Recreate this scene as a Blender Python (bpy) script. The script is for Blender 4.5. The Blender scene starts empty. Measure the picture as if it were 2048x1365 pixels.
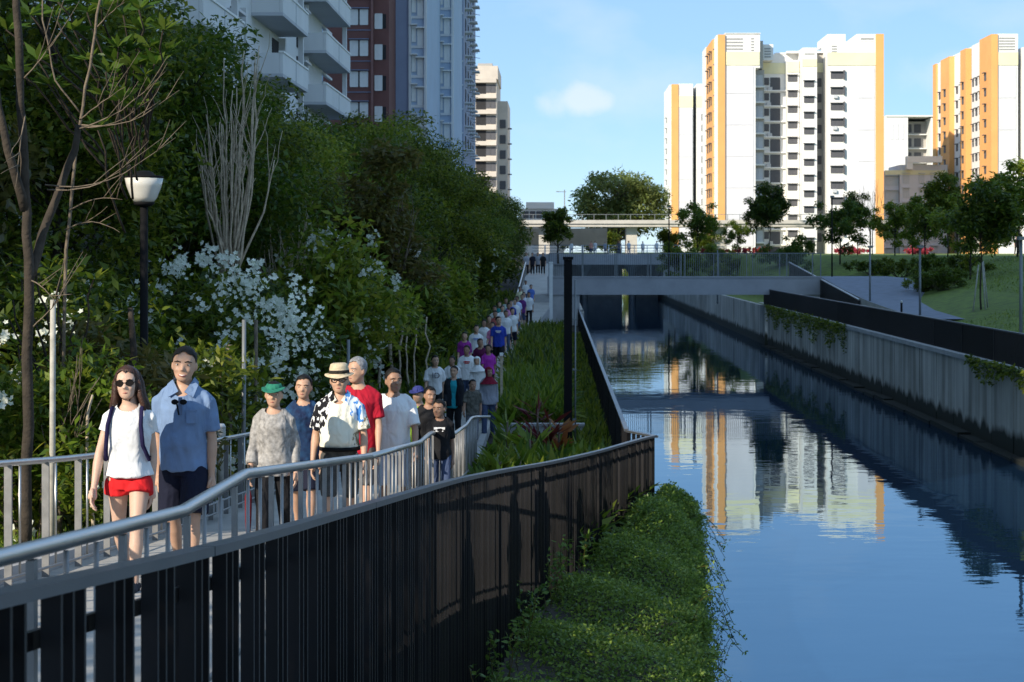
import bpy, bmesh, math, random
import numpy as np
from mathutils import Vector, Matrix

rad = math.radians
FPX = 3500.0            # focal length in photograph pixels
CAMZ = 5.5              # camera height above the canal water
scene = bpy.context.scene
COL = scene.collection

# ------------------------------------------------------------------ camera
cam = bpy.data.cameras.new('camera')
cam.sensor_width = 36.0
cam.lens = FPX / 2048 * 36.0
cam.shift_x = -91.0 / 2048
cam.shift_y = -177.5 / 2048
cam.clip_start = 0.2
cam.clip_end = 9000
cam.dof.use_dof = True
cam.dof.focus_distance = 15.0
cam.dof.aperture_fstop = 8.0
camo = bpy.data.objects.new('camera', cam)
camo.location = (0, 0, CAMZ)
camo.rotation_euler = (rad(90), 0, 0)
COL.objects.link(camo)
scene.camera = camo

# ------------------------------------------------------------------ sky and sun
SUN_AZ = 40.0           # degrees to the left of straight behind the camera
SUN_EL = 27.0
world = bpy.data.worlds.new('World')
scene.world = world
world.use_nodes = True
wn, wl = world.node_tree.nodes, world.node_tree.links
wn.clear()
sky = wn.new('ShaderNodeTexSky')
sky.sky_type = 'NISHITA'
sky.sun_disc = False
sky.sun_elevation = rad(SUN_EL)
sky.sun_rotation = rad(180 + SUN_AZ)
sky.air_density = 0.75
sky.dust_density = 0.0
sky.ozone_density = 3.5
hsv = wn.new('ShaderNodeHueSaturation')
hsv.inputs['Saturation'].default_value = 1.12
skyfill = wn.new('ShaderNodeMixRGB'); skyfill.inputs[0].default_value = 0.62
skyfill.inputs[2].default_value = (2.75, 4.45, 6.7, 1)      # pale blue mixed over the whole sky to lift the fill light
wl.new(hsv.outputs[0], skyfill.inputs[1])
wl.new(sky.outputs[0], hsv.inputs['Color'])
# soft clouds, by direction only
tc = wn.new('ShaderNodeTexCoord')
sep = wn.new('ShaderNodeSeparateXYZ')
wl.new(tc.outputs['Generated'], sep.inputs[0])
mp = wn.new('ShaderNodeMapping')
mp.inputs['Location'].default_value = (0.03, 0.0, 0.0)
mp.inputs['Scale'].default_value = (1.0, 1.0, 1.9)
wl.new(tc.outputs['Generated'], mp.inputs[0])
nz = wn.new('ShaderNodeTexNoise')
nz.inputs['Scale'].default_value = 9.0
nz.inputs['Detail'].default_value = 7.0
nz.inputs['Roughness'].default_value = 0.5
wl.new(mp.outputs[0], nz.inputs['Vector'])
cr = wn.new('ShaderNodeValToRGB')
cr.color_ramp.elements[0].position = 0.54
cr.color_ramp.elements[0].color = (0, 0, 0, 1)
cr.color_ramp.elements[1].position = 0.76
cr.color_ramp.elements[1].color = (1, 1, 1, 1)
wl.new(nz.outputs['Fac'], cr.inputs[0])
cmul = wn.new('ShaderNodeMath'); cmul.operation = 'MULTIPLY'
cmul.inputs[1].default_value = 0.30
wl.new(cr.outputs[0], cmul.inputs[0])
# the one low cumulus seen over the canal (a cloud at a fixed direction)
def world_blob(dx, dz, rx, rz):
    d = wn.new('ShaderNodeMapping'); d.vector_type = 'POINT'
    d.inputs['Location'].default_value = (-dx / rx, 0, -dz / rz)
    d.inputs['Scale'].default_value = (1 / rx, 0.0, 1 / rz)
    wl.new(tc.outputs['Generated'], d.inputs[0])
    nzb = wn.new('ShaderNodeTexNoise'); nzb.inputs['Scale'].default_value = 38.0
    nzb.inputs['Detail'].default_value = 6.0
    wl.new(tc.outputs['Generated'], nzb.inputs['Vector'])
    ln = wn.new('ShaderNodeVectorMath'); ln.operation = 'LENGTH'
    wl.new(d.outputs[0], ln.inputs[0])
    ad = wn.new('ShaderNodeMath'); ad.operation = 'MULTIPLY_ADD'
    ad.inputs[1].default_value = 1.5
    wl.new(nzb.outputs['Fac'], ad.inputs[0])
    wl.new(ln.outputs['Value'], ad.inputs[2])
    rg = wn.new('ShaderNodeMapRange')
    rg.inputs['From Min'].default_value = 1.75
    rg.inputs['From Max'].default_value = 1.05
    rg.interpolation_type = 'SMOOTHSTEP'
    wl.new(ad.outputs[0], rg.inputs['Value'])
    gt = wn.new('ShaderNodeMath'); gt.operation = 'GREATER_THAN'; gt.inputs[1].default_value = 0.2
    wl.new(sep.outputs['Y'], gt.inputs[0])
    mm = wn.new('ShaderNodeMath'); mm.operation = 'MULTIPLY'
    wl.new(rg.outputs[0], mm.inputs[0]); wl.new(gt.outputs[0], mm.inputs[1])
    m3 = wn.new('ShaderNodeMath'); m3.operation = 'MULTIPLY'; m3.inputs[1].default_value = 0.62
    wl.new(mm.outputs[0], m3.inputs[0])
    return m3
b1 = world_blob(0.012, 0.086, 0.030, 0.0125)
b2 = world_blob(0.215, 0.098, 0.035, 0.016)
mx1 = wn.new('ShaderNodeMath'); mx1.operation = 'MAXIMUM'
wl.new(b1.outputs[0], mx1.inputs[0]); wl.new(cmul.outputs[0], mx1.inputs[1])
b2s = wn.new('ShaderNodeMath'); b2s.operation = 'MULTIPLY'; b2s.inputs[1].default_value = 0.35
wl.new(b2.outputs[0], b2s.inputs[0])
mx2 = wn.new('ShaderNodeMath'); mx2.operation = 'MAXIMUM'
wl.new(mx1.outputs[0], mx2.inputs[0]); wl.new(b2s.outputs[0], mx2.inputs[1])
mixc = wn.new('ShaderNodeMixRGB')
mixc.inputs[2].default_value = (6.4, 6.5, 6.9, 1)
veil = wn.new('ShaderNodeMath'); veil.operation = 'MULTIPLY_ADD'; veil.use_clamp = True
veil.inputs[1].default_value = 0.82; veil.inputs[2].default_value = 0.02      # slight even whitening of the sky, added for fill light
wl.new(mx2.outputs[0], veil.inputs[0]); wl.new(veil.outputs[0], mixc.inputs[0])
wl.new(skyfill.outputs[0], mixc.inputs[1])
bg = wn.new('ShaderNodeBackground')
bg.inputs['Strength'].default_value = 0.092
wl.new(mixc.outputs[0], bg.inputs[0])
wo = wn.new('ShaderNodeOutputWorld')
wl.new(bg.outputs[0], wo.inputs[0])

sund = bpy.data.lights.new('sun', 'SUN')
sund.energy = 3.5
sund.angle = rad(0.53)
sund.color = (1.0, 0.90, 0.74)
suno = bpy.data.objects.new('sun', sund)
_sd = Vector((-math.sin(rad(SUN_AZ)) * math.cos(rad(SUN_EL)), -math.cos(rad(SUN_AZ)) * math.cos(rad(SUN_EL)), math.sin(rad(SUN_EL))))
suno.rotation_euler = _sd.to_track_quat('Z', 'Y').to_euler()
suno.location = (-60, -60, 80)
COL.objects.link(suno)

vs = scene.view_settings
vs.view_transform = 'Standard'
vs.look = 'None'
vs.exposure = 0.78
vs.gamma = 1.0
vs.use_curve_mapping = False
scene.render.film_transparent = False
cy = scene.cycles
cy.max_bounces = 8
cy.diffuse_bounces = 3
cy.glossy_bounces = 4
cy.transmission_bounces = 4
cy.transparent_max_bounces = 8
cy.sample_clamp_indirect = 4.0
cy.use_denoising = True

# ------------------------------------------------------------------ helpers
def interp(tab, t):
    if t <= tab[0][0]: return tab[0][1]
    for (a, va), (b, vb) in zip(tab, tab[1:]):
        if t <= b:
            k = (t - a) / (b - a)
            return va + (vb - va) * k
    return tab[-1][1]

PATH_Z = [(-30, 4.6), (0, 4.15), (4.87, 3.70), (7.23, 3.48), (8.68, 3.42), (14.5, 2.86), (19.7, 2.41), (23.1, 2.17), (29.6, 1.65), (34, 1.30), (55, 1.55), (90, 1.70), (122, 3.80), (150, 3.8), (230, 4.4), (900, 5.2)]
def path_z(D): return interp(PATH_Z, D)
def PX(x, D): return (x - 1115.0) * D / FPX
def PZ(y, D): return CAMZ - (y - 505.0) * D / FPX
ORG = {}
def empty(name, label, cat, loc=(0, 0, 0), group=None, rotz=0.0, kind=None):
    o = bpy.data.objects.new(name, None)
    COL.objects.link(o)
    o.location = loc
    o.rotation_euler = (0, 0, rotz)
    o.empty_display_size = 0.2
    tag(o, label, cat, group, kind)
    ORG[o.name] = Vector(loc)
    return o
def tag(o, label=None, cat=None, group=None, kind=None):
    if label: o['label'] = label
    if cat: o['category'] = cat
    if group: o['group'] = group
    if kind: o['kind'] = kind
    return o
def link(name, me, mats, parent=None, smooth=False):
    o = bpy.data.objects.new(name, me)
    COL.objects.link(o)
    if mats is not None and len(me.materials) == 0:
        for m in (mats if isinstance(mats, (list, tuple)) else [mats]): me.materials.append(m)
    if smooth:
        me.polygons.foreach_set('use_smooth', np.ones(len(me.polygons), dtype=bool))
    if parent is not None:
        o.parent = parent
        ORG[o.name] = ORG.get(parent.name, Vector((0, 0, 0)))
    else:
        ORG[o.name] = Vector((0, 0, 0))
    return o
class MB:
    def __init__(s): s.v = []; s.f = []; s.m = []; s.sm = []
    def quad(s, a, b, c, d, m=0):
        n = len(s.v); s.v += [tuple(a), tuple(b), tuple(c), tuple(d)]; s.f.append((n, n + 1, n + 2, n + 3)); s.m.append(m); s.sm.append(False)
    def poly(s, pts, m=0):
        n = len(s.v); s.v += [tuple(p) for p in pts]; s.f.append(tuple(range(n, n + len(pts)))); s.m.append(m); s.sm.append(False)
    def box(s, x0, x1, y0, y1, z0, z1, m=0):
        n = len(s.v)
        s.v += [(x0, y0, z0), (x1, y0, z0), (x1, y1, z0), (x0, y1, z0), (x0, y0, z1), (x1, y0, z1), (x1, y1, z1), (x0, y1, z1)]
        for f in ((0, 3, 2, 1), (4, 5, 6, 7), (0, 1, 5, 4), (1, 2, 6, 5), (2, 3, 7, 6), (3, 0, 4, 7)):
            s.f.append(tuple(n + i for i in f)); s.m.append(m); s.sm.append(False)
        return s
    def bar(s, p, q, w, h, m=0, up=(0, 0, 1)):
        p, q = Vector(p), Vector(q); d = (q - p).normalized(); up = Vector(up)
        sx = d.cross(up)
        if sx.length < 1e-4: sx = d.cross(Vector((1, 0, 0)))
        sx.normalize(); u = sx.cross(d)
        n = len(s.v)
        for e in (p, q):
            for a, b in ((-1, -1), (1, -1), (1, 1), (-1, 1)):
                s.v.append(tuple(e + sx * (a * w / 2) + u * (b * h / 2)))
        for f in ((0, 1, 2, 3), (7, 6, 5, 4), (0, 4, 5, 1), (1, 5, 6, 2), (2, 6, 7, 3), (3, 7, 4, 0)):
            s.f.append(tuple(n + i for i in f)); s.m.append(m); s.sm.append(False)
        return s
    def tube(s, pts, rr, seg=8, m=0, ecc=1.0, ref=(0, 1, 0.01), smooth=True):
        # swept tube; ecc scales the radius across `ref` (depth)
        pts = [Vector(p) for p in pts]
        if not isinstance(rr, (list, tuple)): rr = [rr] * len(pts)
        n0 = len(s.v); N = len(pts); ref = Vector(ref)
        for i, p in enumerate(pts):
            d = (pts[min(i + 1, N - 1)] - pts[max(i - 1, 0)])
            if d.length < 1e-9: d = Vector((0, 0, 1))
            d.normalize()
            a = d.cross(ref)
            if a.length < 1e-3: a = d.cross(Vector((1, 0, 0)))
            a.normalize(); b = a.cross(d); r = rr[i]
            e = ecc[i] if isinstance(ecc, (list, tuple)) else ecc
            for k in range(seg):
                t = 2 * math.pi * k / seg
                s.v.append(tuple(p + a * (r * math.cos(t)) + b * (r * e * math.sin(t))))
        for i in range(N - 1):
            for k in range(seg):
                k2 = (k + 1) % seg
                s.f.append((n0 + i * seg + k, n0 + i * seg + k2, n0 + (i + 1) * seg + k2, n0 + (i + 1) * seg + k)); s.m.append(m); s.sm.append(smooth)
        s.f.append(tuple(n0 + k for k in range(seg))[::-1]); s.m.append(m); s.sm.append(False)
        s.f.append(tuple(n0 + (N - 1) * seg + k for k in range(seg))); s.m.append(m); s.sm.append(False)
        return s
    def rings(s, rings, seg=16, m=0, smooth=True):
        # rings: (cx, cy, cz, rx, ry) stacked upward
        n0 = len(s.v)
        for (cx, cy_, cz, rx, ry) in rings:
            for k in range(seg):
                t = 2 * math.pi * k / seg
                s.v.append((cx + rx * math.cos(t), cy_ + ry * math.sin(t), cz))
        for i in range(len(rings) - 1):
            for k in range(seg):
                k2 = (k + 1) % seg
                s.f.append((n0 + i * seg + k, n0 + i * seg + k2, n0 + (i + 1) * seg + k2, n0 + (i + 1) * seg + k)); s.m.append(m); s.sm.append(smooth)
        s.f.append(tuple(n0 + k for k in range(seg))[::-1]); s.m.append(m); s.sm.append(False)
        s.f.append(tuple(n0 + (len(rings) - 1) * seg + k for k in range(seg))); s.m.append(m); s.sm.append(False)
        return s
    def ball(s, c, r, seg=10, m=0):
        c = Vector(c); rx, ry, rz = r if isinstance(r, (list, tuple)) else (r, r, r)
        R = []
        n = max(4, seg // 2 + 1)
        for i in range(n):
            a = -math.pi / 2 + math.pi * (i + 0.25) / (n - 0.5)
            R.append((c.x, c.y, c.z + rz * math.sin(a), rx * math.cos(a), ry * math.cos(a)))
        return s.rings(R, seg, m)
    def mesh(s, name, org=(0, 0, 0)):
        me = bpy.data.meshes.new(name)
        o = Vector(org)
        me.from_pydata([(x - o.x, y - o.y, z - o.z) for x, y, z in s.v], [], s.f)
        me.polygons.foreach_set('material_index', s.m)
        me.polygons.foreach_set('use_smooth', s.sm)
        me.update()
        return me
    def build(s, name, mats, parent=None, org=None):
        o = ORG.get(parent.name, Vector((0, 0, 0))) if parent is not None else (org or Vector((0, 0, 0)))
        ob = link(name, s.mesh(name, o), mats, parent)
        if parent is None and org is not None:
            ob.location = org; ORG[ob.name] = Vector(org)
        return ob
def put(name, me, mats, parent, loc, rotz=0.0, scale=None):
    """A copy of a shared mesh set at a world place under its thing."""
    o = bpy.data.objects.new(name, me)
    COL.objects.link(o)
    if len(me.materials) == 0:
        for m in (mats if isinstance(mats, (list, tuple)) else [mats]): me.materials.append(m)
    if parent is not None:
        o.parent = parent
        o.location = Vector(loc) - ORG.get(parent.name, Vector((0, 0, 0)))
    else:
        o.location = loc
    o.rotation_euler = (0, 0, rotz)
    if scale: o.scale = scale
    ORG[o.name] = Vector(loc)
    return o
def copy_tree(root, loc, rotz=0.0, scale=1.0, label=None, group=None):
    r = root.copy(); COL.objects.link(r)
    r.location = loc; r.rotation_euler = (0, 0, rotz)
    r.scale = (scale, scale, scale) if not isinstance(scale, tuple) else scale
    if label: r['label'] = label
    if group: r['group'] = group
    for ch in list(root.children):
        c = ch.copy(); COL.objects.link(c); c.parent = r
        for g in list(ch.children):
            d = g.copy(); COL.objects.link(d); d.parent = c
    return r

# ------------------------------------------------------------------ materials
def mat(name, col, rough=0.7, metal=0.0, var=0.12, nscale=3.0, bump=0.0, bscale=40.0, spec=0.4, col2=None, stretch=(1, 1, 1), detail=6):
    m = bpy.data.materials.new(name); m.use_nodes = True
    n, l = m.node_tree.nodes, m.node_tree.links
    b = n['Principled BSDF']
    b.inputs['Roughness'].default_value = rough
    b.inputs['Metallic'].default_value = metal
    b.inputs['Specular IOR Level'].default_value = spec
    c = (*col, 1)
    if var > 0 or col2:
        t = n.new('ShaderNodeTexCoord'); mpn = n.new('ShaderNodeMapping')
        mpn.inputs['Scale'].default_value = stretch
        l.new(t.outputs['Object'], mpn.inputs[0])
        nn = n.new('ShaderNodeTexNoise'); nn.inputs['Scale'].default_value = nscale; nn.inputs['Detail'].default_value = detail
        nn.inputs['Roughness'].default_value = 0.62
        l.new(mpn.outputs[0], nn.inputs['Vector'])
        r = n.new('ShaderNodeValToRGB')
        r.color_ramp.elements[0].position = 0.32; r.color_ramp.elements[1].position = 0.68
        if col2:
            r.color_ramp.elements[0].color = c; r.color_ramp.elements[1].color = (*col2, 1)
        else:
            r.color_ramp.elements[0].color = tuple(x * (1 - var) for x in col) + (1,)
            r.color_ramp.elements[1].color = tuple(min(1, x * (1 + var)) for x in col) + (1,)
        l.new(nn.outputs['Fac'], r.inputs[0]); l.new(r.outputs[0], b.inputs['Base Color'])
        rr = n.new('ShaderNodeMapRange'); rr.inputs['To Min'].default_value = max(0.02, rough - 0.1); rr.inputs['To Max'].default_value = min(1, rough + 0.1)
        l.new(nn.outputs['Fac'], rr.inputs['Value']); l.new(rr.outputs[0], b.inputs['Roughness'])
    else:
        b.inputs['Base Color'].default_value = c
    if bump > 0:
        t2 = n.new('ShaderNodeTexCoord'); n2 = n.new('ShaderNodeTexNoise'); n2.inputs['Scale'].default_value = bscale; n2.inputs['Detail'].default_value = 5
        l.new(t2.outputs['Object'], n2.inputs['Vector'])
        bp = n.new('ShaderNodeBump'); bp.inputs['Strength'].default_value = bump; bp.inputs['Distance'].default_value = 0.02
        l.new(n2.outputs['Fac'], bp.inputs['Height']); l.new(bp.outputs[0], b.inputs['Normal'])
    return m
def leafmat(name, cols, trans=0.42, rough=0.45, spec=0.35):
    """Foliage: colour differs leaf by leaf, part of the light passes through."""
    m = bpy.data.materials.new(name); m.use_nodes = True
    n, l = m.node_tree.nodes, m.node_tree.links
    b = n['Principled BSDF']; b.inputs['Roughness'].default_value = rough; b.inputs['Specular IOR Level'].default_value = spec
    g = n.new('ShaderNodeNewGeometry'); r = n.new('ShaderNodeValToRGB')
    e = r.color_ramp.elements
    while len(e) < len(cols): e.new(0.5)
    for i, c in enumerate(cols):
        e[i].position = i / max(1, len(cols) - 1); e[i].color = (*c, 1)
    oi = n.new('ShaderNodeObjectInfo'); hv = n.new('ShaderNodeHueSaturation')
    mv = n.new('ShaderNodeMapRange'); mv.inputs['To Min'].default_value = 0.72; mv.inputs['To Max'].default_value = 1.35
    mh = n.new('ShaderNodeMapRange'); mh.inputs['To Min'].default_value = 0.515; mh.inputs['To Max'].default_value = 0.48
    l.new(oi.outputs['Random'], mv.inputs[0]); l.new(oi.outputs['Random'], mh.inputs[0]); l.new(mv.outputs[0], hv.inputs['Value']); l.new(mh.outputs[0], hv.inputs['Hue'])
    l.new(g.outputs['Random Per Island'], r.inputs[0]); l.new(r.outputs[0], hv.inputs['Color']); r = hv; l.new(r.outputs[0], b.inputs['Base Color'])
    if trans > 0:
        tr = n.new('ShaderNodeBsdfTranslucent'); hs = n.new('ShaderNodeHueSaturation'); hs.inputs['Value'].default_value = 1.5; hs.inputs['Hue'].default_value = 0.485
        l.new(r.outputs[0], hs.inputs['Color']); l.new(hs.outputs[0], tr.inputs[0])
        mx = n.new('ShaderNodeMixShader'); mx.inputs[0].default_value = trans
        l.new(b.outputs[0], mx.inputs[1]); l.new(tr.outputs[0], mx.inputs[2]); l.new(mx.outputs[0], n['Material Output'].inputs[0])
    return m

M = {}
M['grass'] = mat('grass_ground', (0.12, 0.165, 0.022), 0.9, var=0.45, nscale=2.5, bump=0.6, bscale=30)
M['soil'] = mat('dark_soil', (0.035, 0.028, 0.02), 0.95, var=0.4, nscale=4, bump=0.6, bscale=20)
M['path'] = mat('path_concrete', (0.40, 0.38, 0.35), 0.85, var=0.16, nscale=1.4, bump=0.15, bscale=60)
M['concrete'] = mat('grey_concrete', (0.40, 0.39, 0.385), 0.85, var=0.18, nscale=1.2, bump=0.15, bscale=30)
M['bridge'] = mat('bridge_concrete', (0.38, 0.375, 0.39), 0.8, var=0.10, nscale=0.9)
M['paleconcrete'] = mat('pale_concrete', (0.50, 0.47, 0.42), 0.85, var=0.12, nscale=0.6)
M['asphalt'] = mat('blue_grey_path', (0.19, 0.21, 0.26), 0.9, var=0.15, nscale=2)
M['fence'] = mat('dark_fence_metal', (0.012, 0.011, 0.012), 0.45, metal=0.35, var=0.25, nscale=5, stretch=(1, 1, 0.25))
M['toprail'] = mat('fence_cap_metal', (0.13, 0.137, 0.15), 0.38, metal=0.6, var=0.12, nscale=6)
M['steel'] = mat('brushed_steel', (0.55, 0.54, 0.52), 0.36, metal=0.9, var=0.03, nscale=3, detail=2)
M['steeldull'] = mat('dull_steel', (0.30, 0.295, 0.29), 0.5, metal=0.6, var=0.12, nscale=9)
M['black'] = mat('black_paint', (0.007, 0.007, 0.008), 0.75, var=0.2, spec=0.15)
M['greypole'] = mat('grey_pole', (0.20, 0.215, 0.22), 0.5, metal=0.3, var=0.1)
M['whitepaint'] = mat('white_paint', (0.78, 0.78, 0.76), 0.6, var=0.04)
M['lampglass'] = mat('frosted_lamp', (0.62, 0.60, 0.55), 0.25, var=0.08, spec=0.6)
M['stake'] = mat('weathered_stake', (0.42, 0.40, 0.35), 0.85, var=0.25, nscale=8)
M['bark'] = mat('grey_bark', (0.16, 0.125, 0.09), 0.92, var=0.4, nscale=7, bump=0.7, bscale=25)
M['barkdark'] = mat('dark_bark', (0.045, 0.035, 0.026), 0.95, var=0.4, nscale=7, bump=0.7, bscale=25)
M['barkpale'] = mat('pale_bark', (0.48, 0.39, 0.29), 0.88, var=0.35, nscale=9, bump=0.4, bscale=25)
M['leaf_dark'] = leafmat('leaf_dark', [(0.014, 0.032, 0.004), (0.055, 0.10, 0.009), (0.105, 0.15, 0.012), (0.17, 0.19, 0.022)])
M['leaf_mid'] = leafmat('leaf_mid', [(0.030, 0.070, 0.007), (0.08, 0.145, 0.012), (0.13, 0.19, 0.017), (0.20, 0.22, 0.028)])
M['leaf_rain'] = leafmat('leaf_rain', [(0.09, 0.13, 0.035), (0.16, 0.21, 0.055), (0.22, 0.26, 0.08)])
M['leaf_yellow'] = leafmat('leaf_yellow', [(0.06, 0.11, 0.012), (0.11, 0.16, 0.018), (0.18, 0.20, 0.03)])
M['leaf_brown'] = leafmat('leaf_brown', [(0.05, 0.065, 0.012), (0.10, 0.095, 0.02), (0.15, 0.125, 0.028)])
M['leaf_big'] = leafmat('leaf_big', [(0.05, 0.11, 0.012), (0.10, 0.17, 0.02), (0.16, 0.21, 0.03)], rough=0.35)
M['leaf_strap'] = leafmat('leaf_strap', [(0.04, 0.085, 0.009), (0.08, 0.145, 0.014), (0.13, 0.19, 0.018), (0.20, 0.24, 0.03)], rough=0.38)
M['leaf_vine'] = leafmat('leaf_vine', [(0.045, 0.10, 0.016), (0.08, 0.15, 0.024), (0.12, 0.20, 0.032), (0.17, 0.26, 0.05)], rough=0.42)
M['leaf_red'] = leafmat('leaf_red', [(0.05, 0.012, 0.010), (0.10, 0.02, 0.015), (0.16, 0.04, 0.02)], rough=0.35)
M['leaf_orange'] = leafmat('leaf_orange', [(0.42, 0.14, 0.03), (0.5, 0.2, 0.08), (0.36, 0.07, 0.03)])
M['flower_white'] = leafmat('flower_white', [(0.58, 0.62, 0.52), (0.74, 0.76, 0.68), (0.50, 0.55, 0.42)], trans=0.25, rough=0.6)
M['flower_red'] = leafmat('flower_red', [(0.30, 0.02, 0.03), (0.40, 0.04, 0.04), (0.05, 0.08, 0.02)], trans=0.2, rough=0.6)
def vary_by_object(m, lo, hi):
    n, l = m.node_tree.nodes, m.node_tree.links; b = n['Principled BSDF']
    oi = n.new('ShaderNodeObjectInfo'); mr = n.new('ShaderNodeMapRange'); mr.inputs['To Min'].default_value = lo; mr.inputs['To Max'].default_value = hi
    h = n.new('ShaderNodeHueSaturation'); l.new(oi.outputs['Random'], mr.inputs[0]); l.new(mr.outputs[0], h.inputs['Value'])
    src = b.inputs['Base Color'].links[0].from_socket; l.new(src, h.inputs['Color']); l.new(h.outputs[0], b.inputs['Base Color'])
vary_by_object(M['fence'], 0.5, 1.5)  # random picket tone stands in for highlight streaks
# ------------------------------------------------------------------ leaf tools
def leaf_mesh(name, C, size, seed, aspect=0.45, bias=(0, 0, 0.2), flat=0.6, sizevar=0.4, dirs=None):
    """One mesh of N separate leaf blades (a folded diamond each)."""
    r = np.random.default_rng(seed); N = len(C)
    d = r.normal(size=(N, 3)) * np.array([1, 1, flat]) + np.array(bias) if dirs is None else dirs
    d /= np.linalg.norm(d, axis=1)[:, None] + 1e-9
    up = r.normal(size=(N, 3)) * 0.6 + np.array([0, 0, 1.0])
    s = np.cross(d, up); s /= np.linalg.norm(s, axis=1)[:, None] + 1e-9
    nn = np.cross(s, d)
    L = size * (1 + sizevar * (r.random(N) * 2 - 1))[:, None]; W = L * aspect
    V = np.empty((N, 4, 3))
    V[:, 0] = C
    V[:, 1] = C + d * L * 0.45 + s * W * 0.5 + nn * W * 0.14
    V[:, 2] = C + d * L
    V[:, 3] = C + d * L * 0.45 - s * W * 0.5 + nn * W * 0.14
    return quads_mesh(name, V.reshape(-1, 3), N)
def quads_mesh(name, V, N):
    me = bpy.data.meshes.new(name)
    me.vertices.add(N * 4); me.vertices.foreach_set('co', V.astype(np.float32).ravel())
    me.loops.add(N * 4); me.loops.foreach_set('vertex_index', np.arange(N * 4, dtype=np.int32))
    me.polygons.add(N)
    me.polygons.foreach_set('loop_start', np.arange(0, N * 4, 4, dtype=np.int32))
    me.polygons.foreach_set('loop_total', np.full(N, 4, dtype=np.int32))
    me.update(); me.validate()
    return me
def crown_points(r, n, c, R, K, cr, shell=0.55):
    """Leaf places gathered in K uneven clumps inside an ellipsoid."""
    u = r.normal(size=(K, 3)); u /= np.linalg.norm(u, axis=1)[:, None]
    rr = shell + (1 - shell) * r.random(K)
    rr[: K // 4] *= r.random(K // 4)
    cc = np.array(c) + u * rr[:, None] * np.array(R)
    w = r.random(K) * 0.9 + 0.35
    idx = r.choice(K, n, p=w / w.sum())
    v = r.normal(size=(n, 3)); v /= np.linalg.norm(v, axis=1)[:, None]
    rad_ = cr * (0.55 + 0.75 * w[idx]) * (r.random(n) ** 0.45)
    p = cc[idx] + v * rad_[:, None] * np.array([1, 1, 0.75])
    return p, cc
def curve_pts(a, b, n, rnd, wob, lift=0.0):
    a, b = Vector(a), Vector(b); L = (b - a).length; out = []
    for i in range(n + 1):
        t = i / n
        p = a.lerp(b, t) + Vector((0, 0, lift * L * math.sin(t * math.pi)))
        if 0 < i: p += Vector((rnd.uniform(-1, 1), rnd.uniform(-1, 1), rnd.uniform(-1, 1) * 0.4)) * wob * L * (0.3 + 0.7 * t) * (1 if i < n else 0.3)
        out.append(p)
    return out
# ================================================================== SETTING
rnd = random.Random(5)
CANAL_L, CANAL_R = 1.55, 12.3
# --- far ground sheet to the horizon (below everything near) with the canal left open
def strip_ground(name, xs, ds, zf, m, label):
    mb = MB(); nx = len(xs)
    for d in ds:
        for x in xs: mb.v.append((x, d, zf(x, d)))
    for i in range(len(ds) - 1):
        for j in range(nx - 1):
            mb.f.append((i * nx + j, i * nx + j + 1, (i + 1) * nx + j + 1, (i + 1) * nx + j)); mb.m.append(0); mb.sm.append(True)
    return tag(mb.build(name, m), label, 'ground', kind='structure')
def left_z(x, d):
    z = path_z(d) - 0.16 if d < 34 else 1.14 + max(0, d - 34) * 0.010
    if x > -1.75: z = min(z, 1.15 if d < 95 else 1.15 + (d - 95) * 0.005)
    if x > 1.0 and d < 31: return -1.1
    if x < -6: z += min(2.0, (-6 - x) * 0.10)
    return z
def left_planted_z(x, d):
    z = left_z(x, d)
    if -1.75 >= x > -4.4: z = z - 0.12
    return z
DS = [-120, -60, -30, -10, 0, 4, 8, 12, 16, 20, 24, 28, 32, 36, 45, 55, 70, 85, 100, 120, 150, 200, 300, 430]
strip_ground('ground', [-2600, -600, -120, -40, -20, -12, -8, -6, -4.45, -4.35, -3.6, -3.2, -2.8, -2.4, -1.80, -1.74, 0, CANAL_L], DS, left_planted_z, M['soil'], 'dark planted ground along the left side of the canal')
def right_z(x, d):
    base = 2.28 + max(0, d - 110) * 0.004
    if x <= 14.6: z = 2.28
    else: z = 2.28 + (x - 14.6) * 0.215
    top = 5.25
    if d > 115: z = max(z, min(top, 2.28 + (d - 115) * 0.12 + (x - 14.6) * 0.215)) if x > 14.6 else z
    return min(z, top)
strip_ground('ground', [CANAL_R + 0.28, 13.0, 14.6, 15.2, 17, 19, 21, 23, 25, 27, 28.5, 29.5, 34, 60, 150, 700, 2600], [-120, -40, 0, 20, 40, 55, 70, 80, 90, 100, 115, 130, 145, 160, 200, 300, 430], right_z, M['grass'], 'grassy bank rising to the right of the canal')
mbg = MB(); mbg.quad((-2600, 430, 5.2), (2600, 430, 5.2), (2600, 6000, 5.2), (-2600, 6000, 5.2)); mbg.quad((CANAL_L - 0.1, 430, -1), (CANAL_R + 0.3, 430, -1), (CANAL_R + 0.3, 430, 5.2), (CANAL_L - 0.1, 430, 5.2))
tag(mbg.build('ground', M['grass']), 'flat grassy land far beyond the end of the canal', 'ground', kind='structure')

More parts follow.
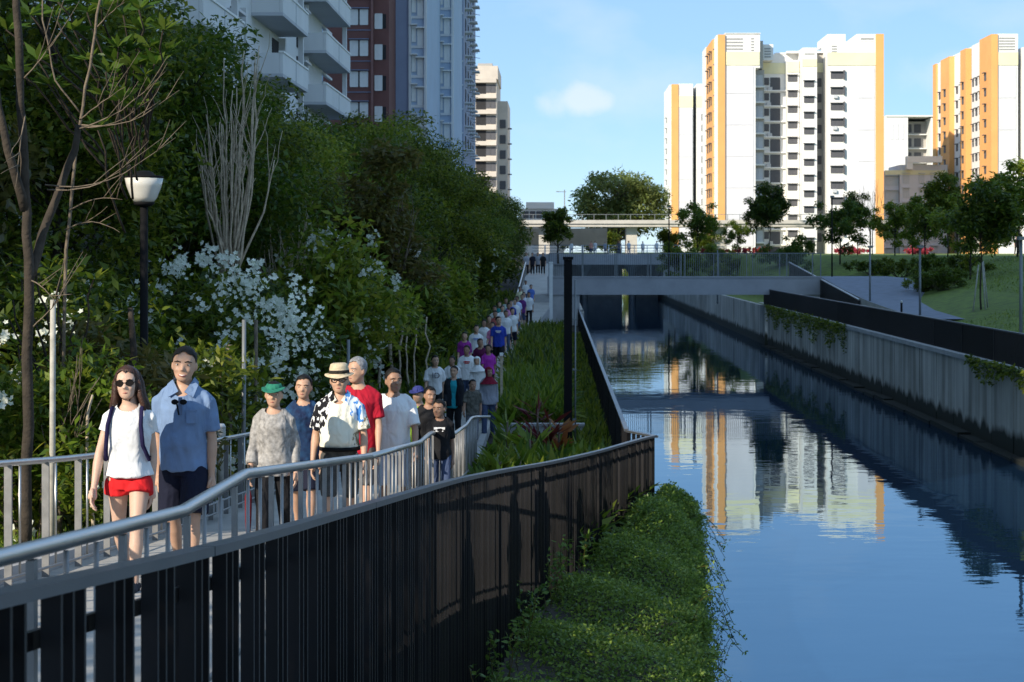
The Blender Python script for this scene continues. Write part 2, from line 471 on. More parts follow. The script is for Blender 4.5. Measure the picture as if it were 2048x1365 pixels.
# --- water
mw = bpy.data.materials.new('canal_water'); mw.use_nodes = True
n, l = mw.node_tree.nodes, mw.node_tree.links
b = n['Principled BSDF']
b.inputs['Base Color'].default_value = (0.006, 0.019, 0.045, 1)
b.inputs['Roughness'].default_value = 0.015
b.inputs['IOR'].default_value = 2.5
b.inputs['Specular IOR Level'].default_value = 1.0
b.inputs['Specular Tint'].default_value = (0.55, 0.82, 1.0, 1)
t = n.new('ShaderNodeTexCoord')
def wave(scale, sx, sy, det):
    mpn = n.new('ShaderNodeMapping'); mpn.inputs['Scale'].default_value = (sx, sy, 1)
    l.new(t.outputs['Object'], mpn.inputs[0])
    nn = n.new('ShaderNodeTexNoise'); nn.inputs['Scale'].default_value = scale; nn.inputs['Detail'].default_value = det
    l.new(mpn.outputs[0], nn.inputs['Vector']); return nn
w1, w2, w3 = wave(1.1, 0.55, 1.0, 2), wave(4.0, 0.6, 1.0, 2), wave(0.16, 1.0, 0.6, 2)
a1 = n.new('ShaderNodeMath'); a1.operation = 'MULTIPLY_ADD'; a1.inputs[1].default_value = 0.22
l.new(w2.outputs['Fac'], a1.inputs[0]); l.new(w1.outputs['Fac'], a1.inputs[2])
# calmer and livelier patches
rg = n.new('ShaderNodeMapRange'); rg.inputs['From Min'].default_value = 0.35; rg.inputs['From Max'].default_value = 0.65
rg.inputs['To Min'].default_value = 0.35; rg.inputs['To Max'].default_value = 1.25
l.new(w3.outputs['Fac'], rg.inputs['Value'])
a2 = n.new('ShaderNodeMath'); a2.operation = 'MULTIPLY'
l.new(a1.outputs[0], a2.inputs[0]); l.new(rg.outputs[0], a2.inputs[1])
bp = n.new('ShaderNodeBump'); bp.inputs['Strength'].default_value = 1.0; bp.inputs['Distance'].default_value = 0.0055
l.new(a2.outputs[0], bp.inputs['Height']); l.new(bp.outputs[0], b.inputs['Normal'])
M['water'] = mw
mbw = MB(); mbw.quad((CANAL_L - 2.6, -120, 0), (CANAL_R + 0.2, -120, 0), (CANAL_R + 0.2, 429.9, 0), (CANAL_L - 2.6, 429.9, 0))
tag(mbw.build('water', mw), 'calm rippled canal water reflecting towers and blue sky', 'water', kind='structure')
mbb = MB(); mbb.quad((CANAL_L - 2.6, -120, -1.2), (CANAL_R + 0.2, -120, -1.2), (CANAL_R + 0.2, 429.9, -1.2), (CANAL_L - 2.6, 429.9, -1.2))
tag(mbb.build('canal_bed', M['soil']), 'muddy canal bed under the water', 'ground', kind='structure')

# --- canal walls: concrete panels with recessed joints, stained
def wallmat():
    m = bpy.data.materials.new('stained_wall_concrete'); m.use_nodes = True
    n, l = m.node_tree.nodes, m.node_tree.links; b = n['Principled BSDF']; b.inputs['Roughness'].default_value = 0.9
    t = n.new('ShaderNodeTexCoord')
    def noise(scale, st, det=5):
        mpn = n.new('ShaderNodeMapping'); mpn.inputs['Scale'].default_value = st; l.new(t.outputs['Object'], mpn.inputs[0])
        q = n.new('ShaderNodeTexNoise'); q.inputs['Scale'].default_value = scale; q.inputs['Detail'].default_value = det; l.new(mpn.outputs[0], q.inputs[0]); return q
    st = noise(1.0, (1, 1.6, 0.10)); bl = noise(0.35, (1, 1, 1)); fi = noise(7.0, (1, 1, 0.3)); wl_ = noise(1.5, (1, 1, 0.2))
    r1 = n.new('ShaderNodeValToRGB'); r1.color_ramp.elements[0].position = 0.36; r1.color_ramp.elements[1].position = 0.60
    r1.color_ramp.elements[0].color = (0.34, 0.315, 0.28, 1); r1.color_ramp.elements[1].color = (0.66, 0.62, 0.56, 1)
    l.new(st.outputs['Fac'], r1.inputs[0])
    sk = noise(1.0, (1, 5.0, 0.06), 3); r3 = n.new('ShaderNodeValToRGB'); r3.color_ramp.elements[0].position = 0.62; r3.color_ramp.elements[1].position = 0.68
    r3.color_ramp.elements[0].color = (1, 1, 1, 1); r3.color_ramp.elements[1].color = (0.22, 0.21, 0.20, 1); l.new(sk.outputs['Fac'], r3.inputs[0])
    r2 = n.new('ShaderNodeValToRGB'); r2.color_ramp.elements[0].position = 0.35; r2.color_ramp.elements[1].position = 0.7
    r2.color_ramp.elements[0].color = (0.6, 0.6, 0.58, 1); r2.color_ramp.elements[1].color = (1, 1, 1, 1); l.new(bl.outputs['Fac'], r2.inputs[0])
    m1 = n.new('ShaderNodeMixRGB'); m1.blend_type = 'MULTIPLY'; m1.inputs[0].default_value = 1; l.new(r1.outputs[0], m1.inputs[1]); l.new(r2.outputs[0], m1.inputs[2])
    m0 = n.new('ShaderNodeMixRGB'); m0.blend_type = 'MULTIPLY'; m0.inputs[0].default_value = 1; l.new(m1.outputs[0], m0.inputs[1]); l.new(r3.outputs[0], m0.inputs[2]); m1 = m0
    sp = n.new('ShaderNodeSeparateXYZ'); l.new(t.outputs['Object'], sp.inputs[0])
    ad = n.new('ShaderNodeMath'); ad.operation = 'MULTIPLY_ADD'; ad.inputs[1].default_value = -0.9; l.new(wl_.outputs['Fac'], ad.inputs[0]); l.new(sp.outputs['Z'], ad.inputs[2])
    mr = n.new('ShaderNodeMapRange'); mr.inputs['From Min'].default_value = 0.0; mr.inputs['From Max'].default_value = 0.22; l.new(ad.outputs[0], mr.inputs[0])
    # green growth at the far end of the wall and algae band at the waterline
    al = n.new('ShaderNodeMixRGB'); al.inputs[1].default_value = (0.016, 0.018, 0.010, 1); l.new(mr.outputs[0], al.inputs[0]); l.new(m1.outputs[0], al.inputs[2])
    l.new(al.outputs[0], b.inputs['Base Color'])
    bp = n.new('ShaderNodeBump'); bp.inputs['Strength'].default_value = 0.3; bp.inputs['Distance'].default_value = 0.02; l.new(fi.outputs['Fac'], bp.inputs['Height']); l.new(bp.outputs[0], b.inputs['Normal'])
    return m
M['wall'] = wallmat()
rw = empty('canal_wall', 'stained grey concrete canal wall along the right bank, dark algae at its foot', 'wall', (CANAL_R, 40, 0))
d = -20.0; i = 0
while d < 102:
    L = 2.4
    o = rnd.uniform(-0.012, 0.012)
    MB().box(CANAL_R + o, CANAL_R + 0.27, d + 0.02, d + L - 0.02, -1.0, 2.26).build('wall_panel', M['wall'], rw)
    d += L; i += 1
MB().box(CANAL_R - 0.06, CANAL_R + 0.26, -20, 102.4, 2.262, 2.40).build('coping', M['concrete'], rw)
mbl = MB()
dd = -20.0
while dd < 102:
    mbl.box(CANAL_R - 0.42 + rnd.uniform(-0.05, 0.05), CANAL_R - 0.02, dd, dd + 1.98, -1, 0.10 + rnd.uniform(-0.04, 0.05)); dd += 2
mbl.build('mossy_ledge', mat('black_algae', (0.012, 0.013, 0.008), 0.95, var=0.4), rw)['kind'] = 'stuff'
MB().box(CANAL_R + 0.05, CANAL_R + 0.27, -20, 102.4, -1, 2.2).build('wall_core', M['wall'], rw)
lwl = empty('canal_wall', 'shaded concrete canal wall below the left fence', 'wall', (CANAL_L, 40, 0))
for k in range(22): MB().box(CANAL_L - 0.25, CANAL_L + 0.02, 31.2 + k * 3.2 + 0.02, 31.2 + k * 3.2 + 3.18, -1.0, 1.17).build('wall_panel', M['wall'], lwl)
MB().box(CANAL_L - 0.25, CANAL_L - 0.05, 31.2, 101.6, -1, 1.15).build('wall_core', M['wall'], lwl)
fw = empty('canal_wall', 'far right canal wall between the two bridges', 'wall', (CANAL_R, 150, 0))
MB().box(CANAL_R, CANAL_R + 0.27, 103.7, 429, -1, 2.3).build('wall_panel', M['wall'], fw)
fw2 = empty('canal_wall', 'far left canal wall beyond the flat bridge', 'wall', (CANAL_L, 150, 0))
MB().box(CANAL_L - 0.25, CANAL_L, 102, 429, -1, 2.0).build('wall_panel', M['wall'], fw2)

# --- footpath: ramp slab from the camera down to the level walk and up again to the bridge
XL, XR = -4.2, -1.72
XLT = [(-8, -4.2), (30, -4.2), (36, -3.5), (60, -3.1), (85, -2.75), (95, -2.35), (150, -2.3), (230, -2.3)]
XRT = [(-8, -1.5), (33.9, -1.5), (34, -1.72), (60, -1.74), (85, -1.9), (92, -1.0), (100, -.45), (230, -.45)]
def xl(d): return interp(XLT, d)
def xr(d): return interp(XRT, d)
mbp = MB(); pd = [-8, 0, 3, 4.87, 7.23, 8.68, 11.5, 14.5, 17, 19.7, 23.1, 26.5, 29.6, 34, 40, 48, 55, 65, 75, 85, 90, 92, 95, 100, 110, 122, 150, 200, 230]
for a, b_ in zip(pd, pd[1:]):
    za, zb = path_z(a), path_z(b_)
    xa, xb = xr(a), (-1.5 if b_ == 34 else xr(b_))
    mbp.quad((xl(a), a, za), (xa, a, za), (xb, b_, zb), (xl(b_), b_, zb))
    mbp.quad((xa, a, za), (xa, a, 0.9), (xb, b_, 0.9), (xb, b_, zb), 1)
    mbp.quad((xl(b_), b_, zb), (xl(b_), b_, 0.9), (xl(a), a, 0.9), (xl(a), a, za), 1)
tag(mbp.build('path', [M['path'], M['concrete']]), 'pale concrete walkway ramping down beside the canal with people on it', 'path', kind='structure')
mbe = MB()
for a, b_ in zip(pd, pd[1:]):
    if a < 90: mbe.bar((xl(a) - 0.06, a, path_z(a) + 0.03), (xl(b_) - 0.06, b_, path_z(b_) + 0.03), 0.11, 0.18)
tag(mbe.build('kerb', M['concrete']), 'low concrete kerb along the left edge of the walkway', 'kerb', kind='structure')
# kerb, right side of the level walk
mbe = MB()
for a, b_ in zip(pd, pd[1:]):
    if 34 <= a < 90: mbe.bar((xr(a) + 0.08, a, path_z(a)), (xr(b_) + 0.08, b_, path_z(b_)), 0.14, 0.20)
tag(mbe.build('kerb', M['concrete']), 'low concrete kerb between the walkway and the strap leaf bed', 'kerb', kind='structure')

# --- near steel handrail along the ramp
HR = [(-2.0, 0.95), (2.0, 0.95), (4.87, .95), (7.23, .95), (8.68, .98), (14.5, .95), (19.7, .95), (21.4, 1.0), (23.1, .95), (26.2, .86), (29.6, .92), (31.5, 1.02), (34.5, 1.0)]
def rail_z(D): return path_z(D) + interp(HR, D)
XH = -1.55
hr = empty('handrail', 'brushed steel tube handrail on upright balusters descending beside the walkers', 'handrail', (XH, 10, 3))
seg = [[-2, 2, 4.87, 6.4, 7.23, 7.6, 8.3, 8.68, 9.3, 11.5, 14.5], [14.5, 17, 19.7, 20.2, 21.2, 21.6, 23.1, 24, 26.2], [26.2, 28, 29.6, 30.2, 31.3, 32, 33.6]]
for sgm in seg:
    pts = [(XH, a, rail_z(a)) for a in sgm]
    if sgm[-1] == 33.6: pts += [(XH + 0.04, 33.85, rail_z(33.85)), (XH + 0.25, 33.9, rail_z(33.9))]
    MB().tube(pts, 0.027, 12, ref=(1, 0, 0)).build('rail', M['steel'], hr)
# low rod pair under the handrail
for h_ in (0.12,):
    MB().tube([(XH, a, path_z(a) + h_) for a in (-2, 4.87, 8.68, 14.5, 19.7, 23.1, 29.6, 33.8)], 0.014, 8, ref=(1, 0, 0)).build('bottom_rail', M['steeldull'], hr)
d = 3.0; k = 0
while d < 33.9:
    zt = rail_z(d) - 0.03; zb = path_z(d)
    if k % 3 == 0:
        MB().box(XH - 0.012, XH + 0.012, d - 0.02, d + 0.02, zb, zt).build('post', M['steeldull'], hr)
    else:
        MB().tube([(XH, d, zb + 0.1), (XH, d, zt)], 0.0095, 8).build('baluster', M['steeldull'], hr)
    d += 0.36 if d < 14 else 0.38; k += 1

# --- left handrail on the far side of the ramp
XF = -4.08
lr = empty('handrail', 'steel handrail on flat posts along the far planted side of the ramp', 'handrail', (XF, 16, 3))
MB().tube([(XF, a, path_z(a) + 0.93) for a in (8, 12, 14.5, 17, 19.7, 23.1, 26, 29.6, 34)], 0.026, 10, ref=(1, 0, 0)).build('rail', M['steel'], lr)
for h_ in (0.10, 0.22):
    MB().tube([(XF + 0.10, a, path_z(a) + h_) for a in (8, 12, 14.5, 17, 19.7, 23.1, 26, 29.6, 34)], 0.012, 6, ref=(1, 0, 0)).build('bottom_rail', M['steeldull'], lr)
d = 9.2
while d < 34:
    MB().box(XF - 0.028, XF + 0.028, d - 0.012, d + 0.012, path_z(d) - 0.1, path_z(d) + 0.91).build('post', M['steeldull'], lr)
    MB().tube([(XF, d + 0.28, path_z(d) + 0.05), (XF, d + 0.28, path_z(d) + 0.91)], 0.010, 6).build('baluster', M['steel'], lr)
    d += 0.95
# far handrail climbing to the bridge on the left of the path
fr = empty('handrail', 'pale sunlit handrail climbing beside the distant end of the walkway', 'handrail', (-2.9, 96, 2))
MB().tube([(xl(a) + 0.1, a, path_z(a) + 1.0) for a in (90, 95, 100, 110, 122)], 0.05, 8, ref=(1, 0, 0)).build('rail', M['steel'], fr)
for d in range(90, 124, 4): MB().box(xl(d) + 0.07, xl(d) + 0.13, d - 0.03, d + 0.03, path_z(d), path_z(d) + 0.98).build('post', M['steeldull'], fr)

# --- dark picket fence that wraps the outside of the ramp
PLAN = [(1.5, -1.40), (4.2, -1.34), (6.4, -1.285), (10.5, -1.13), (15.5, -0.90), (19, -0.55), (22, -0.14), (26, 0.68), (28.5, 1.25), (30, 1.67)]
FTOP = [(1.5, 5.5 - .50), (4.2, 5.5 - .81), (6.4, 5.5 - 1.08), (10.5, 5.5 - 1.50), (15.5, 5.5 - 2.0), (22, 5.5 - 2.64), (26, 5.5 - 2.93), (30, 5.5 - 3.13)]
# smooth resample
def smooth_tab(tab):
    ks = [a for a, _ in tab]; out = []
    for D in np.arange(ks[0], ks[-1] + 0.01, 0.25):
        out.append((float(D), float(np.mean([interp(tab, D + q) for q in (-1.2, -.8, -.4, 0, .4, .8, 1.2)])) if ks[0] + 1.2 < D < ks[-1] - 1.2 else interp(tab, D)))
    return out
PLAN = smooth_tab(PLAN); FTOP = smooth_tab(FTOP)
ff = empty('fence', 'tall dark metal picket fence with flat grey cap curving round the ramp in front', 'fence', (-0.9, 15, 1.2))
cuts = [2.0, 6.35, 10.5, 15.5, 20.5, 25.5, 29.98]
for a, b_ in zip(cuts, cuts[1:]):
    mb = MB(); ds = np.linspace(a + 0.008, b_ - 0.008, 7)
    top = [(interp(PLAN, q), q, interp(FTOP, q)) for q in ds]
    # one continuous flat bar
    for i, (x, y, z) in enumerate(top):
        q0 = top[max(0, i - 1)]; q1 = top[min(len(top) - 1, i + 1)]
        t_ = Vector((q1[0] - q0[0], q1[1] - q0[1], 0)).normalized(); nrm = Vector((t_.y, -t_.x, 0)) * 0.04
        mb.v += [(x - nrm.x, y - nrm.y, z - .035), (x + nrm.x, y + nrm.y, z - .035), (x + nrm.x, y + nrm.y, z), (x - nrm.x, y - nrm.y, z)]
        if i:
            n0 = (i - 1) * 4
            for j in range(4):
                mb.f.append((n0 + j, n0 + 4 + j, n0 + 4 + (j + 1) % 4, n0 + (j + 1) % 4)); mb.m.append(0); mb.sm.append(False)
    mb.f += [(3, 2, 1, 0), (24, 25, 26, 27)]; mb.m += [0, 0]; mb.sm += [False, False]
    mb.build('top_rail', M['toprail'], ff)
    mb = MB()
    for q, q2 in zip(ds, ds[1:]):
        mb.bar((interp(PLAN, q) - 0.055, q, interp(FTOP, q) - 0.16), (interp(PLAN, q2) - 0.055, q2, interp(FTOP, q2) - 0.16), 0.02, 0.05)
    mb.build('under_rail', M['fence'], ff)
d = 2.6; k = 0
pick = []
while d < 29.9:
    pick.append(d)
    if d < 8.2: d += 0.29 if len(pick) % 3 == 0 or rnd.random() < .15 else 0.105
    elif d < 12.5: d += 0.27 if len(pick) % 4 == 0 and rnd.random() < .8 else 0.105
    else: d += 0.20 if rnd.random() < 0.22 else 0.105
pick_mesh = {}
for d in pick:
    x = interp(PLAN, d); zt = interp(FTOP, d) - 0.036
    x2 = interp(PLAN, d + 0.1) - interp(PLAN, d - 0.1)
    ang = -math.atan2(x2, 0.2)
    zb = 1.18
    hgt = round(zt - zb, 1)
    if hgt not in pick_mesh:
        pick_mesh[hgt] = MB().box(-0.027, 0.027, -0.009, 0.009, -(zt - zb), 0).mesh('picket')
    put('picket', pick_mesh[hgt], M['fence'], ff, (x, d, zt), ang)
for d in cuts[1:]:
    x = interp(PLAN, min(d, 29.96)); MB().box(x - 0.10, x - 0.03, d - 0.03, d + 0.03, 1.15, interp(FTOP, d) - 0.04).build('post', M['fence'], ff)

# --- fence from the corner along the canal edge to the flat bridge
cf = empty('fence', 'long dark canal side fence with pale cap running away to the bridge', 'fence', (1.22, 60, 1.15))
cz = lambda D: 2.37 - (D - 31) * 0.0012
MB().bar((1.69, 30.03, 2.335), (1.24, 31.0, 2.335), 0.09, 0.035).build('top_rail', M['toprail'], cf)
for a in range(31, 101, 5): MB().bar((1.22, a + 0.01, cz(a) - .02), (1.22, a + 4.99, cz(a + 5) - .02), 0.08, 0.04).build('top_rail', M['toprail'], cf)
for a in range(31, 102, 5): MB().box(1.17, 1.23, a - 0.04, a + 0.04, 1.1, cz(a) - 0.045).build('post', M['fence'], cf)
pm = MB().box(-0.03, 0.03, -0.009, 0.009, -1.15, 0).mesh('picket')
for k in range(6): put('picket', pm, M['fence'], cf, (1.64 - k * 0.075, 30.13 + k * 0.16, 2.31), 0.4)
for k in range(110): put('picket', pm, M['fence'], cf, (1.22, 31.12 + k * 0.13, cz(31 + k * 0.13) - 0.042))
mb = MB(); d = 31.12 + 110 * 0.13
while d < 101:
    mb.box(1.19, 1.25, d - 0.009, d + 0.009, 1.15, cz(d) - 0.042); d += 0.14
mb.build('distant_pickets', M['fence'], cf)['kind'] = 'stuff'

# --- right bank fence on top of the canal wall
rf = empty('fence', 'long dark railing on top of the right canal wall', 'fence', (12.5, 60, 2.3))
for a in range(26, 103, 4):
    MB().bar((12.5, a + 0.01, 3.30), (12.5, a + 3.99, 3.30), 0.07, 0.04).build('top_rail', M['toprail'], rf)
    mb = MB()
    for k in range(31): mb.box(12.475, 12.525, a + 0.10 + k * 0.127 - 0.02, a + 0.10 + k * 0.127 + 0.02, 2.36, 3.279)
    mb.build('picket_panel', M['fence'], rf)['kind'] = 'stuff'
    MB().box(12.46, 12.54, a - 0.035, a + 0.035, 2.402, 3.277).build('post', M['fence'], rf)

# --- right bank path with a sloping walk up to the flat bridge
mb = MB()
mb.quad((12.8, -60, 2.30), (14.6, -60, 2.30), (14.6, 112, 2.30), (12.8, 112, 2.30))
tag(mb.build('path', M['path']), 'narrow pale path behind the right canal railing', 'path', kind='structure')
mb = MB()
RP = [(72, 14.9, 17.0, 2.75), (80, 15.4, 18.2, 2.85), (88, 15.6, 19.6, 3.05), (96, 15.6, 20.4, 3.5), (103, 15.6, 20.6, 3.98), (110, 15.6, 20.6, 4.0)]
for (a, x0, x1, z0), (b_, x2, x3, z1) in zip(RP, RP[1:]):
    mb.quad((x0, a, z0), (x1, a, z0), (x3, b_, z1), (x2, b_, z1))
    mb.quad((x0, a, 2.0), (x0, a, z0), (x2, b_, z1), (x2, b_, 2.0), 1); mb.quad((x1, a, z0), (x1, a, 2.0), (x3, b_, 2.0), (x3, b_, z1), 1)
tag(mb.build('path', [M['asphalt'], M['concrete']]), 'blue grey sloping walk climbing the right bank to the flat bridge', 'path', kind='structure')
mb = MB(); mb.bar((14.75, 20, 2.36), (14.75, 71, 2.40), 0.22, 0.16)
tag(mb.build('kerb', M['paleconcrete']), 'pale kerb at the foot of the right grass bank', 'kerb', kind='structure')
sf = empty('fence', 'dark sloping railing with pale cap beside the walk up to the bridge', 'fence', (15.5, 100, 2.4))
sz = lambda D: 3.06 + (D - 90) * 0.0655
for a in range(90, 117, 3):
    MB().bar((15.5, a + .02, sz(a)), (15.5, a + 2.98, sz(a + 3)), 0.09, 0.06).build('top_rail', M['steel'], sf)
    mb = MB()
    for k in range(14): mb.box(15.46, 15.54, a + 0.1 + k * 0.21, a + 0.22 + k * 0.21, sz(a) - 1.15 + k * 0.013, sz(a + 0.1 + k * 0.21) - 0.04)
    mb.build('picket_panel', M['fence'], sf)['kind'] = 'stuff'
    MB().box(15.44, 15.56, a - 0.05, a + 0.05, 2.2, sz(a) - 0.035).build('post', M['fence'], sf)

# --- flat footbridge
br = empty('footbridge', 'flat grey concrete footbridge crossing the canal with thin vertical railings', 'bridge', (6, 105, 3.5))
MB().box(-0.6, 15.59, 103, 106.6, 3.0, 4.0).build('deck', M['bridge'], br)
MB().box(-0.6, 15.57, 102.96, 103.2, 4.003, 4.09).build('kerb', M['bridge'], br)
MB().box(-1.7, 1.3, 103.1, 106.5, 0.4, 2.995).build('abutment', M['concrete'], br)
MB().box(12.62, 15.5, 103.1, 106.5, 1.0, 2.995).build('abutment', M['concrete'], br)
for y in (103.1, 106.4):
    MB().bar((-0.5, y, 5.44), (15.5, y, 5.44), 0.06, 0.05).build('handrail', M['greypole'], br)
    mb = MB()
    for k in range(134): mb.box(-0.5 + k * 0.12, -0.485 + k * 0.12, y - 0.01, y + 0.01, 4.08, 5.42)
    mb.build('railing_bars', M['greypole'], br)['kind'] = 'stuff'
    for k in range(9): MB().box(-0.5 + k * 2 - 0.03, -0.5 + k * 2 + 0.03, y - 0.03, y + 0.03, 4.0, 5.42).build('post', M['greypole'], br)
# --- road bridge farther on
rb = empty('road_bridge', 'grey road bridge on haunched piers behind the flat footbridge', 'bridge', (6, 211, 4))
MB().box(-3, 15, 205, 217, 4.25, 5.15).build('deck', M['concrete'], rb)
MB().box(-3, 15, 204.8, 204.99, 4.05, 5.3).build('parapet', M['bridge'], rb)
MB().box(-3, 15, 217.01, 217.2, 4.05, 5.3).build('parapet', M['bridge'], rb)
for x in (3.2, 9.0):
    MB().tube([(x, 211, -1), (x, 211, 2.9), (x, 211, 3.5), (x, 211, 4.24)], [0.45, 0.45, 0.8, 1.6], 12, ecc=2.5).build('pier', M['concrete'], rb)
MB().box(-3, 1.5, 205.2, 216.8, 0, 4.24).build('abutment', M['concrete'], rb)
MB().box(12.4, 15, 205.2, 216.8, 0, 4.24).build('abutment', M['concrete'], rb)
for x0, x1, z1 in ((1.51, 7.9, 4.24), (9.4, 12.39, 4.24)): MB().box(x0, x1, 214, 214.6, -1, z1).build('closing_wall', M['concrete'], rb)
MB().box(7.91, 9.39, 214, 214.6, 3.5, 4.24).build('closing_wall', M['concrete'], rb)
for y in (204.9, 217.1):
    for z in (5.65, 6.0, 6.35): MB().bar((-3, y, z), (15, y, z), 0.05, 0.05).build('rail', M['greypole'], rb)
    for k in range(13): MB().box(-3 + k * 1.5 - 0.04, -3 + k * 1.5 + 0.04, y - 0.04, y + 0.04, 5.3, 6.37).build('post', M['whitepaint'], rb)
# --- sunlit viaduct
vd = empty('viaduct', 'sunlit pale road viaduct on square piers in front of the big round tree', 'bridge', (10, 292, 8))
MB().box(-40, 60, 288, 298, 9.7, 10.35).build('deck', M['paleconcrete'], vd)
MB().box(-40, 60, 287.7, 287.99, 10.2, 10.8).build('parapet', M['paleconcrete'], vd)
MB().box(-40, 60, 298.01, 298.3, 10.2, 10.8).build('parapet', M['paleconcrete'], vd)
for k in range(50): MB().box(-40 + k * 2 - .05, -40 + k * 2 + .05, 287.8, 287.9, 10.8, 11.7).build('post', M['greypole'], vd)
MB().bar((-40, 287.85, 11.72), (60, 287.85, 11.72), 0.08, 0.08).build('rail', M['greypole'], vd)
for x in (-2.2, 12.3, 27): MB().box(x - 0.9, x + 0.9, 290, 296, 2, 9.69).build('pier', M['paleconcrete'], vd)
MB().box(-6, 8.5, 299.5, 300.5, 6.6, 9.6).build('side_wall', M['paleconcrete'], vd)
# ================================================================== BUILDINGS
M['towerwhite'] = mat('tower_white_paint', (0.80, 0.79, 0.76), 0.85, var=0.05, nscale=0.15, stretch=(1, 1, 0.3))
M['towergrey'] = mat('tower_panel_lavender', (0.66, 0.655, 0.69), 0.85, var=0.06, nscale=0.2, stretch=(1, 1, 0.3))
M['orange'] = mat('tower_orange_paint', (0.80, 0.40, 0.14), 0.85, var=0.07, nscale=0.2)
M['yellow'] = mat('tower_yellow_paint', (0.80, 0.76, 0.50), 0.85, var=0.06, nscale=0.2)
M['greige'] = mat('tower_grey_recess_shade', (0.42, 0.40, 0.37), 0.85, var=0.06)  # grey standing in for shade in the white recesses; also a roof colour
M['glass'] = mat('window_glass', (0.018, 0.022, 0.028), 0.08, var=0.5, nscale=0.25, spec=0.45)
M['glass_l'] = mat('window_glass_blind', (0.16, 0.18, 0.19), 0.15, var=0.5, nscale=0.4, spec=0.7)
M['frame'] = mat('window_frame', (0.55, 0.56, 0.58), 0.5, var=0.05)
M['frame_d'] = mat('window_frame_dark', (0.10, 0.10, 0.11), 0.5, var=0.05)
M['louvre'] = mat('louvre_grey', (0.33, 0.33, 0.33), 0.7, var=0.1)
M['hdbwhite'] = mat('block_white_paint', (0.70, 0.70, 0.70), 0.85, var=0.07, nscale=0.3, stretch=(1, 1, 0.3))
M['hdbpanel'] = mat('block_grey_panel', (0.50, 0.51, 0.54), 0.85, var=0.07, nscale=0.3)
M['hdbblue'] = mat('block_light_blue_paint', (0.40, 0.49, 0.62), 0.85, var=0.06, nscale=0.3)
M['hdbslate'] = mat('block_slate_paint', (0.30, 0.34, 0.46), 0.85, var=0.08, nscale=0.3)
M['hdbdark'] = mat('block_dark_slate_paint', (0.20, 0.23, 0.32), 0.85, var=0.08, nscale=0.3)
M['hdbbrown'] = mat('block_brown_paint', (0.185, 0.085, 0.075), 0.9, var=0.12, nscale=0.5)
M['beige'] = mat('block_beige_paint', (0.62, 0.55, 0.47), 0.85, var=0.10, nscale=0.4)
M['opening_shade'] = mat('opening_shade_paint', (0.03, 0.03, 0.033), 0.9, var=0.2)  # dark paint for the shade inside uncut openings

WINS = {}
WR = random.Random(77)
def window_mesh(w, h, panes=2, sill=True):
    k = (w, h, panes, sill)
    if k not in WINS:
        mb = MB(); f = min(0.09, w * 0.08)
        mb.box(-w / 2, w / 2, -0.05, -0.02, -h / 2, h / 2, 1)
        mb.box(-w / 2, w / 2, -0.09, -0.003, h / 2, h / 2 + f); mb.box(-w / 2, w / 2, -0.09, -0.003, -h / 2 - f, -h / 2)
        for i in range(panes + 1):
            x = -w / 2 + w * i / panes; mb.box(x - f / 2, x + f / 2, -0.085, -0.004, -h / 2, h / 2)
        if sill: mb.box(-w / 2 - 0.15, w / 2 + 0.15, -0.5, -0.002, h / 2 + f + 0.02, h / 2 + f + 0.14)
        WINS[k] = mb.mesh('window')
    return WINS[k]
def win(parent, w, h, loc, rotz=0.0, panes=2, sill=True, frame='frame', glass='glass'):
    me = window_mesh(w, h, panes, sill)
    if glass == 'glass' and WR.random() < .25: glass = 'glass_l'
    key = (w, h, panes, sill, frame, glass)
    if key not in WINS:
        m2 = me.copy(); m2.materials.clear(); m2.materials.append(M[frame]); m2.materials.append(M[glass]); WINS[key] = m2
    return put('window', WINS[key], None, parent, loc, rotz)
R90 = rad(90)

def louvres(root, x0, x1, D, z0, z1, n):
    for i in range(n):
        z = z0 + (z1 - z0) * (i + 0.5) / n
        MB().box(x0, x1, D - 0.06, D - 0.002, z - (z1 - z0) / n * 0.22, z + (z1 - z0) / n * 0.22).build('louvre_slat', M['louvre'], root)

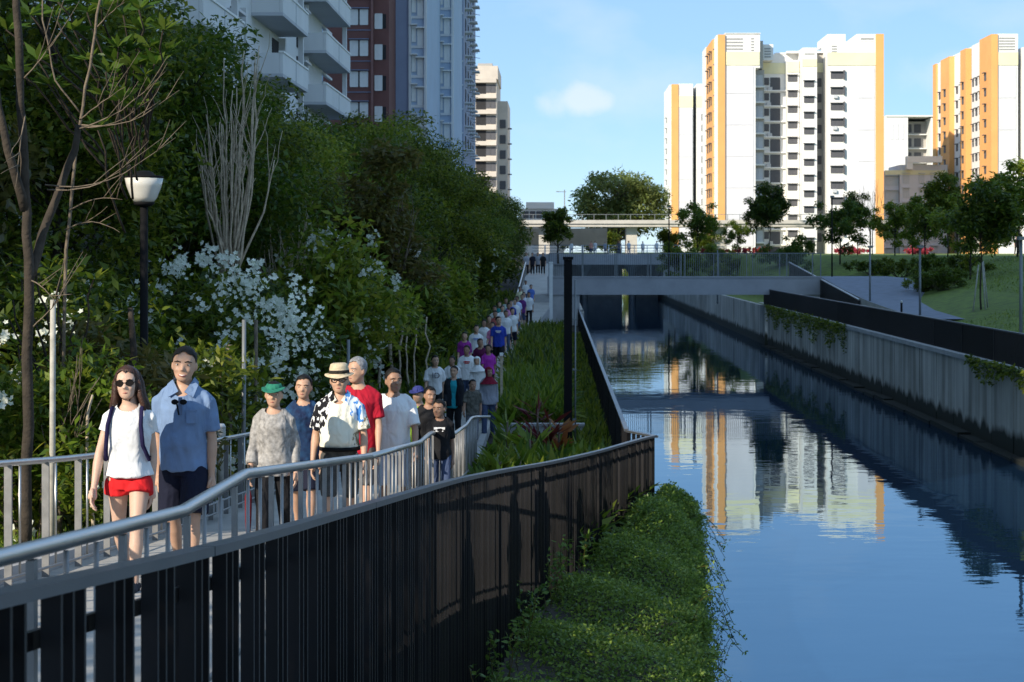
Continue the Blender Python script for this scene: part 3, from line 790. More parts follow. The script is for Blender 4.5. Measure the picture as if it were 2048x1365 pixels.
# ---------------------------------------------------------------- main white and orange tower on the right
def tower_main():
    D = 316.0
    X = lambda x: PX(x, D); Z = lambda y: PZ(y, D)
    t = empty('apartment_tower', 'wide white apartment tower with orange edges, yellow bands and a dark central window recess', 'building', (X(1590), D, 5.2))
    zb = 5.0
    FL = 2.843
    # wings and core
    MB().box(X(1450), X(1511), D, D + 42, zb, Z(68)).build('wall', M['towerwhite'], t)
    MB().box(X(1511), X(1520), D + .02, D + 6, Z(136), Z(69)).build('wall', M['towerwhite'], t)
    MB().box(X(1435.5), X(1449.8), D - 0.4, D + 3.6, zb, Z(70)).build('corner_band', M['orange'], t)
    MB().box(X(1432.5), X(1435.4), D - .1, D + 4.2, zb, Z(71)).build('corner_rib', M['towerwhite'], t)
    # flank: receding left side
    MB().box(X(1438), X(1449.9), D + 4.3, D + 8, zb, Z(75)).build('wall', M['towerwhite'], t)
    MB().box(X(1433), X(1449.9), D + 8.02, D + 22, zb, Z(68)).build('side_band', M['orange'], t)
    MB().box(X(1432), X(1449.9), D + 22.02, D + 30, zb, Z(66)).build('wall', M['towerwhite'], t)
    for k in range(13):
        z = zb + 3.0 + k * FL
        for dy in (10.5, 14, 18): win(t, 1.3, 1.2, (X(1433) - 0.003, D + dy, z), -R90, 2, True, 'frame_d')
        win(t, 1.0, 1.2, (X(1438) - 0.003, D + 6.2, z), -R90, 1, True, 'frame_d')
    # panels on the left wing front
    zs = [Z(y) for y in (494, 440, 377, 314, 251, 188, 133)]
    for a, b_ in zip(zs, zs[1:]): MB().box(X(1453), X(1507), D - 0.10, D - 0.003, a + 0.06, b_ - 0.06).build('wall_panel', M['towergrey'], t)
    MB().box(X(1450.4), X(1519), D - 0.12, D - 0.002, Z(131), Z(104)).build('yellow_band', M['yellow'], t)
    louvres(t, X(1453), X(1486), D, Z(102), Z(75), 4); louvres(t, X(1502), X(1508), D, Z(104), Z(75), 5)
    MB().box(X(1449.5), X(1521), D - .2, D + 6, Z(68), Z(66.5)).build('parapet', M['towerwhite'], t)
    # recess
    DR = D + 7.0
    XR_ = lambda x: PX(x, DR); ZR = lambda y: PZ(y, DR)
    MB().box(X(1511), X(1768), DR, D + 42, zb, Z(100)).build('wall', M['towerwhite'], t)
    MB().box(X(1521), XR_(1582), DR - 0.12, DR - 0.003, Z(140), Z(118)).build('yellow_band', M['yellow'], t)
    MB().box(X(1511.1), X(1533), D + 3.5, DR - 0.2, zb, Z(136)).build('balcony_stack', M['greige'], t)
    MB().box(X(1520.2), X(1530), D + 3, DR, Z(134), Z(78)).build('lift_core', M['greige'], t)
    MB().box(X(1530.1), X(1552), D + 4, DR, Z(116), Z(84)).build('lift_core', M['towerwhite'], t)
    louvres(t, X(1534), X(1547), D + 4, Z(112), Z(90), 4)
    for k in range(12):
        z = Z(157.5) - k * FL
        # glazed balcony beside the left wing
        win(t, 1.45, 2.0, (X(1521.5), D + 3.5 - 0.003, z - 0.1), 0, 2, False, 'frame', 'glass_l')
        MB().box(X(1508.2), X(1533.5), D + 2.6, D + 3.49, z - 1.35, z - 1.05).build('balcony', M['towerwhite'], t)
        MB().box(X(1511.2), X(1513), D + 2.4, D + 3.3, z - 1.0, z + 1.2).build('balcony_screen', M['glass_l'], t)
        win(t, 1.25, 1.15, (X(1540), DR - 0.003, z + 0.15), 0, 2, False, 'frame_d')
        win(t, 1.75, 2.15, (X(1560), DR - 0.003, z - 0.3), 0, 3, False, 'frame_d')
        MB().box(X(1533.2), X(1581), DR - 0.5, DR - 0.004, z - 1.72, z - 1.46).build('ledge', M['towerwhite'], t)
        if WR.random() < .8: ax = X(1536 + WR.random() * 12); MB().box(ax, ax + .8, DR - .45, DR - .1, z - 1.455, z - .9).build('air_conditioner', M['frame'], t)
        if WR.random() < .4: ax = X(1660 + WR.random() * 20); MB().box(ax, ax + .75, D - .2, D + .29, Z(151) - k * FL - 1.3 + .001, Z(151) - k * FL - .75).build('air_conditioner', M['frame'], t)
    MB().box(X(1581), X(1605), D + 4.2, DR, zb, Z(116)).build('wall', M['towerwhite'], t)
    for k in range(12): win(t, 1.65, 1.0, (X(1591.5), D + 4.2 - 0.003, Z(153) - k * FL), 0, 2, True, 'frame_d')
    MB().box(X(1581.2), X(1604.9), D + 4.08, D + 4.198, Z(140), Z(118)).build('yellow_band', M['yellow'], t)
    # projecting stair shaft
    MB().box(X(1606), X(1635), D + 0.6, DR, zb + 2.5, Z(95)).build('stair_shaft', M['towerwhite'], t)
    MB().box(X(1606.2), X(1634.8), D + 0.5, D + 0.598, Z(133), Z(118)).build('yellow_band', M['yellow'], t)
    louvres(t, X(1610), X(1630), D + 0.6, Z(110), Z(105), 1)
    for k in range(12): win(t, 1.75, 0.95, (X(1619), D + 0.6 - 0.003, Z(168) - k * FL), 0, 2, True, 'frame_d')
    for x in (1608, 1632): MB().box(X(x), X(x + 2.5), D + 0.8, D + 1.2, zb, zb + 2.5).build('column', M['towerwhite'], t)
    # slot to the right of it, its shade painted as grey wall
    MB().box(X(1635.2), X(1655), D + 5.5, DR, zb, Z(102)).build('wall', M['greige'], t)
    MB().box(X(1635.2), X(1654.9), D + 5.4, D + 5.498, Z(139), Z(120)).build('yellow_band', M['yellow'], t)
    for k in range(11): win(t, 1.2, 1.4, (X(1645), D + 5.5 - 0.003, Z(160) - k * FL), 0, 2, False, 'frame_d')
    # right wing
    MB().box(X(1655), X(1752), D + 0.3, DR, zb, Z(84)).build('wall', M['towerwhite'], t)
    MB().box(X(1656), X(1692), D + 0.5, DR + 6, Z(84), Z(68)).build('lift_core', M['towerwhite'], t)
    MB().box(X(1714), X(1752), D + 0.4, DR + 6, Z(84), Z(68)).build('lift_core', M['towerwhite'], t)
    louvres(t, X(1722), X(1748), D + 0.4, Z(102), Z(74), 4); louvres(t, X(1664), X(1674), D + 0.3, Z(106), Z(90), 3)
    MB().box(X(1655.2), X(1752), D + 0.18, D + 0.298, Z(131), Z(105)).build('yellow_band', M['yellow'], t)
    zs = [Z(y) for y in (494, 450, 387, 324, 261, 197, 133)]
    for a, b_ in zip(zs, zs[1:]): MB().box(X(1716), X(1750), D + 0.2, D + 0.297, a + 0.06, b_ - 0.06).build('wall_panel', M['towergrey'], t)
    for k in range(11): win(t, 2.1, 1.05, (X(1674), D + 0.3 - 0.003, Z(151) - k * FL), 0, 3, True, 'frame_d', 'glass_l' if k in (2, 6) else 'glass')
    for k in range(11): MB().box(X(1687), X(1690), D - 0.2, D + 0.29, Z(144) - k * FL - 1.3, Z(144) - k * FL + .3).build('drying_rack', M['frame_d'], t)
    MB().box(X(1752.2), X(1768), D + 0.1, D + 10, zb, Z(68)).build('corner_band', M['orange'], t)
    MB().box(X(1581), X(1656), D + 5, D + 12, Z(100), Z(96)).build('parapet', M['towerwhite'], t)
    MB().box(X(1560), X(1582), DR - .1, D + 12, Z(100.5), Z(97)).build('parapet', M['towerwhite'], t)
tower_main()

def tower_left():
    D = 470.0
    X = lambda x: PX(x, D); Z = lambda y: PZ(y, D)
    t = empty('apartment_tower', 'narrow white and orange tower standing farther back beside the rain tree', 'building', (X(1375), D, 5.2))
    zb = 5.0; FL = 2.85
    MB().box(X(1357), X(1386), D, D + 30, zb, Z(168)).build('wall', M['towerwhite'], t)
    MB().box(X(1343.5), X(1356.8), D - 0.3, D + 18, zb, Z(169)).build('corner_band', M['orange'], t)
    MB().box(X(1339), X(1343.3), D + 1, D + 24, zb, Z(169.5)).build('wall', M['towerwhite'], t)
    MB().box(X(1386.1), X(1393), D + 6, D + 30, zb, Z(172)).build('wall', M['greige'], t)
    MB().box(X(1393.1), X(1425), D, D + 30, zb, Z(168)).build('wall', M['towerwhite'], t)
    zs = [Z(y) for y in (494, 450, 405, 360, 315, 270, 217)]
    for a, b_ in zip(zs, zs[1:]): MB().box(X(1358.5), X(1385), D - .1, D - .003, a + .06, b_ - .06).build('wall_panel', M['towergrey'], t)
    MB().box(X(1357.2), X(1386), D - .12, D - .003, Z(215), Z(192)).build('yellow_band', M['yellow'], t)
    MB().box(X(1393.2), X(1407), D - .12, D - .003, Z(215), Z(192)).build('yellow_band', M['yellow'], t)
    for k in range(12):
        win(t, 0.6, 1.6, (X(1389.6), D + 6 - .003, Z(235) - k * FL), 0, 1, False, 'frame_d')
        win(t, 0.8, 1.7, (X(1406), D - .003, Z(235) - k * FL), 0, 1, False, 'frame_d')
        win(t, 1.0, 1.1, (X(1339) - .003, D + 12, Z(235) - k * FL), -R90, 1, True, 'frame_d')
tower_left()

def tower_right():
    D = 316.0
    X = lambda x: PX(x, D); Z = lambda y: PZ(y, D)
    t = empty('apartment_tower', 'white and orange tower at the far right with a long windowed side receding', 'building', (X(2015), D, 5.2))
    zb = 5.0; FL = 2.843
    MB().box(X(1995), X(2036), D, D + 48, zb, Z(68)).build('wall', M['towerwhite'], t)
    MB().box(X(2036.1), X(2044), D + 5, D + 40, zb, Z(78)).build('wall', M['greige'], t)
    MB().box(X(2044.1), X(2130), D, D + 40, zb, Z(95)).build('wall', M['towerwhite'], t)
    zs = [Z(y) for y in (494, 450, 387, 324, 261, 197, 133)]
    for a, b_ in zip(zs, zs[1:]): MB().box(X(1997), X(2032), D - .1, D - .003, a + .06, b_ - .06).build('wall_panel', M['towergrey'], t)
    MB().box(X(1995.3), X(2036), D - .12, D - .003, Z(131), Z(105)).build('yellow_band', M['yellow'], t)
    louvres(t, X(1998), X(2030), D, Z(102), Z(74), 5)
    x0 = X(1995)
    # the receding left side: alternate orange and white bays, one slot with its shade painted grey
    def face(d0, d1, col, out, top):
        MB().box(x0 - out, x0 - 0.02, D + d0, D + d1, zb, Z(top)).build('side_band' if col == 'orange' else 'wall', M[col], t)
    SIDE = [(-0.3, 8.5, 'orange', 1.2, 69), (8.52, 17, 'towerwhite', 0.6, 70), (17.02, 19.5, 'greige', -0.0 + 0.1, 72), (19.52, 24, 'orange', 1.2, 72), (24.02, 33, 'towerwhite', 0.3, 74), (33.02, 41, 'orange', 1.3, 72), (41.02, 45, 'towerwhite', 1.0, 74), (45.02, 48, 'orange', 1.4, 74)]
    for s_ in SIDE: face(*s_)
    for k in range(12):
        z = Z(150) - k * FL
        for (dd, out, w) in ((4, 1.2, 1.2), (10.3, 0.6, 1.3), (13.2, 0.6, 1.3), (15.8, 0.6, 1.0), (21.7, 1.2, 1.2), (26.5, 0.3, 1.3), (30.5, 0.3, 1.3), (37, 1.3, 1.4), (43, 1.0, 1.3)):
            win(t, w, 1.15, (x0 - out - .003, D + dd, z), -R90, 2, True, 'frame_d')
tower_right()

def block_behind():
    D = 430.0
    X = lambda x: PX(x, D); Z = lambda y: PZ(y, D)
    t = empty('apartment_block', 'low white block seen between the two bigger towers', 'building', (X(1820), D, 5.2))
    MB().box(X(1772), X(1816), D, D + 20, 5, Z(234)).build('wall', M['towerwhite'], t)
    MB().box(X(1816.1), X(1862), D + 6, D + 20, 5, Z(240)).build('wall', M['greige'], t)
    MB().box(X(1862.1), X(1900), D, D + 20, 5, Z(236)).build('wall', M['towerwhite'], t)
    MB().box(X(1772), X(1900), D - .3, D + 20, Z(234) + .01, Z(231)).build('parapet', M['towerwhite'], t)
    for x in (1781, 1791, 1802): MB().box(X(x), X(x + 6), D - .1, D - .003, Z(280), Z(247)).build('wall_panel', M['towergrey'], t)
    for k in range(7):
        z = Z(254) - k * 3.5
        win(t, 1.6, 1.9, (X(1826), D + 6 - .003, z), 0, 2, False, 'frame_d'); win(t, 1.6, 1.9, (X(1845), D + 6 - .003, z), 0, 2, False, 'frame_d')
        MB().box(X(1818), X(1861), D + 4.5, D + 5.99, z - 1.7, z - 1.45).build('balcony', M['towerwhite'], t)
    D = 345.0
    X2 = lambda x: PX(x, D); Z2 = lambda y: PZ(y, D)
    t = empty('apartment_block', 'shaded violet grey block with white roof frame between the towers', 'building', (X2(1830), D, 5.2))
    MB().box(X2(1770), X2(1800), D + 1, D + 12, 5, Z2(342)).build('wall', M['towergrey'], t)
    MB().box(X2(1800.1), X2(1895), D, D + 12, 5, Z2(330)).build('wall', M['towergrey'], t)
    MB().box(X2(1770), X2(1895), D - .12, D - .003 + 0.0, Z2(350), Z2(341)).build('yellow_band', M['yellow'], t)
    MB().box(X2(1810), X2(1880), D - 2, D - 0.2, Z2(326), Z2(314)).build('roof_frame', M['towerwhite'], t)
    MB().box(X2(1810), X2(1822), D - 1.9, D - 0.21, Z2(340), Z2(326.1)).build('roof_frame', M['towerwhite'], t)
    for k in range(7):
        z = Z2(362) - k * 2.85
        win(t, 2.6, 1.7, (X2(1786), D + 1 - .003, z), 0, 3, True, 'frame', 'glass')
        for x, w in ((1812, 1.2), (1843, 1.0), (1868, 1.3)): win(t, w, 1.8, (X2(x), D - .003, z + 0.4), 0, 1, True, 'frame', 'glass')
block_behind()

def low_white_building():
    D = 335.0
    X = lambda x: PX(x, D); Z = lambda y: PZ(y, D)
    t = empty('low_building', 'low sunlit white building partly behind dark tree near the viaduct', 'building', (X(1090), D, 5))
    MB().box(X(1040), X(1128), D, D + 15, 4, Z(418)).build('wall', M['towerwhite'], t)
    MB().box(X(1052), X(1108), D - .5, D + 15.2, Z(418) + .01, Z(405)).build('roof', M['towerwhite'], t)
    for k in range(6): win(t, 1.0, 1.2, (X(1052 + k * 13), D - .003, Z(430)), 0, 2, False, 'frame_d')
low_white_building()

# ---------------------------------------------------------------- left: white balcony block (long side runs along the canal)
def block_a():
    XF_ = -14.0
    t = empty('apartment_block', 'white apartment block with projecting balconies rising above the trees', 'building', (-20, 70, 1.3))
    MB().box(-27, XF_, 14.5, 104, 1.0, 44).build('wall', M['hdbwhite'], t)
    MB().box(-27, XF_ - 0.6, 104.02, 109, 1.0, 44).build('wall', M['hdbblue'], t)
    FL = 2.8
    # floors: parapet heights seen at the right end
    z0 = PZ(118, 106) - 0.5
    zk = [z0 + FL * k for k in range(-5, 9)]
    for z in zk:
        # flat dark panels painting the shade of door recesses, white piers behind each balcony
        for a in (46, 57, 68, 79, 90, 98):
            MB().box(XF_ - .002, XF_ + 0.05, a - 4.2, a - 2.4, z - 0.2, z + 2.1).build('door_shade_panel', M['opening_shade'], t)
            MB().box(XF_ + .0, XF_ + 0.35, a - 2.3, a - 1.9, z - 0.1, z + 2.3).build('pier', M['hdbwhite'], t)
        for a, b_ in ((20, 27), (40, 49), (62, 70), (80, 88), (95, 106)):
            y = z - 0.25
            MB().box(XF_ + 0.002, XF_ + 1.45, a, b_, y - 0.15, y).build('balcony_slab', M['hdbpanel'], t)
            mb = MB(); mb.box(XF_ + 1.30, XF_ + 1.45, a, b_, y + .003, y + 0.95); mb.box(XF_ + .003, XF_ + 1.29, a, a + 0.14, y + .003, y + 0.95)
            mb.build('balcony_parapet', M['hdbwhite'], t)
            MB().bar((XF_ + 1.375, a - .05, y + 1.0), (XF_ + 1.375, b_ + .05, y + 1.0), 0.24, 0.09).build('parapet_cap', M['whitepaint'], t)
            MB().box(XF_ + 1.42, XF_ + 1.47, (a + b_) / 2 - .06, (a + b_) / 2 + .06, y - .1, y + 0.95).build('parapet_rib', M['hdbpanel'], t)
            MB().box(XF_ + 1.0, XF_ + 1.25, b_ - 0.3, b_ - 0.02, y + .95, y + FL - .16).build('column', M['hdbwhite'], t)
        for a in (53, 75, 95): win(t, 1.6, 1.4, (XF_ + .003, a, z + 1.0), R90, 2, True, 'frame')
        win(t, 1.6, 1.6, (XF_ - .6 + .003, 106.8, z + 0.9), R90, 2, True, 'frame', 'glass_l')
        MB().box(XF_ - .2, XF_ - .02, 104.1, 108.9, z - .55, z - .4).build('ledge', M['hdbwhite'], t)
block_a()

def block_b():
    FL = 2.8
    # brown stair block
    D = 158.0; X = lambda x: PX(x, D); Z = lambda y: PZ(y, D)
    t = empty('apartment_block', 'brown and slate blue apartment block with white framed windows behind the trees', 'building', (-15, 175, 1.3))
    MB().box(X(640), X(742), D, D + 14, 1, 47).build('wall', M['hdbbrown'], t)
    MB().box(X(746), X(777), D + 0.5, D + 14, 1, 47).build('wall', M['hdbbrown'], t)
    MB().box(X(742.2), X(745.8), D - .25, D + 14, 1, 47).build('pilaster', mat('pilaster_brown', (0.25, 0.13, 0.12), 0.9), t)
    for k in range(-4, 12):
        z = Z(97) + FL * k
        win(t, .70, 1.3, (X(708), D - .003, z), 0, 2, False, 'whitepaint', 'glass_l'); win(t, .70, 1.3, (X(728), D - .003, z), 0, 2, False, 'whitepaint', 'glass_l')
        MB().box(X(716), X(720), D - .04, D - .003, z - .65, z + .65).build('opening_shade_panel', M['opening_shade'], t); MB().box(X(698), X(738), D - .3, D - .003, z + .78, z + .86).build('sunshade', M['hdbdark'], t)
        win(t, .66, 1.3, (X(756), D + .5 - .003, z - 0.3), 0, 2, False, 'whitepaint', 'glass_l'); MB().box(X(764), X(771), D + .46, D + .497, z - .95, z + .35).build('opening_shade_panel', M['opening_shade'], t)
        MB().box(X(690), X(742), D - .06, D - .003, z - 1.2, z - 1.12).build('string_course', M['hdbdark'], t)
    # slate stacks stepping away
    D = 165.0
    def stack(D, xa, xb, xw, plain, panel, name, z_off):
        X = lambda x: PX(x, D); Z = lambda y: PZ(y, D)
        MB().box(X(xa), X(xw), D, D + 24, 1, 47).build('wall', M[plain], t)
        MB().box(X(xw) + .01, X(xb), D + .15, D + 24, 1, 47).build('wall', M[panel], t)
        for xx in (xw, xb): MB().box(X(xx) - .12, X(xx) + .12, D - .2, D + .3, 1, 47).build('downpipe', M['hdbwhite'], t)
        wv = X(xb) - X(xw)
        for k in range(-5, 13):
            z = Z(z_off) + FL * k
            win(t, round(wv * .26, 2), 1.5, (X(xw) + wv * .25, D + .15 - .003, z), 0, 1, True, 'whitepaint', 'glass')
            win(t, round(wv * .36, 2), 1.5, (X(xw) + wv * .66, D + .15 - .003, z - .3), 0, 2, True, 'whitepaint', 'glass')
            MB().box(X(xw) + .02, X(xb) - .02, D + .05, D + .148, z - 1.35, z - 1.1).build('spandrel', M['hdbwhite'], t)
    stack(165, 778, 851, 820, 'hdbslate', 'hdbblue', 'a', 68)
    stack(186, 850, 905, 873, 'hdbdark', 'hdbblue', 'b', 100)
    D = 205.0
    X = lambda x: PX(x, D); Z = lambda y: PZ(y, D)
    MB().box(X(895), X(927), D, D + 30, 1, 44).build('wall', M['hdbslate'], t)
    for k in range(-4, 13):
        z = Z(90) + FL * k
        win(t, 1.0, 1.4, (X(915), D - .003, z), 0, 1, True, 'whitepaint', 'glass')
        for d in (3, 9, 15, 21):
            MB().box(X(927) + .003, X(927) + 0.9, D + d, D + d + 2.4, z - 1.0, z - .85).build('ledge', M['hdbwhite'], t)
            win(t, 1.3, 1.3, (X(927) + .003, D + d + 1.2, z), R90, 2, False, 'frame_d')
            MB().bar((X(927) + .1, D + d + .2, z + .9), (X(927) + 1.0, D + d + .2, z + .75), .06, .06).build('clothes_pole', M['frame_d'], t)
block_b()

def block_c():
    D = 311.0
    X = lambda x: PX(x, D); Z = lambda y: PZ(y, D)
    t = empty('apartment_block', 'sunlit beige block with dark window rows and banded balconies, last on the left', 'building', (X(975), D, 3))
    MB().box(X(905), X(993), D, D + 22, 2, Z(150)).build('wall', M['beige'], t)
    MB().box(X(948), X(996), D - .8, D + 18, Z(160), Z(133)).build('parapet', M['beige'], t)
    MB().box(X(956), X(985), D - .7, D + 8, Z(133) + .01, Z(128)).build('roof', M['greige'], t)
    MB().box(X(993.1), X(1013), D + 7, D + 24, 2, Z(196)).build('wall', M['beige'], t)
    for k in range(-1, 12):
        z = Z(178) - 2.78 * k
        if k >= 0:
            for x, w, g in ((945, .9, 'glass'), (962, 1.5, 'opening_shade'), (976, .7, 'glass'), (986, .9, 'glass')):
                if g == 'opening_shade': MB().box(X(x) - .9, X(x) + .9, D - .03, D - .003, z - .95, z + .95).build('opening_shade_panel', M['opening_shade'], t)
                else: win(t, w, 1.3, (X(x), D - .003, z), 0, 1, False, 'frame_d')
        if k <= 10: MB().box(X(936), X(993), D - .9, D - .004, z - 1.75, z - 1.0).build('balcony_band', M['beige'], t)
        if k >= 2:
            win(t, 1.0, 1.4, (X(1003), D + 7 - .003, z - .2), 0, 2, False, 'frame_d')
            MB().box(X(1012.8), X(1013) + .7, D + 8, D + 10, z - 1.0, z - .85).build('ledge', M['frame_d'], t)
block_c()
# unseen slab block added behind the balcony block to keep the slate block in shade
t = empty('apartment_block', 'unseen grey slab block added behind the white balcony block for shade', 'building', (-46, 118, 1.3))
MB().box(-56, -38, 84, 152, 1, 52).build('wall', M['hdbpanel'], t)
for k in range(16):
    for d in range(12): win(t, 1.8, 1.4, (-38 + .003, 88 + d * 5.4, 4 + k * 3), R90, 2, True, 'frame')
# ================================================================== PEOPLE
def skinmat(name, c):
    m = mat(name, c, 0.5, var=0.06, nscale=12, spec=0.35)
    b = m.node_tree.nodes['Principled BSDF']
    b.inputs['Subsurface Weight'].default_value = 0.08
    b.inputs['Subsurface Radius'].default_value = (0.02, 0.008, 0.004)
    return m
M['skin_pale'] = skinmat('skin_pale', (0.59, 0.385, 0.285))
M['skin_tan'] = skinmat('skin_tan', (0.52, 0.315, 0.215))
M['skin_brown'] = skinmat('skin_brown', (0.34, 0.195, 0.13))
M['hair_black'] = mat('hair_black', (0.009, 0.008, 0.008), 0.6, var=0.3, nscale=30, bump=0.3, bscale=90, spec=.25)
M['hair_brown'] = mat('hair_dark_brown', (0.050, 0.022, 0.014), 0.40, var=0.5, nscale=24, bump=0.5, bscale=90)
M['hair_grey'] = mat('hair_grey', (0.24, 0.24, 0.25), 0.55, var=0.4, nscale=30, bump=0.5, bscale=90)
M['eyewhite'] = mat('eye_white', (0.7, 0.68, 0.65), 0.3, var=0)
M['eyedark'] = mat('eye_dark', (0.015, 0.010, 0.008), 0.15, var=0)
M['lips'] = mat('lips', (0.36, 0.12, 0.10), 0.45, var=0.05)
M['teeth'] = mat('teeth', (0.75, 0.72, 0.66), 0.35, var=0)
def cloth(name, c, var=0.10, c2=None, nscale=6, stretch=(1, 1, 1), detail=3):
    m = mat(name, c, 0.88, var=var, nscale=nscale, col2=c2, stretch=stretch, detail=detail, spec=0.2)
    n, l = m.node_tree.nodes, m.node_tree.links
    t = n.new('ShaderNodeTexCoord'); mpn = n.new('ShaderNodeMapping'); mpn.inputs['Scale'].default_value = (1.0, 1.0, 0.45); mpn.inputs['Rotation'].default_value = (0, 0.5, 0)
    nn = n.new('ShaderNodeTexNoise'); nn.inputs['Scale'].default_value = 7.5; nn.inputs['Detail'].default_value = 2.5; nn.inputs['Distortion'].default_value = 0.8
    l.new(t.outputs['Object'], mpn.inputs[0]); l.new(mpn.outputs[0], nn.inputs[0])
    bp = n.new('ShaderNodeBump'); bp.inputs['Strength'].default_value = 0.85; bp.inputs['Distance'].default_value = 0.06
    l.new(nn.outputs['Fac'], bp.inputs['Height']); l.new(bp.outputs[0], n['Principled BSDF'].inputs['Normal'])
    return m
CL = {}
def cl(c, c2=None, **k):
    key = (c, c2)
    if key not in CL: CL[key] = cloth('cloth', c, c2=c2, **k)
    return CL[key]

def baked(mb, name, voxel, smooth=3, disp=0.0, seed=0):
    """Fuse the closed shapes in mb into one continuous skin."""
    me = mb.mesh('tmp'); ob = bpy.data.objects.new('tmp', me); COL.objects.link(ob)
    r = ob.modifiers.new('r', 'REMESH'); r.mode = 'VOXEL'; r.voxel_size = voxel; r.use_smooth_shade = True
    s = ob.modifiers.new('s', 'SMOOTH'); s.factor = 0.5; s.iterations = smooth
    dg = bpy.context.evaluated_depsgraph_get(); dg.update()
    out = bpy.data.meshes.new_from_object(ob.evaluated_get(dg)); out.name = name
    bpy.data.objects.remove(ob); bpy.data.meshes.remove(me)
    out.materials.clear()
    n = len(out.vertices)
    if disp > 0 and n:
        co = np.empty(n * 3); out.vertices.foreach_get('co', co); co = co.reshape(-1, 3)
        no = np.empty(n * 3); out.vertices.foreach_get('normal', no); no = no.reshape(-1, 3)
        q = np.random.default_rng(seed); w = np.zeros(n)
        for i in range(7):
            k = q.normal(size=3) * np.array([22, 22, 9]) * (0.6 + 0.22 * i); w += np.sin(co @ k + q.random() * 6.28) / (1 + 0.25 * i)
        co += no * (w * disp)[:, None]
        out.vertices.foreach_set('co', co.ravel()); out.update()
    out.polygons.foreach_set('use_smooth', np.ones(len(out.polygons), dtype=bool))
    return out
HEADP = [(t_, w_ * 1.06, y_, r_) for t_, w_, y_, r_ in [(0.00, .10, -.21, .09), (0.05, .175, -.18, .17), (0.12, .225, -.13, .245), (0.20, .26, -.085, .30), (0.30, .292, -.05, .345), (0.42, .318, -.015, .375), (0.55, .33, .01, .395), (0.68, .332, .02, .405), (0.80, .30, .03, .37), (0.90, .225, .035, .28), (0.965, .13, .04, .165), (1.0, .03, .04, .04)]]
def head_ring(t):
    for (a, b_) in zip(HEADP, HEADP[1:]):
        if t <= b_[0]:
            k = (t - a[0]) / (b_[0] - a[0]); return [a[i] + (b_[i] - a[i]) * k for i in range(1, 4)]
    return HEADP[-1][1:]
def limb(hip, pitch, L, side=0.0):
    # pitch > 0 swings forward (towards -y); side > 0 swings outward to +x
    return Vector(hip) + Vector((math.sin(side) * math.cos(pitch), -math.sin(pitch), -math.cos(side) * math.cos(pitch))) * L

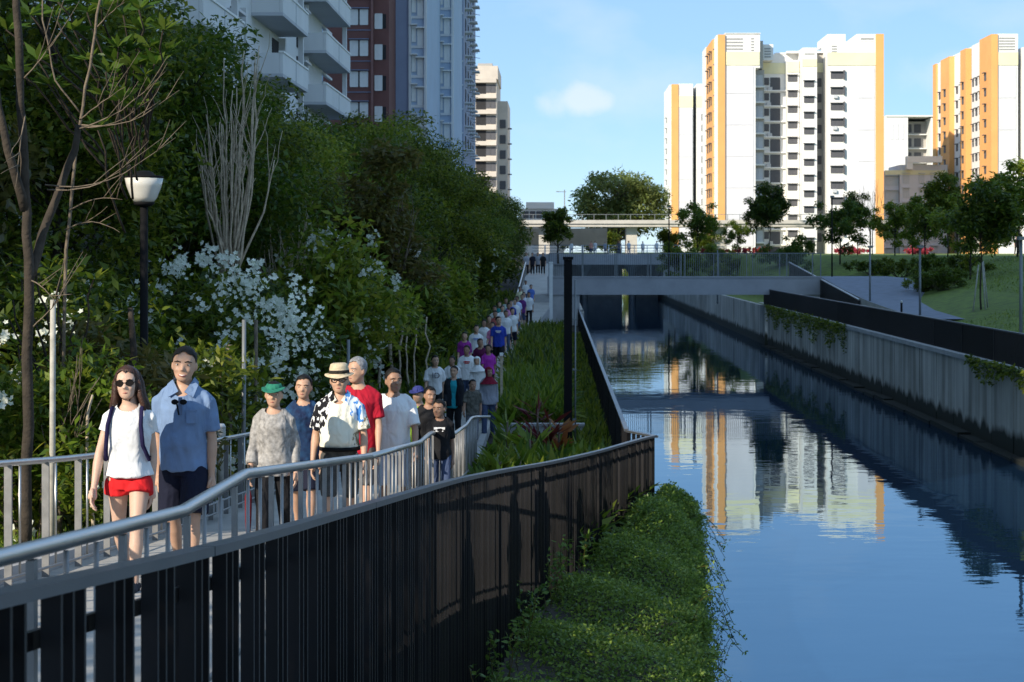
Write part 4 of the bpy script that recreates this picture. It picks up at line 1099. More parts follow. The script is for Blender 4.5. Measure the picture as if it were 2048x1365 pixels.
def person(px, D, ytop, label, skin='skin_tan', top=None, bottom=None, sex='m', hair='hair_black', sleeve=0.55, hem=0.46, bottom_len=0.55, stride=0.45, phase=1, arms=(0.25, -0.2), elbow=(0.35, 0.25), out=(0.12, 0.12), yaw=0.0, head_yaw=0.0, head_tilt=0.0, belly=0.0, fat=1.0, detail=2, hairstyle='short', extras=(), group='people walking up the canalside path', h=None, shoe=(0.05, 0.05, 0.06), hat_add=0.0, xoff=0.0, loose=0.0):
    zg = path_z(D)
    if h is None: h = CAMZ - zg - (ytop - 505) * D / FPX - hat_add
    x = PX(px, D)
    root = empty('person', label, 'person', (x, D, zg), group, rotz=yaw)
    ORG[root.name] = Vector((0, 0, 0))      # parts are modelled about the feet
    vox = {3: 0.0095, 2: 0.012, 1: 0.02, 0: 0.03}[detail] * (h / 1.7)
    sg = {3: 14, 2: 12, 1: 9, 0: 7}[detail]
    f = fat * .92
    qv = random.Random(int(px * 13 + D))
    arms = (arms[0] + qv.uniform(-.14, .14), arms[1] + qv.uniform(-.14, .14)); elbow = (elbow[0] + qv.uniform(-.05, .25), elbow[1] + qv.uniform(-.05, .25))
    if head_yaw == 0.0 and detail < 3: head_yaw = qv.uniform(-.55, .55); yaw += qv.uniform(-.2, .2)
    if head_tilt == 0.0: head_tilt = qv.uniform(-.07, .07)
    female = sex == 'f'
    S = h
    sw = (0.086 if female else 0.100) * S * (0.85 + 0.15 * f)
    hw = 0.052 * S
    thigh, shank = 0.245 * S, 0.245 * S
    a = stride
    hipz = 0.515 * S
    hips = {}
    legs = {}
    for sd in (-1, 1):
        fwd = sd == phase
        hip = Vector((sd * hw, 0, hipz))
        pt = a * 0.75 if fwd else -a * 0.42
        kn = limb(hip, pt, thigh, sd * 0.02)
        ps = pt - (a * 0.55 if fwd else a * 0.75)
        if fwd: ps = pt - a * 0.40
        an = limb(kn, ps, shank, 0)
        legs[sd] = (hip, kn, an, ps)
    low = min(l_[2].z for l_ in legs.values())
    dz = 0.042 * S - low
    P = lambda v: Vector((v[0], v[1], v[2] + dz))
    body = MB()
    def ring(z, rx, ry, cy=0.0): return (0, cy * S, z * S + dz, rx * S * f, ry * S * f)
    bl = belly
    if female:
        T = [(.455, .085, .06, 0), (.49, .100, .074, .004), (.53, .102, .076, .006), (.58, .084, .062, 0), (.63, .076, .056, -.004), (.69, .083, .064, -.010), (.735, .088, .072, -.012), (.775, .088, .060, -.004), (.805, .076, .048, .003), (.83, .050, .038, .008), (.85, .034, .033, .008)]
    else:
        T = [(.455, .086, .06, 0), (.49, .096, .070, .002), (.53, .096, .070 + bl * .3, -bl * .2), (.58, .090, .064 + bl, -bl * .8), (.63, .090, .064 + bl, -bl * .8), (.69, .098, .068 + bl * .4, -.004 - bl * .4), (.74, .106, .070, -.006), (.78, .100, .060, 0), (.81, .082, .050, .004), (.834, .055, .042, .007), (.85, .037, .036, .008)]
    body.rings([ring(z, rx * .94, ry * .94, c) for z, rx, ry, c in T], sg + 4)
    body.tube([(0, .010 * S, .83 * S + dz), (0, .004 * S, .875 * S + dz), (0, -.002 * S, .91 * S + dz)], [.036 * S, .031 * S, .031 * S], sg)
    # legs
    for sd in (-1, 1):
        hip, kn, an, ps = legs[sd]
        m1 = hip.lerp(kn, .35); m2 = kn.lerp(an, .30)
        body.tube([P(hip), P(m1), P(hip.lerp(kn, .8)), P(kn), P(kn.lerp(an, .12)), P(m2), P(kn.lerp(an, .75)), P(an)], [.050 * S * f, .049 * S * f, .036 * S * f, .031 * S, .029 * S, .032 * S * (0.9 + .1 * f), .021 * S, .019 * S], sg)
        toe = an + Vector((sd * .008 * S, -math.cos(ps) * .11 * S, math.sin(ps) * .03 * S - .02 * S))
        body.tube([P(an + Vector((0, .02 * S, -.012 * S))), P(an.lerp(toe, .5)), P(toe)], [.021 * S, .022 * S, .016 * S], 8)
    # arms
    arm = {}
    ai = 0
    for sd in (-1, 1):
        sh = Vector((sd * sw, .004 * S, .784 * S))
        el = limb(sh, arms[ai], .178 * S, sd * out[ai])
        fa = arms[ai] + elbow[ai]
        wr = limb(el, fa, .150 * S, sd * (out[ai] * 0.35 - .02))
        arm[sd] = (sh, el, wr, fa); ai += 1
        body.tube([P(sh + Vector((-sd * .035 * S, 0, .004 * S))), P(sh), P(sh.lerp(el, .35)), P(sh.lerp(el, .85)), P(el), P(el.lerp(wr, .3)), P(wr)], [.022 * S, .026 * S * f, .026 * S * f, .022 * S, .0215 * S, .023 * S, .0145 * S], sg)
        # palm
        dr = (wr - el).normalized()
        pc = wr + dr * .05 * S
        body.tube([P(wr), P(wr + dr * .02 * S), P(pc), P(wr + dr * .062 * S)], [.014 * S, .017 * S, .023 * S, .018 * S], 8, ecc=1.0, ref=(0, 1, 0.01))
    # head
    Hh = .140 * S * (1.08 if h < 1.45 else 1.0)
    hz = h - Hh
    hb = Vector((0, -.010 * S, 0))
    hd = MB()
    hd.rings([(0 + hb.x, yc * Hh + hb.y, t * Hh, w * Hh, ry * Hh) for t, w, yc, ry in HEADP], sg + 4)
    if detail >= 1:
        fy = hb.y
        hd.tube([(0, fy - .345 * Hh, .56 * Hh), (0, fy - .405 * Hh, .46 * Hh), (0, fy - .445 * Hh, .385 * Hh), (0, fy - .38 * Hh, .35 * Hh)], [.035 * Hh, .05 * Hh, .075 * Hh, .05 * Hh], 8)
        for sd in (-1, 1):
            hd.ball((sd * .362 * Hh, fy + .04 * Hh, .45 * Hh), (.045 * Hh, .080 * Hh, .135 * Hh), 8)
            hd.ball((sd * .045 * Hh, fy - .40 * Hh, .375 * Hh), (.04 * Hh, .05 * Hh, .035 * Hh), 6)
            hd.ball((sd * .16 * Hh, fy - .30 * Hh, .36 * Hh), (.10 * Hh, .08 * Hh, .09 * Hh), 8)
            hd.tube([(sd * .06 * Hh, fy - .37 * Hh, .60 * Hh), (sd * .16 * Hh, fy - .365 * Hh, .615 * Hh), (sd * .26 * Hh, fy - .29 * Hh, .60 * Hh)], .028 * Hh, 6)
    hm = Matrix.Translation((0, 0, hz)) @ Matrix.Rotation(head_yaw, 4, 'Z') @ Matrix.Rotation(head_tilt, 4, 'Y')
    n0 = len(body.v)
    body.v += [tuple(hm @ Vector(v)) for v in hd.v]
    body.f += [tuple(i + n0 for i in ff_) for ff_ in hd.f]; body.m += hd.m; body.sm += hd.sm
    me = baked(body, 'body', vox, 3 if detail >= 2 else 2)
    # fingers grow out of the palm as part of the same mesh
    if detail >= 1:
        fb = MB()
        for sd in (-1, 1):
            sh, el, wr, fa = arm[sd]
            dr = (wr - el).normalized(); fw = Vector((0, -math.cos(fa), math.sin(fa))); fw = (fw - dr * fw.dot(dr)).normalized(); inn = Vector((-sd, 0, 0))
            for i, (o_, L_) in enumerate(((-.019, .052), (-.006, .060), (.007, .055), (.019, .042))):
                b0 = wr + dr * .056 * S - fw * (o_ * S); L_ *= S
                p1 = b0 + dr * L_ * .45 + inn * L_ * .06; p2 = p1 + dr * L_ * .35 + inn * L_ * .22; p3 = p2 + dr * L_ * .15 + inn * L_ * .22
                fb.tube([P(b0 - dr * .012 * S), P(p1), P(p2), P(p3)], [.0062 * S, .0058 * S, .0052 * S, .0042 * S], 6)
            b0 = wr + dr * .018 * S + fw * .012 * S
            fb.tube([P(b0), P(b0 + dr * .022 * S + fw * .016 * S + inn * .004 * S), P(b0 + dr * .044 * S + fw * .018 * S + inn * .010 * S)], [.008 * S, .0072 * S, .0055 * S], 6)
        bmx = bmesh.new(); bmx.from_mesh(me); fm = fb.mesh('f'); bmx.from_mesh(fm); bmx.to_mesh(me); bmx.free(); bpy.data.meshes.remove(fm)
    link('body', me, M[skin], root)
    def part(mb, name, m, v=None, disp=0.0, smooth=2, seed=0):
        return link(name, baked(mb, name, v or vox, smooth, disp, seed), m, root)
    def headmb(mb):
        mb.v = [tuple(hm @ Vector(v)) for v in mb.v]; return mb
    # ---- shoes
    if detail >= 1:
        for sd in (-1, 1):
            hip, kn, an, ps = legs[sd]
            s_ = MB(); toe = an + Vector((sd * .008 * S, -math.cos(ps) * .125 * S, math.sin(ps) * .03 * S - .022 * S))
            s_.tube([P(an + Vector((0, .034 * S, -.014 * S))), P(an + Vector((0, 0, -.012 * S))), P(an.lerp(toe, .55)), P(toe)], [.022 * S, .028 * S, .028 * S, .018 * S], 10)
            s_.build('shoe', cl(shoe), root)
    # ---- trousers, shorts or skirt
    if bottom is not None:
        g = MB(); e = .008 * S + loose * S * .6
        g.rings([(0, c * S, z * S + dz, rx * S * f * .97 + e * .5, ry * S * f * .97 + e * .5) for z, rx, ry, c in T if z <= max(.50, hem + .05)] or [(0, 0, .46 * S, .09 * S, .07 * S)], sg + 4)
        for sd in (-1, 1):
            hip, kn, an, ps = legs[sd]
            full = 2 * bottom_len
            pts = [P(hip + Vector((0, 0, -.015 * S)))]; rr = [.050 * S * f + e * .6]
            wide = .014 * S + loose * S
            if full <= 1.0:
                for k in (.4, .75, 1.0): pts.append(P(hip.lerp(kn, full * k))); rr.append((.052 - .010 * full * k) * S * f + e * .6 + wide * k * .7)
            else:
                for k in (.4, .85): pts.append(P(hip.lerp(kn, k))); rr.append((.052 - .012 * k) * S * f + e * .6)
                q = full - 1
                for k in (.1, .5, 1.0): pts.append(P(kn.lerp(an, q * k))); rr.append((.038 - .006 * k) * S + e * .4)
            g.tube(pts, rr, sg)
        part(g, 'shorts' if bottom_len < .75 else 'trousers', bottom, disp=.0018 * S / 1.7 * (1 if detail >= 2 else 0), seed=3)
    # ---- shirt
    if top is not None:
        g = MB(); e = .013 * S + (0 if female else .003 * S)
        R = [(0, T[0][3] * S, hem * S + dz, (interp([(z, rx) for z, rx, ry, c in T], hem)) * S * f + e * 1.5, (interp([(z, ry) for z, rx, ry, c in T], hem)) * S * f + e * 1.5)]
        for z, rx, ry, c in T:
            if z > hem + .02 and z <= .835:
                k = 1.0 if z < .78 else .75
                R.append((0, c * S, z * S + dz, rx * S * f + e * k, ry * S * f + e * k))
        # loose cloth hangs straight from the chest
        chest = max(r_[3] for r_ in R)
        R = [(r_[0], r_[1], r_[2], max(r_[3], chest * ((.84 if .56 * S + dz < r_[2] < .67 * S + dz else .92) if female else (.90 if .54 * S + dz < r_[2] < .68 * S + dz else .93))) if r_[2] < .70 * S + dz else r_[3], max(r_[4], (.062 * S if female else .070 * S) * f + e) if r_[2] < .70 * S + dz else r_[4]) for r_ in R]
        R.append((0, .006 * S, .842 * S + dz, .045 * S, .043 * S))
        g.rings(R, sg + 6)
        for sd in (-1, 1):
            sh, el, wr, fa = arm[sd]
            g.tube([P((sd * .012 * S, .010 * S, .822 * S)), P((sd * .05 * S, .008 * S, .808 * S)), P(sh + Vector((-sd * .012 * S, .004 * S, .002 * S)))], [.034 * S, .036 * S, .036 * S * f], sg)
            pts = [P(sh + Vector((-sd * .060 * S, .002 * S, .026 * S))), P(sh + Vector((-sd * .020 * S, 0, .010 * S))), P(sh + Vector((sd * .008 * S, 0, -.012 * S)))]; rr = [.028 * S, .034 * S * f, .036 * S * f]
            if sleeve <= 1.0:
                for k in (.5, 1.0): pts.append(P(sh.lerp(el, sleeve * k))); rr.append(.033 * S * f + .006 * S * k + loose * S * .5)
            else:
                for k in (.5, 1.0): pts.append(P(sh.lerp(el, k))); rr.append((.036 - .005 * k) * S * f + .003 * S)
                for k in (.5, 1.0): pts.append(P(el.lerp(wr, (sleeve - 1) * k))); rr.append(.029 * S + .002 * S * k)
            g.tube(pts, rr, sg)
        sho = part(g, 'shirt', top, disp=(.0046 if detail >= 3 else .0034) * S / 1.7 * (1 if detail >= 2 else 0), seed=int(px))
        # neckline: open the cloth in front of the throat
        if detail >= 1:
            scoop = (.040, .075, .052) if 'collar' in extras else ((.056, .075, .038) if female else (.050, .07, .026))
            c0 = Vector((0, -.050 * S, .848 * S + dz)); bmx = bmesh.new(); bmx.from_mesh(sho.data)
            kill = [v for v in bmx.verts if ((v.co.x - c0.x) / (scoop[0] * S)) ** 2 + ((v.co.y - c0.y) / (scoop[1] * S)) ** 2 + ((v.co.z - c0.z) / (scoop[2] * S)) ** 2 < 1 or (v.co.z > .842 * S + dz)]
            bmesh.ops.delete(bmx, geom=kill, context='VERTS'); bmx.to_mesh(sho.data); bmx.free()
    # ---- face
    fy = hb.y
    if detail >= 2:
        for sd in (-1, 1):
            mb = MB(); mb.ball((sd * .155 * Hh, fy - .325 * Hh, .515 * Hh), (.058 * Hh, .03 * Hh, .026 * Hh), 8); mb.ball((sd * .155 * Hh, fy - .350 * Hh, .515 * Hh), (.026 * Hh, .012 * Hh, .026 * Hh), 8, 1)
            headmb(mb).build('eye', [M['eyewhite'], M['eyedark']], root)
            mb = MB(); mb.tube([(sd * .06 * Hh, fy - .385 * Hh, .60 * Hh), (sd * .16 * Hh, fy - .385 * Hh, .628 * Hh), (sd * .27 * Hh, fy - .30 * Hh, .595 * Hh)], [.016 * Hh, .02 * Hh, .01 * Hh], 6)
            headmb(mb).build('eyebrow', M[hair if hair != 'hair_brown' else 'hair_black'], root)
        mb = MB()
        if 'smile' in extras:
            mb.tube([(-.15 * Hh, fy - .315 * Hh, .225 * Hh), (-.08 * Hh, fy - .375 * Hh, .19 * Hh), (0, fy - .395 * Hh, .18 * Hh), (.08 * Hh, fy - .375 * Hh, .19 * Hh), (.15 * Hh, fy - .315 * Hh, .225 * Hh)], [.010 * Hh, .024 * Hh, .030 * Hh, .024 * Hh, .010 * Hh], 6)
            mb.tube([(-.09 * Hh, fy - .372 * Hh, .215 * Hh), (0, fy - .408 * Hh, .195 * Hh), (.09 * Hh, fy - .372 * Hh, .215 * Hh)], [.010 * Hh, .020 * Hh, .010 * Hh], 6, 1)
        else:
            mb.tube([(-.10 * Hh, fy - .345 * Hh, .20 * Hh), (0, fy - .385 * Hh, .205 * Hh), (.10 * Hh, fy - .345 * Hh, .20 * Hh)], [.012 * Hh, .032 * Hh, .012 * Hh], 6)
        headmb(mb).build('mouth', [M['lips'], M['teeth']], root)
    elif detail == 1:
        mb = MB()
        for sd in (-1, 1): mb.ball((sd * .15 * Hh, fy - .345 * Hh, .52 * Hh), (.06 * Hh, .03 * Hh, .028 * Hh), 6)
        headmb(mb).build('eyes', M['eyedark'], root)
    # ---- hair
    if hairstyle != 'none':
        mb = MB(); sgh = 26; rows = 14; q = random.Random(int(px * 7))
        def hairline(th):   # th=0 at the face
            c = math.cos(th)
            base = {'short': .84, 'long': .84, 'bald': .93}.get(hairstyle, .80)
            if c > .40: return base - (1 - c) * .12
            if c > .12: return (.52 + (c - .12) * .75) if hairstyle != 'long' else .15
            if c > -.25: return .60 if hairstyle != 'long' else .08
            return .26 if hairstyle != 'long' else -.05
        tops = {}
        ncol = sgh
        grid = []
        for k in range(ncol):
            th = 2 * math.pi * k / ncol; lo = hairline(min(th, 2 * math.pi - th)) + q.uniform(-.045, .045)
            colv = []
            for i in range(rows + 1):
                t = lo + (1.0 - lo) * (i / rows)
                w, yc, ry = head_ring(max(0.0, min(1, t)))
                g_ = 1.006 + .085 * min(1, (i / 6) ** .7) + .02 * math.sin(k * 2.1 + i) * min(1, i / 3) + (.05 if hairstyle == 'long' else 0) + q.uniform(-.015, .02)
                zt = t * Hh + (.09 * Hh * max(0, (t - .55) / .45))
                colv.append((w * Hh * g_ * math.sin(th) + hb.x, yc * Hh + hb.y - ry * Hh * g_ * math.cos(th), zt))
            grid.append(colv)
        for k in range(ncol):
            for i in range(rows + 1): mb.v.append(grid[k][i])
        for k in range(ncol):
            k2 = (k + 1) % ncol
            for i in range(rows):
                mb.f.append((k * (rows + 1) + i, k2 * (rows + 1) + i, k2 * (rows + 1) + i + 1, k * (rows + 1) + i + 1)); mb.m.append(0); mb.sm.append(True)
        if hairstyle == 'long':
            for sd in (-1, 1):
                for j, (x0, y0, lz, r0) in enumerate(((.33, -.06, -.42, .10), (.36, .08, -.52, .13), (.30, .22, -.55, .14), (.16, .32, -.55, .14))):
                    mb.tube([(sd * x0 * .93 * Hh, fy + (y0 + .02) * Hh, .80 * Hh), (sd * x0 * 1.12 * Hh, fy + y0 * Hh, .50 * Hh), (sd * x0 * 1.22 * Hh, fy + (y0 - .02) * Hh, .1 * Hh), (sd * x0 * (1.45 + .05 * j) * Hh, fy + (y0 + .04) * Hh, lz * .55 * Hh), (sd * x0 * (1.55 + .1 * q.random()) * Hh, fy + (y0 + .02) * Hh, lz * Hh)], [r0 * .5 * Hh, r0 * .9 * Hh, r0 * Hh, r0 * 1.05 * Hh, r0 * .4 * Hh], 10)
        if 'bun' in extras: mb.ball((0, fy + .48 * Hh, .62 * Hh), .16 * Hh, 10)
        headmb(mb).build('hair', M[hair], root)
    # ---- extras
    for ex in extras:
        if ex == 'sunglasses' or ex == 'glasses':
            mb = MB()
            for sd in (-1, 1):
                r_ = MB(); n_ = 12
                c_ = Vector((sd * .165 * Hh, fy - .415 * Hh, .515 * Hh))
                pts = [c_ + Vector((math.cos(u) * .125 * Hh, abs(math.cos(u) * .5 + sd * .5) * .05 * Hh, math.sin(u) * (.085 if ex == 'sunglasses' else .075) * Hh)) for u in [2 * math.pi * i / n_ for i in range(n_)]]
                if ex == 'sunglasses': mb.poly(pts, 1); mb.poly([p + Vector((0, .012 * Hh, 0)) for p in pts], 1)
                for i in range(n_): mb.bar(pts[i], pts[(i + 1) % n_], .022 * Hh, .022 * Hh)
                mb.bar((sd * .29 * Hh, fy - .37 * Hh, .535 * Hh), (sd * .345 * Hh, fy + .02 * Hh, .52 * Hh), .02 * Hh, .03 * Hh)
            mb.bar((-.045 * Hh, fy - .415 * Hh, .53 * Hh), (.045 * Hh, fy - .415 * Hh, .53 * Hh), .02 * Hh, .025 * Hh)
            headmb(mb).build(ex, [M['black'], M['eyedark']], root)
        if ex == 'fedora':
            mb = MB()
            mb.rings([(0, .03 * Hh + fy, .70 * Hh, .60 * Hh, .66 * Hh), (0, .03 * Hh + fy, .735 * Hh, .58 * Hh, .64 * Hh), (0, .03 * Hh + fy, .745 * Hh, .41 * Hh, .47 * Hh), (0, .03 * Hh + fy, 1.0 * Hh, .39 * Hh, .45 * Hh), (0, .03 * Hh + fy, 1.16 * Hh, .34 * Hh, .40 * Hh), (0, .03 * Hh + fy, 1.20 * Hh, .26 * Hh, .32 * Hh), (0, .03 * Hh + fy, 1.17 * Hh, .10 * Hh, .2 * Hh)], 24)
            for i, v in enumerate(mb.v):
                if v[2] < .74 * Hh: mb.v[i] = (v[0], v[1], v[2] - .10 * Hh * max(0, -(v[1] - fy) / (.66 * Hh)) + .05 * Hh * abs(v[0]) / (.6 * Hh))
            ob = headmb(mb).build('straw_hat', mat('straw', (0.62, 0.50, 0.33), 0.8, var=.2, nscale=30, bump=.4, bscale=120), root)
            mb = MB(); mb.rings([(0, .03 * Hh + fy, .79 * Hh, .425 * Hh, .485 * Hh), (0, .03 * Hh + fy, .92 * Hh, .41 * Hh, .47 * Hh)], 24)
            o2 = headmb(mb).build('hat_band', cl((.03, .025, .02)), ob)
        if ex in ('visor', 'cap'):
            mb = MB(); n_ = 16
            pts = []
            for i in range(n_ + 1):
                u = math.pi * i / n_; pts.append((-math.cos(u) * .50 * Hh, fy - .10 * Hh - math.sin(u) * (.78 if ex == 'visor' else .62) * Hh, .80 * Hh - .16 * Hh * math.sin(u)))
            mb.poly(pts); mb.poly([(p[0], p[1], p[2] + .03 * Hh) for p in pts][::-1])
            for p, q_ in zip(pts, pts[1:]): mb.quad(p, q_, (q_[0], q_[1], q_[2] + .03 * Hh), (p[0], p[1], p[2] + .03 * Hh))
            mb.rings([(0, .02 * Hh + fy, .66 * Hh, .375 * Hh, .45 * Hh), (0, .02 * Hh + fy, .84 * Hh, .365 * Hh, .44 * Hh)] + ([(0, .02 * Hh + fy, 1.0 * Hh, .30 * Hh, .37 * Hh), (0, .02 * Hh + fy, 1.09 * Hh, .16 * Hh, .2 * Hh), (0, .02 * Hh + fy, 1.11 * Hh, .02 * Hh, .03 * Hh)] if ex == 'cap' else [(0, .02 * Hh + fy, .97 * Hh, .30 * Hh, .37 * Hh)]), 20)
            headmb(mb).build('sun_visor' if ex == 'visor' else 'cap', cl((.03, .20, .13)) if ex == 'visor' else cl((.04, .05, .20)), root)
        if isinstance(ex, tuple) and ex[0] == 'hijab':
            mb = MB(); n_ = 28; rows = 14
            g = []
            for k in range(n_):
                th = 2 * math.pi * k / n_; c = math.cos(th); colv = []
                for i in range(rows + 1):
                    t = i / rows
                    z = 1.08 - 1.75 * t
                    if z > 0: w, yc, ry = head_ring(min(1, max(.05, z / 1.08)))
                    else: w, yc, ry = head_ring(.05)
                    w = max(w, .30 if z < .5 else 0) * 1.14; ry = max(ry, .34 if z < .5 else 0) * 1.14; yc = yc if z > .4 else max(yc, -.03)
                    fl = max(0, -z) * .95
                    X_ = (w + fl) * math.sin(th); Y_ = yc - (ry + fl * .75) * math.cos(th)
                    colv.append((X_ * Hh, fy + Y_ * Hh, z * Hh))
                g.append(colv)
            for k in range(n_):
                for i in range(rows + 1): mb.v.append(g[k][i])
            for k in range(n_):
                k2 = (k + 1) % n_
                for i in range(rows):
                    th = 2 * math.pi * (k + .5) / n_; z = 1.08 - 1.75 * (i + .5) / rows
                    if math.cos(th) > .60 and .06 < z < .80: continue
                    mb.f.append((k * (rows + 1) + i, k * (rows + 1) + i + 1, k2 * (rows + 1) + i + 1, k2 * (rows + 1) + i)); mb.m.append(0); mb.sm.append(True)
            headmb(mb).build('headscarf', cl(ex[1]), root)
        if ex == 'collar':
            mb = MB()
            for sd in (-1, 1):
                mb.poly([(sd * .012 * S, -.052 * S, .815 * S + dz), (sd * .052 * S, -.062 * S, .792 * S + dz), (sd * .066 * S, -.020 * S, .842 * S + dz), (sd * .042 * S, -.018 * S, .862 * S + dz)])
                mb.poly([(sd * .042 * S, -.018 * S, .862 * S + dz), (sd * .066 * S, -.020 * S, .842 * S + dz), (sd * .055 * S, .045 * S, .850 * S + dz), (sd * .036 * S, .045 * S, .870 * S + dz)])
            ob = mb.build('collar', top, sho); ob.location = (0, 0, 0)
            so = ob.modifiers.new('thickness', 'SOLIDIFY'); so.thickness = .004 * S
        if ex == 'placket':
            mb = MB(); mb.bar((.004 * S, -.092 * S, .80 * S + dz - .01), (.004 * S, -.0965 * S, .72 * S + dz), .016 * S, .006 * S, up=(0, 1, 0)); mb.build('placket', cl((.12, .16, .25)), sho)
        if ex == 'pocket':
            mb = MB(); mb.box(.030 * S, .075 * S, -.097 * S, -.090 * S, .685 * S + dz, .735 * S + dz); mb.box(.029 * S, .076 * S, -.0985 * S, -.0905 * S, .7355 * S + dz, .742 * S + dz); mb.build('pocket', top, sho)
        if ex == 'hung_glasses':
            mb = MB()
            for sd in (-1, 1): mb.ball((sd * .018 * S, -.098 * S, .775 * S + dz), (.016 * S, .004 * S, .012 * S), 10)
            mb.bar((-.012 * S, -.10 * S, .78 * S + dz), (0.0, -.10 * S, .72 * S + dz), .006 * S, .006 * S); mb.build('hung_glasses', M['black'], root)
        if isinstance(ex, tuple) and ex[0] == 'straps':
            mb = MB()
            for sd in (-1, 1):
                mb.tube([(sd * .060 * S, .07 * S, .76 * S + dz), (sd * .062 * S, .02 * S, .842 * S + dz), (sd * .066 * S, -.040 * S, .822 * S + dz), (sd * .074 * S, -.088 * S, .75 * S + dz), (sd * .082 * S, -.085 * S, .66 * S + dz), (sd * .098 * S, -.03 * S, .59 * S + dz), (sd * .085 * S, .07 * S, .60 * S + dz)], .010 * S, 6)
            mb.build('backpack_strap', cl(ex[1]), root)
            mb = MB(); mb.tube([(0, .13 * S, .57 * S + dz), (0, .135 * S, .62 * S + dz), (0, .13 * S, .76 * S + dz), (0, .115 * S, .81 * S + dz)], [.07 * S, .085 * S, .08 * S, .05 * S], 12, ecc=.6); mb.build('backpack', cl(ex[1]), root)
        if ex == 'belt':
            mb = MB(); mb.rings([(0, -bl * .5 * S, .530 * S + dz, .096 * S * f + .022 * S, (.070 + bl) * S * f + .02 * S), (0, -bl * .5 * S, .552 * S + dz, .096 * S * f + .022 * S, (.070 + bl) * S * f + .02 * S)], 24); mb.build('belt', M['black'], root)
        if ex == 'watch':
            sh, el, wr, fa = arm[1]; dr = (wr - el).normalized(); mb = MB(); mb.tube([P(wr - dr * .018 * S), P(wr - dr * .004 * S)], .019 * S, 10); mb.build('watch', M['black'], root)
        if isinstance(ex, tuple) and ex[0] == 'open_jacket':
            g = MB()
            for sd in (-1, 1):
                g.tube([(sd * .070 * S, -.010 * S, .47 * S + dz), (sd * .072 * S, -.012 * S, .6 * S + dz), (sd * .076 * S, -.012 * S, .74 * S + dz), (sd * .060 * S, .002 * S, .825 * S + dz)], [.066 * S, .066 * S, .062 * S, .042 * S], 12, ecc=[1.55, 1.5, 1.45, 1.2])
                sh, el, wr, fa = arm[sd]
                g.tube([P(sh + Vector((-sd * .04 * S, 0, .006 * S))), P(sh), P(sh.lerp(el, .5)), P(el), P(el.lerp(wr, .9))], [.036 * S, .044 * S, .040 * S, .034 * S, .028 * S], 10)
            part(g, 'jacket', cl(ex[1]))
        if isinstance(ex, tuple) and ex[0] == 'bag':
            mb = MB(); mb.tube([(-.09 * S, .0, .83 * S + dz), (0, -.10 * S, .70 * S + dz), (.11 * S, -.05 * S, .52 * S + dz)], .008 * S, 6); mb.tube([(.12 * S, -.02 * S, .50 * S + dz), (.125 * S, -.02 * S, .42 * S + dz)], [.05 * S, .06 * S], 10, ecc=.7); mb.build('shoulder_bag', cl(ex[1]), root)
        if isinstance(ex, tuple) and ex[0] == 'print':
            cu = bpy.data.curves.new('t', 'FONT'); cu.body = ex[1]; cu.size = .11 * S; cu.align_x = 'CENTER'; cu.extrude = .002
            to = bpy.data.objects.new('t', cu); COL.objects.link(to); dg = bpy.context.evaluated_depsgraph_get(); dg.update()
            tm = bpy.data.meshes.new_from_object(to.evaluated_get(dg)); bpy.data.objects.remove(to)
            ob = link('print', tm, cl(ex[2]), sho); ob.location = (.02 * S, -(.070 * f + .040) * S, .69 * S + dz); ob.rotation_euler = (R90, 0, 0)
        if isinstance(ex, tuple) and ex[0] == 'stripe':
            mb = MB(); mb.box(-.05 * S, .05 * S, -(.070 * f + .024) * S, -(.070 * f + .012) * S, .735 * S + dz, .755 * S + dz); mb.box(-.035 * S, .035 * S, -(.070 * f + .024) * S, -(.070 * f + .012) * S, .715 * S + dz, .728 * S + dz); mb.build('chest_print', cl(ex[1]), sho)
    return root, arm, P, S, zg
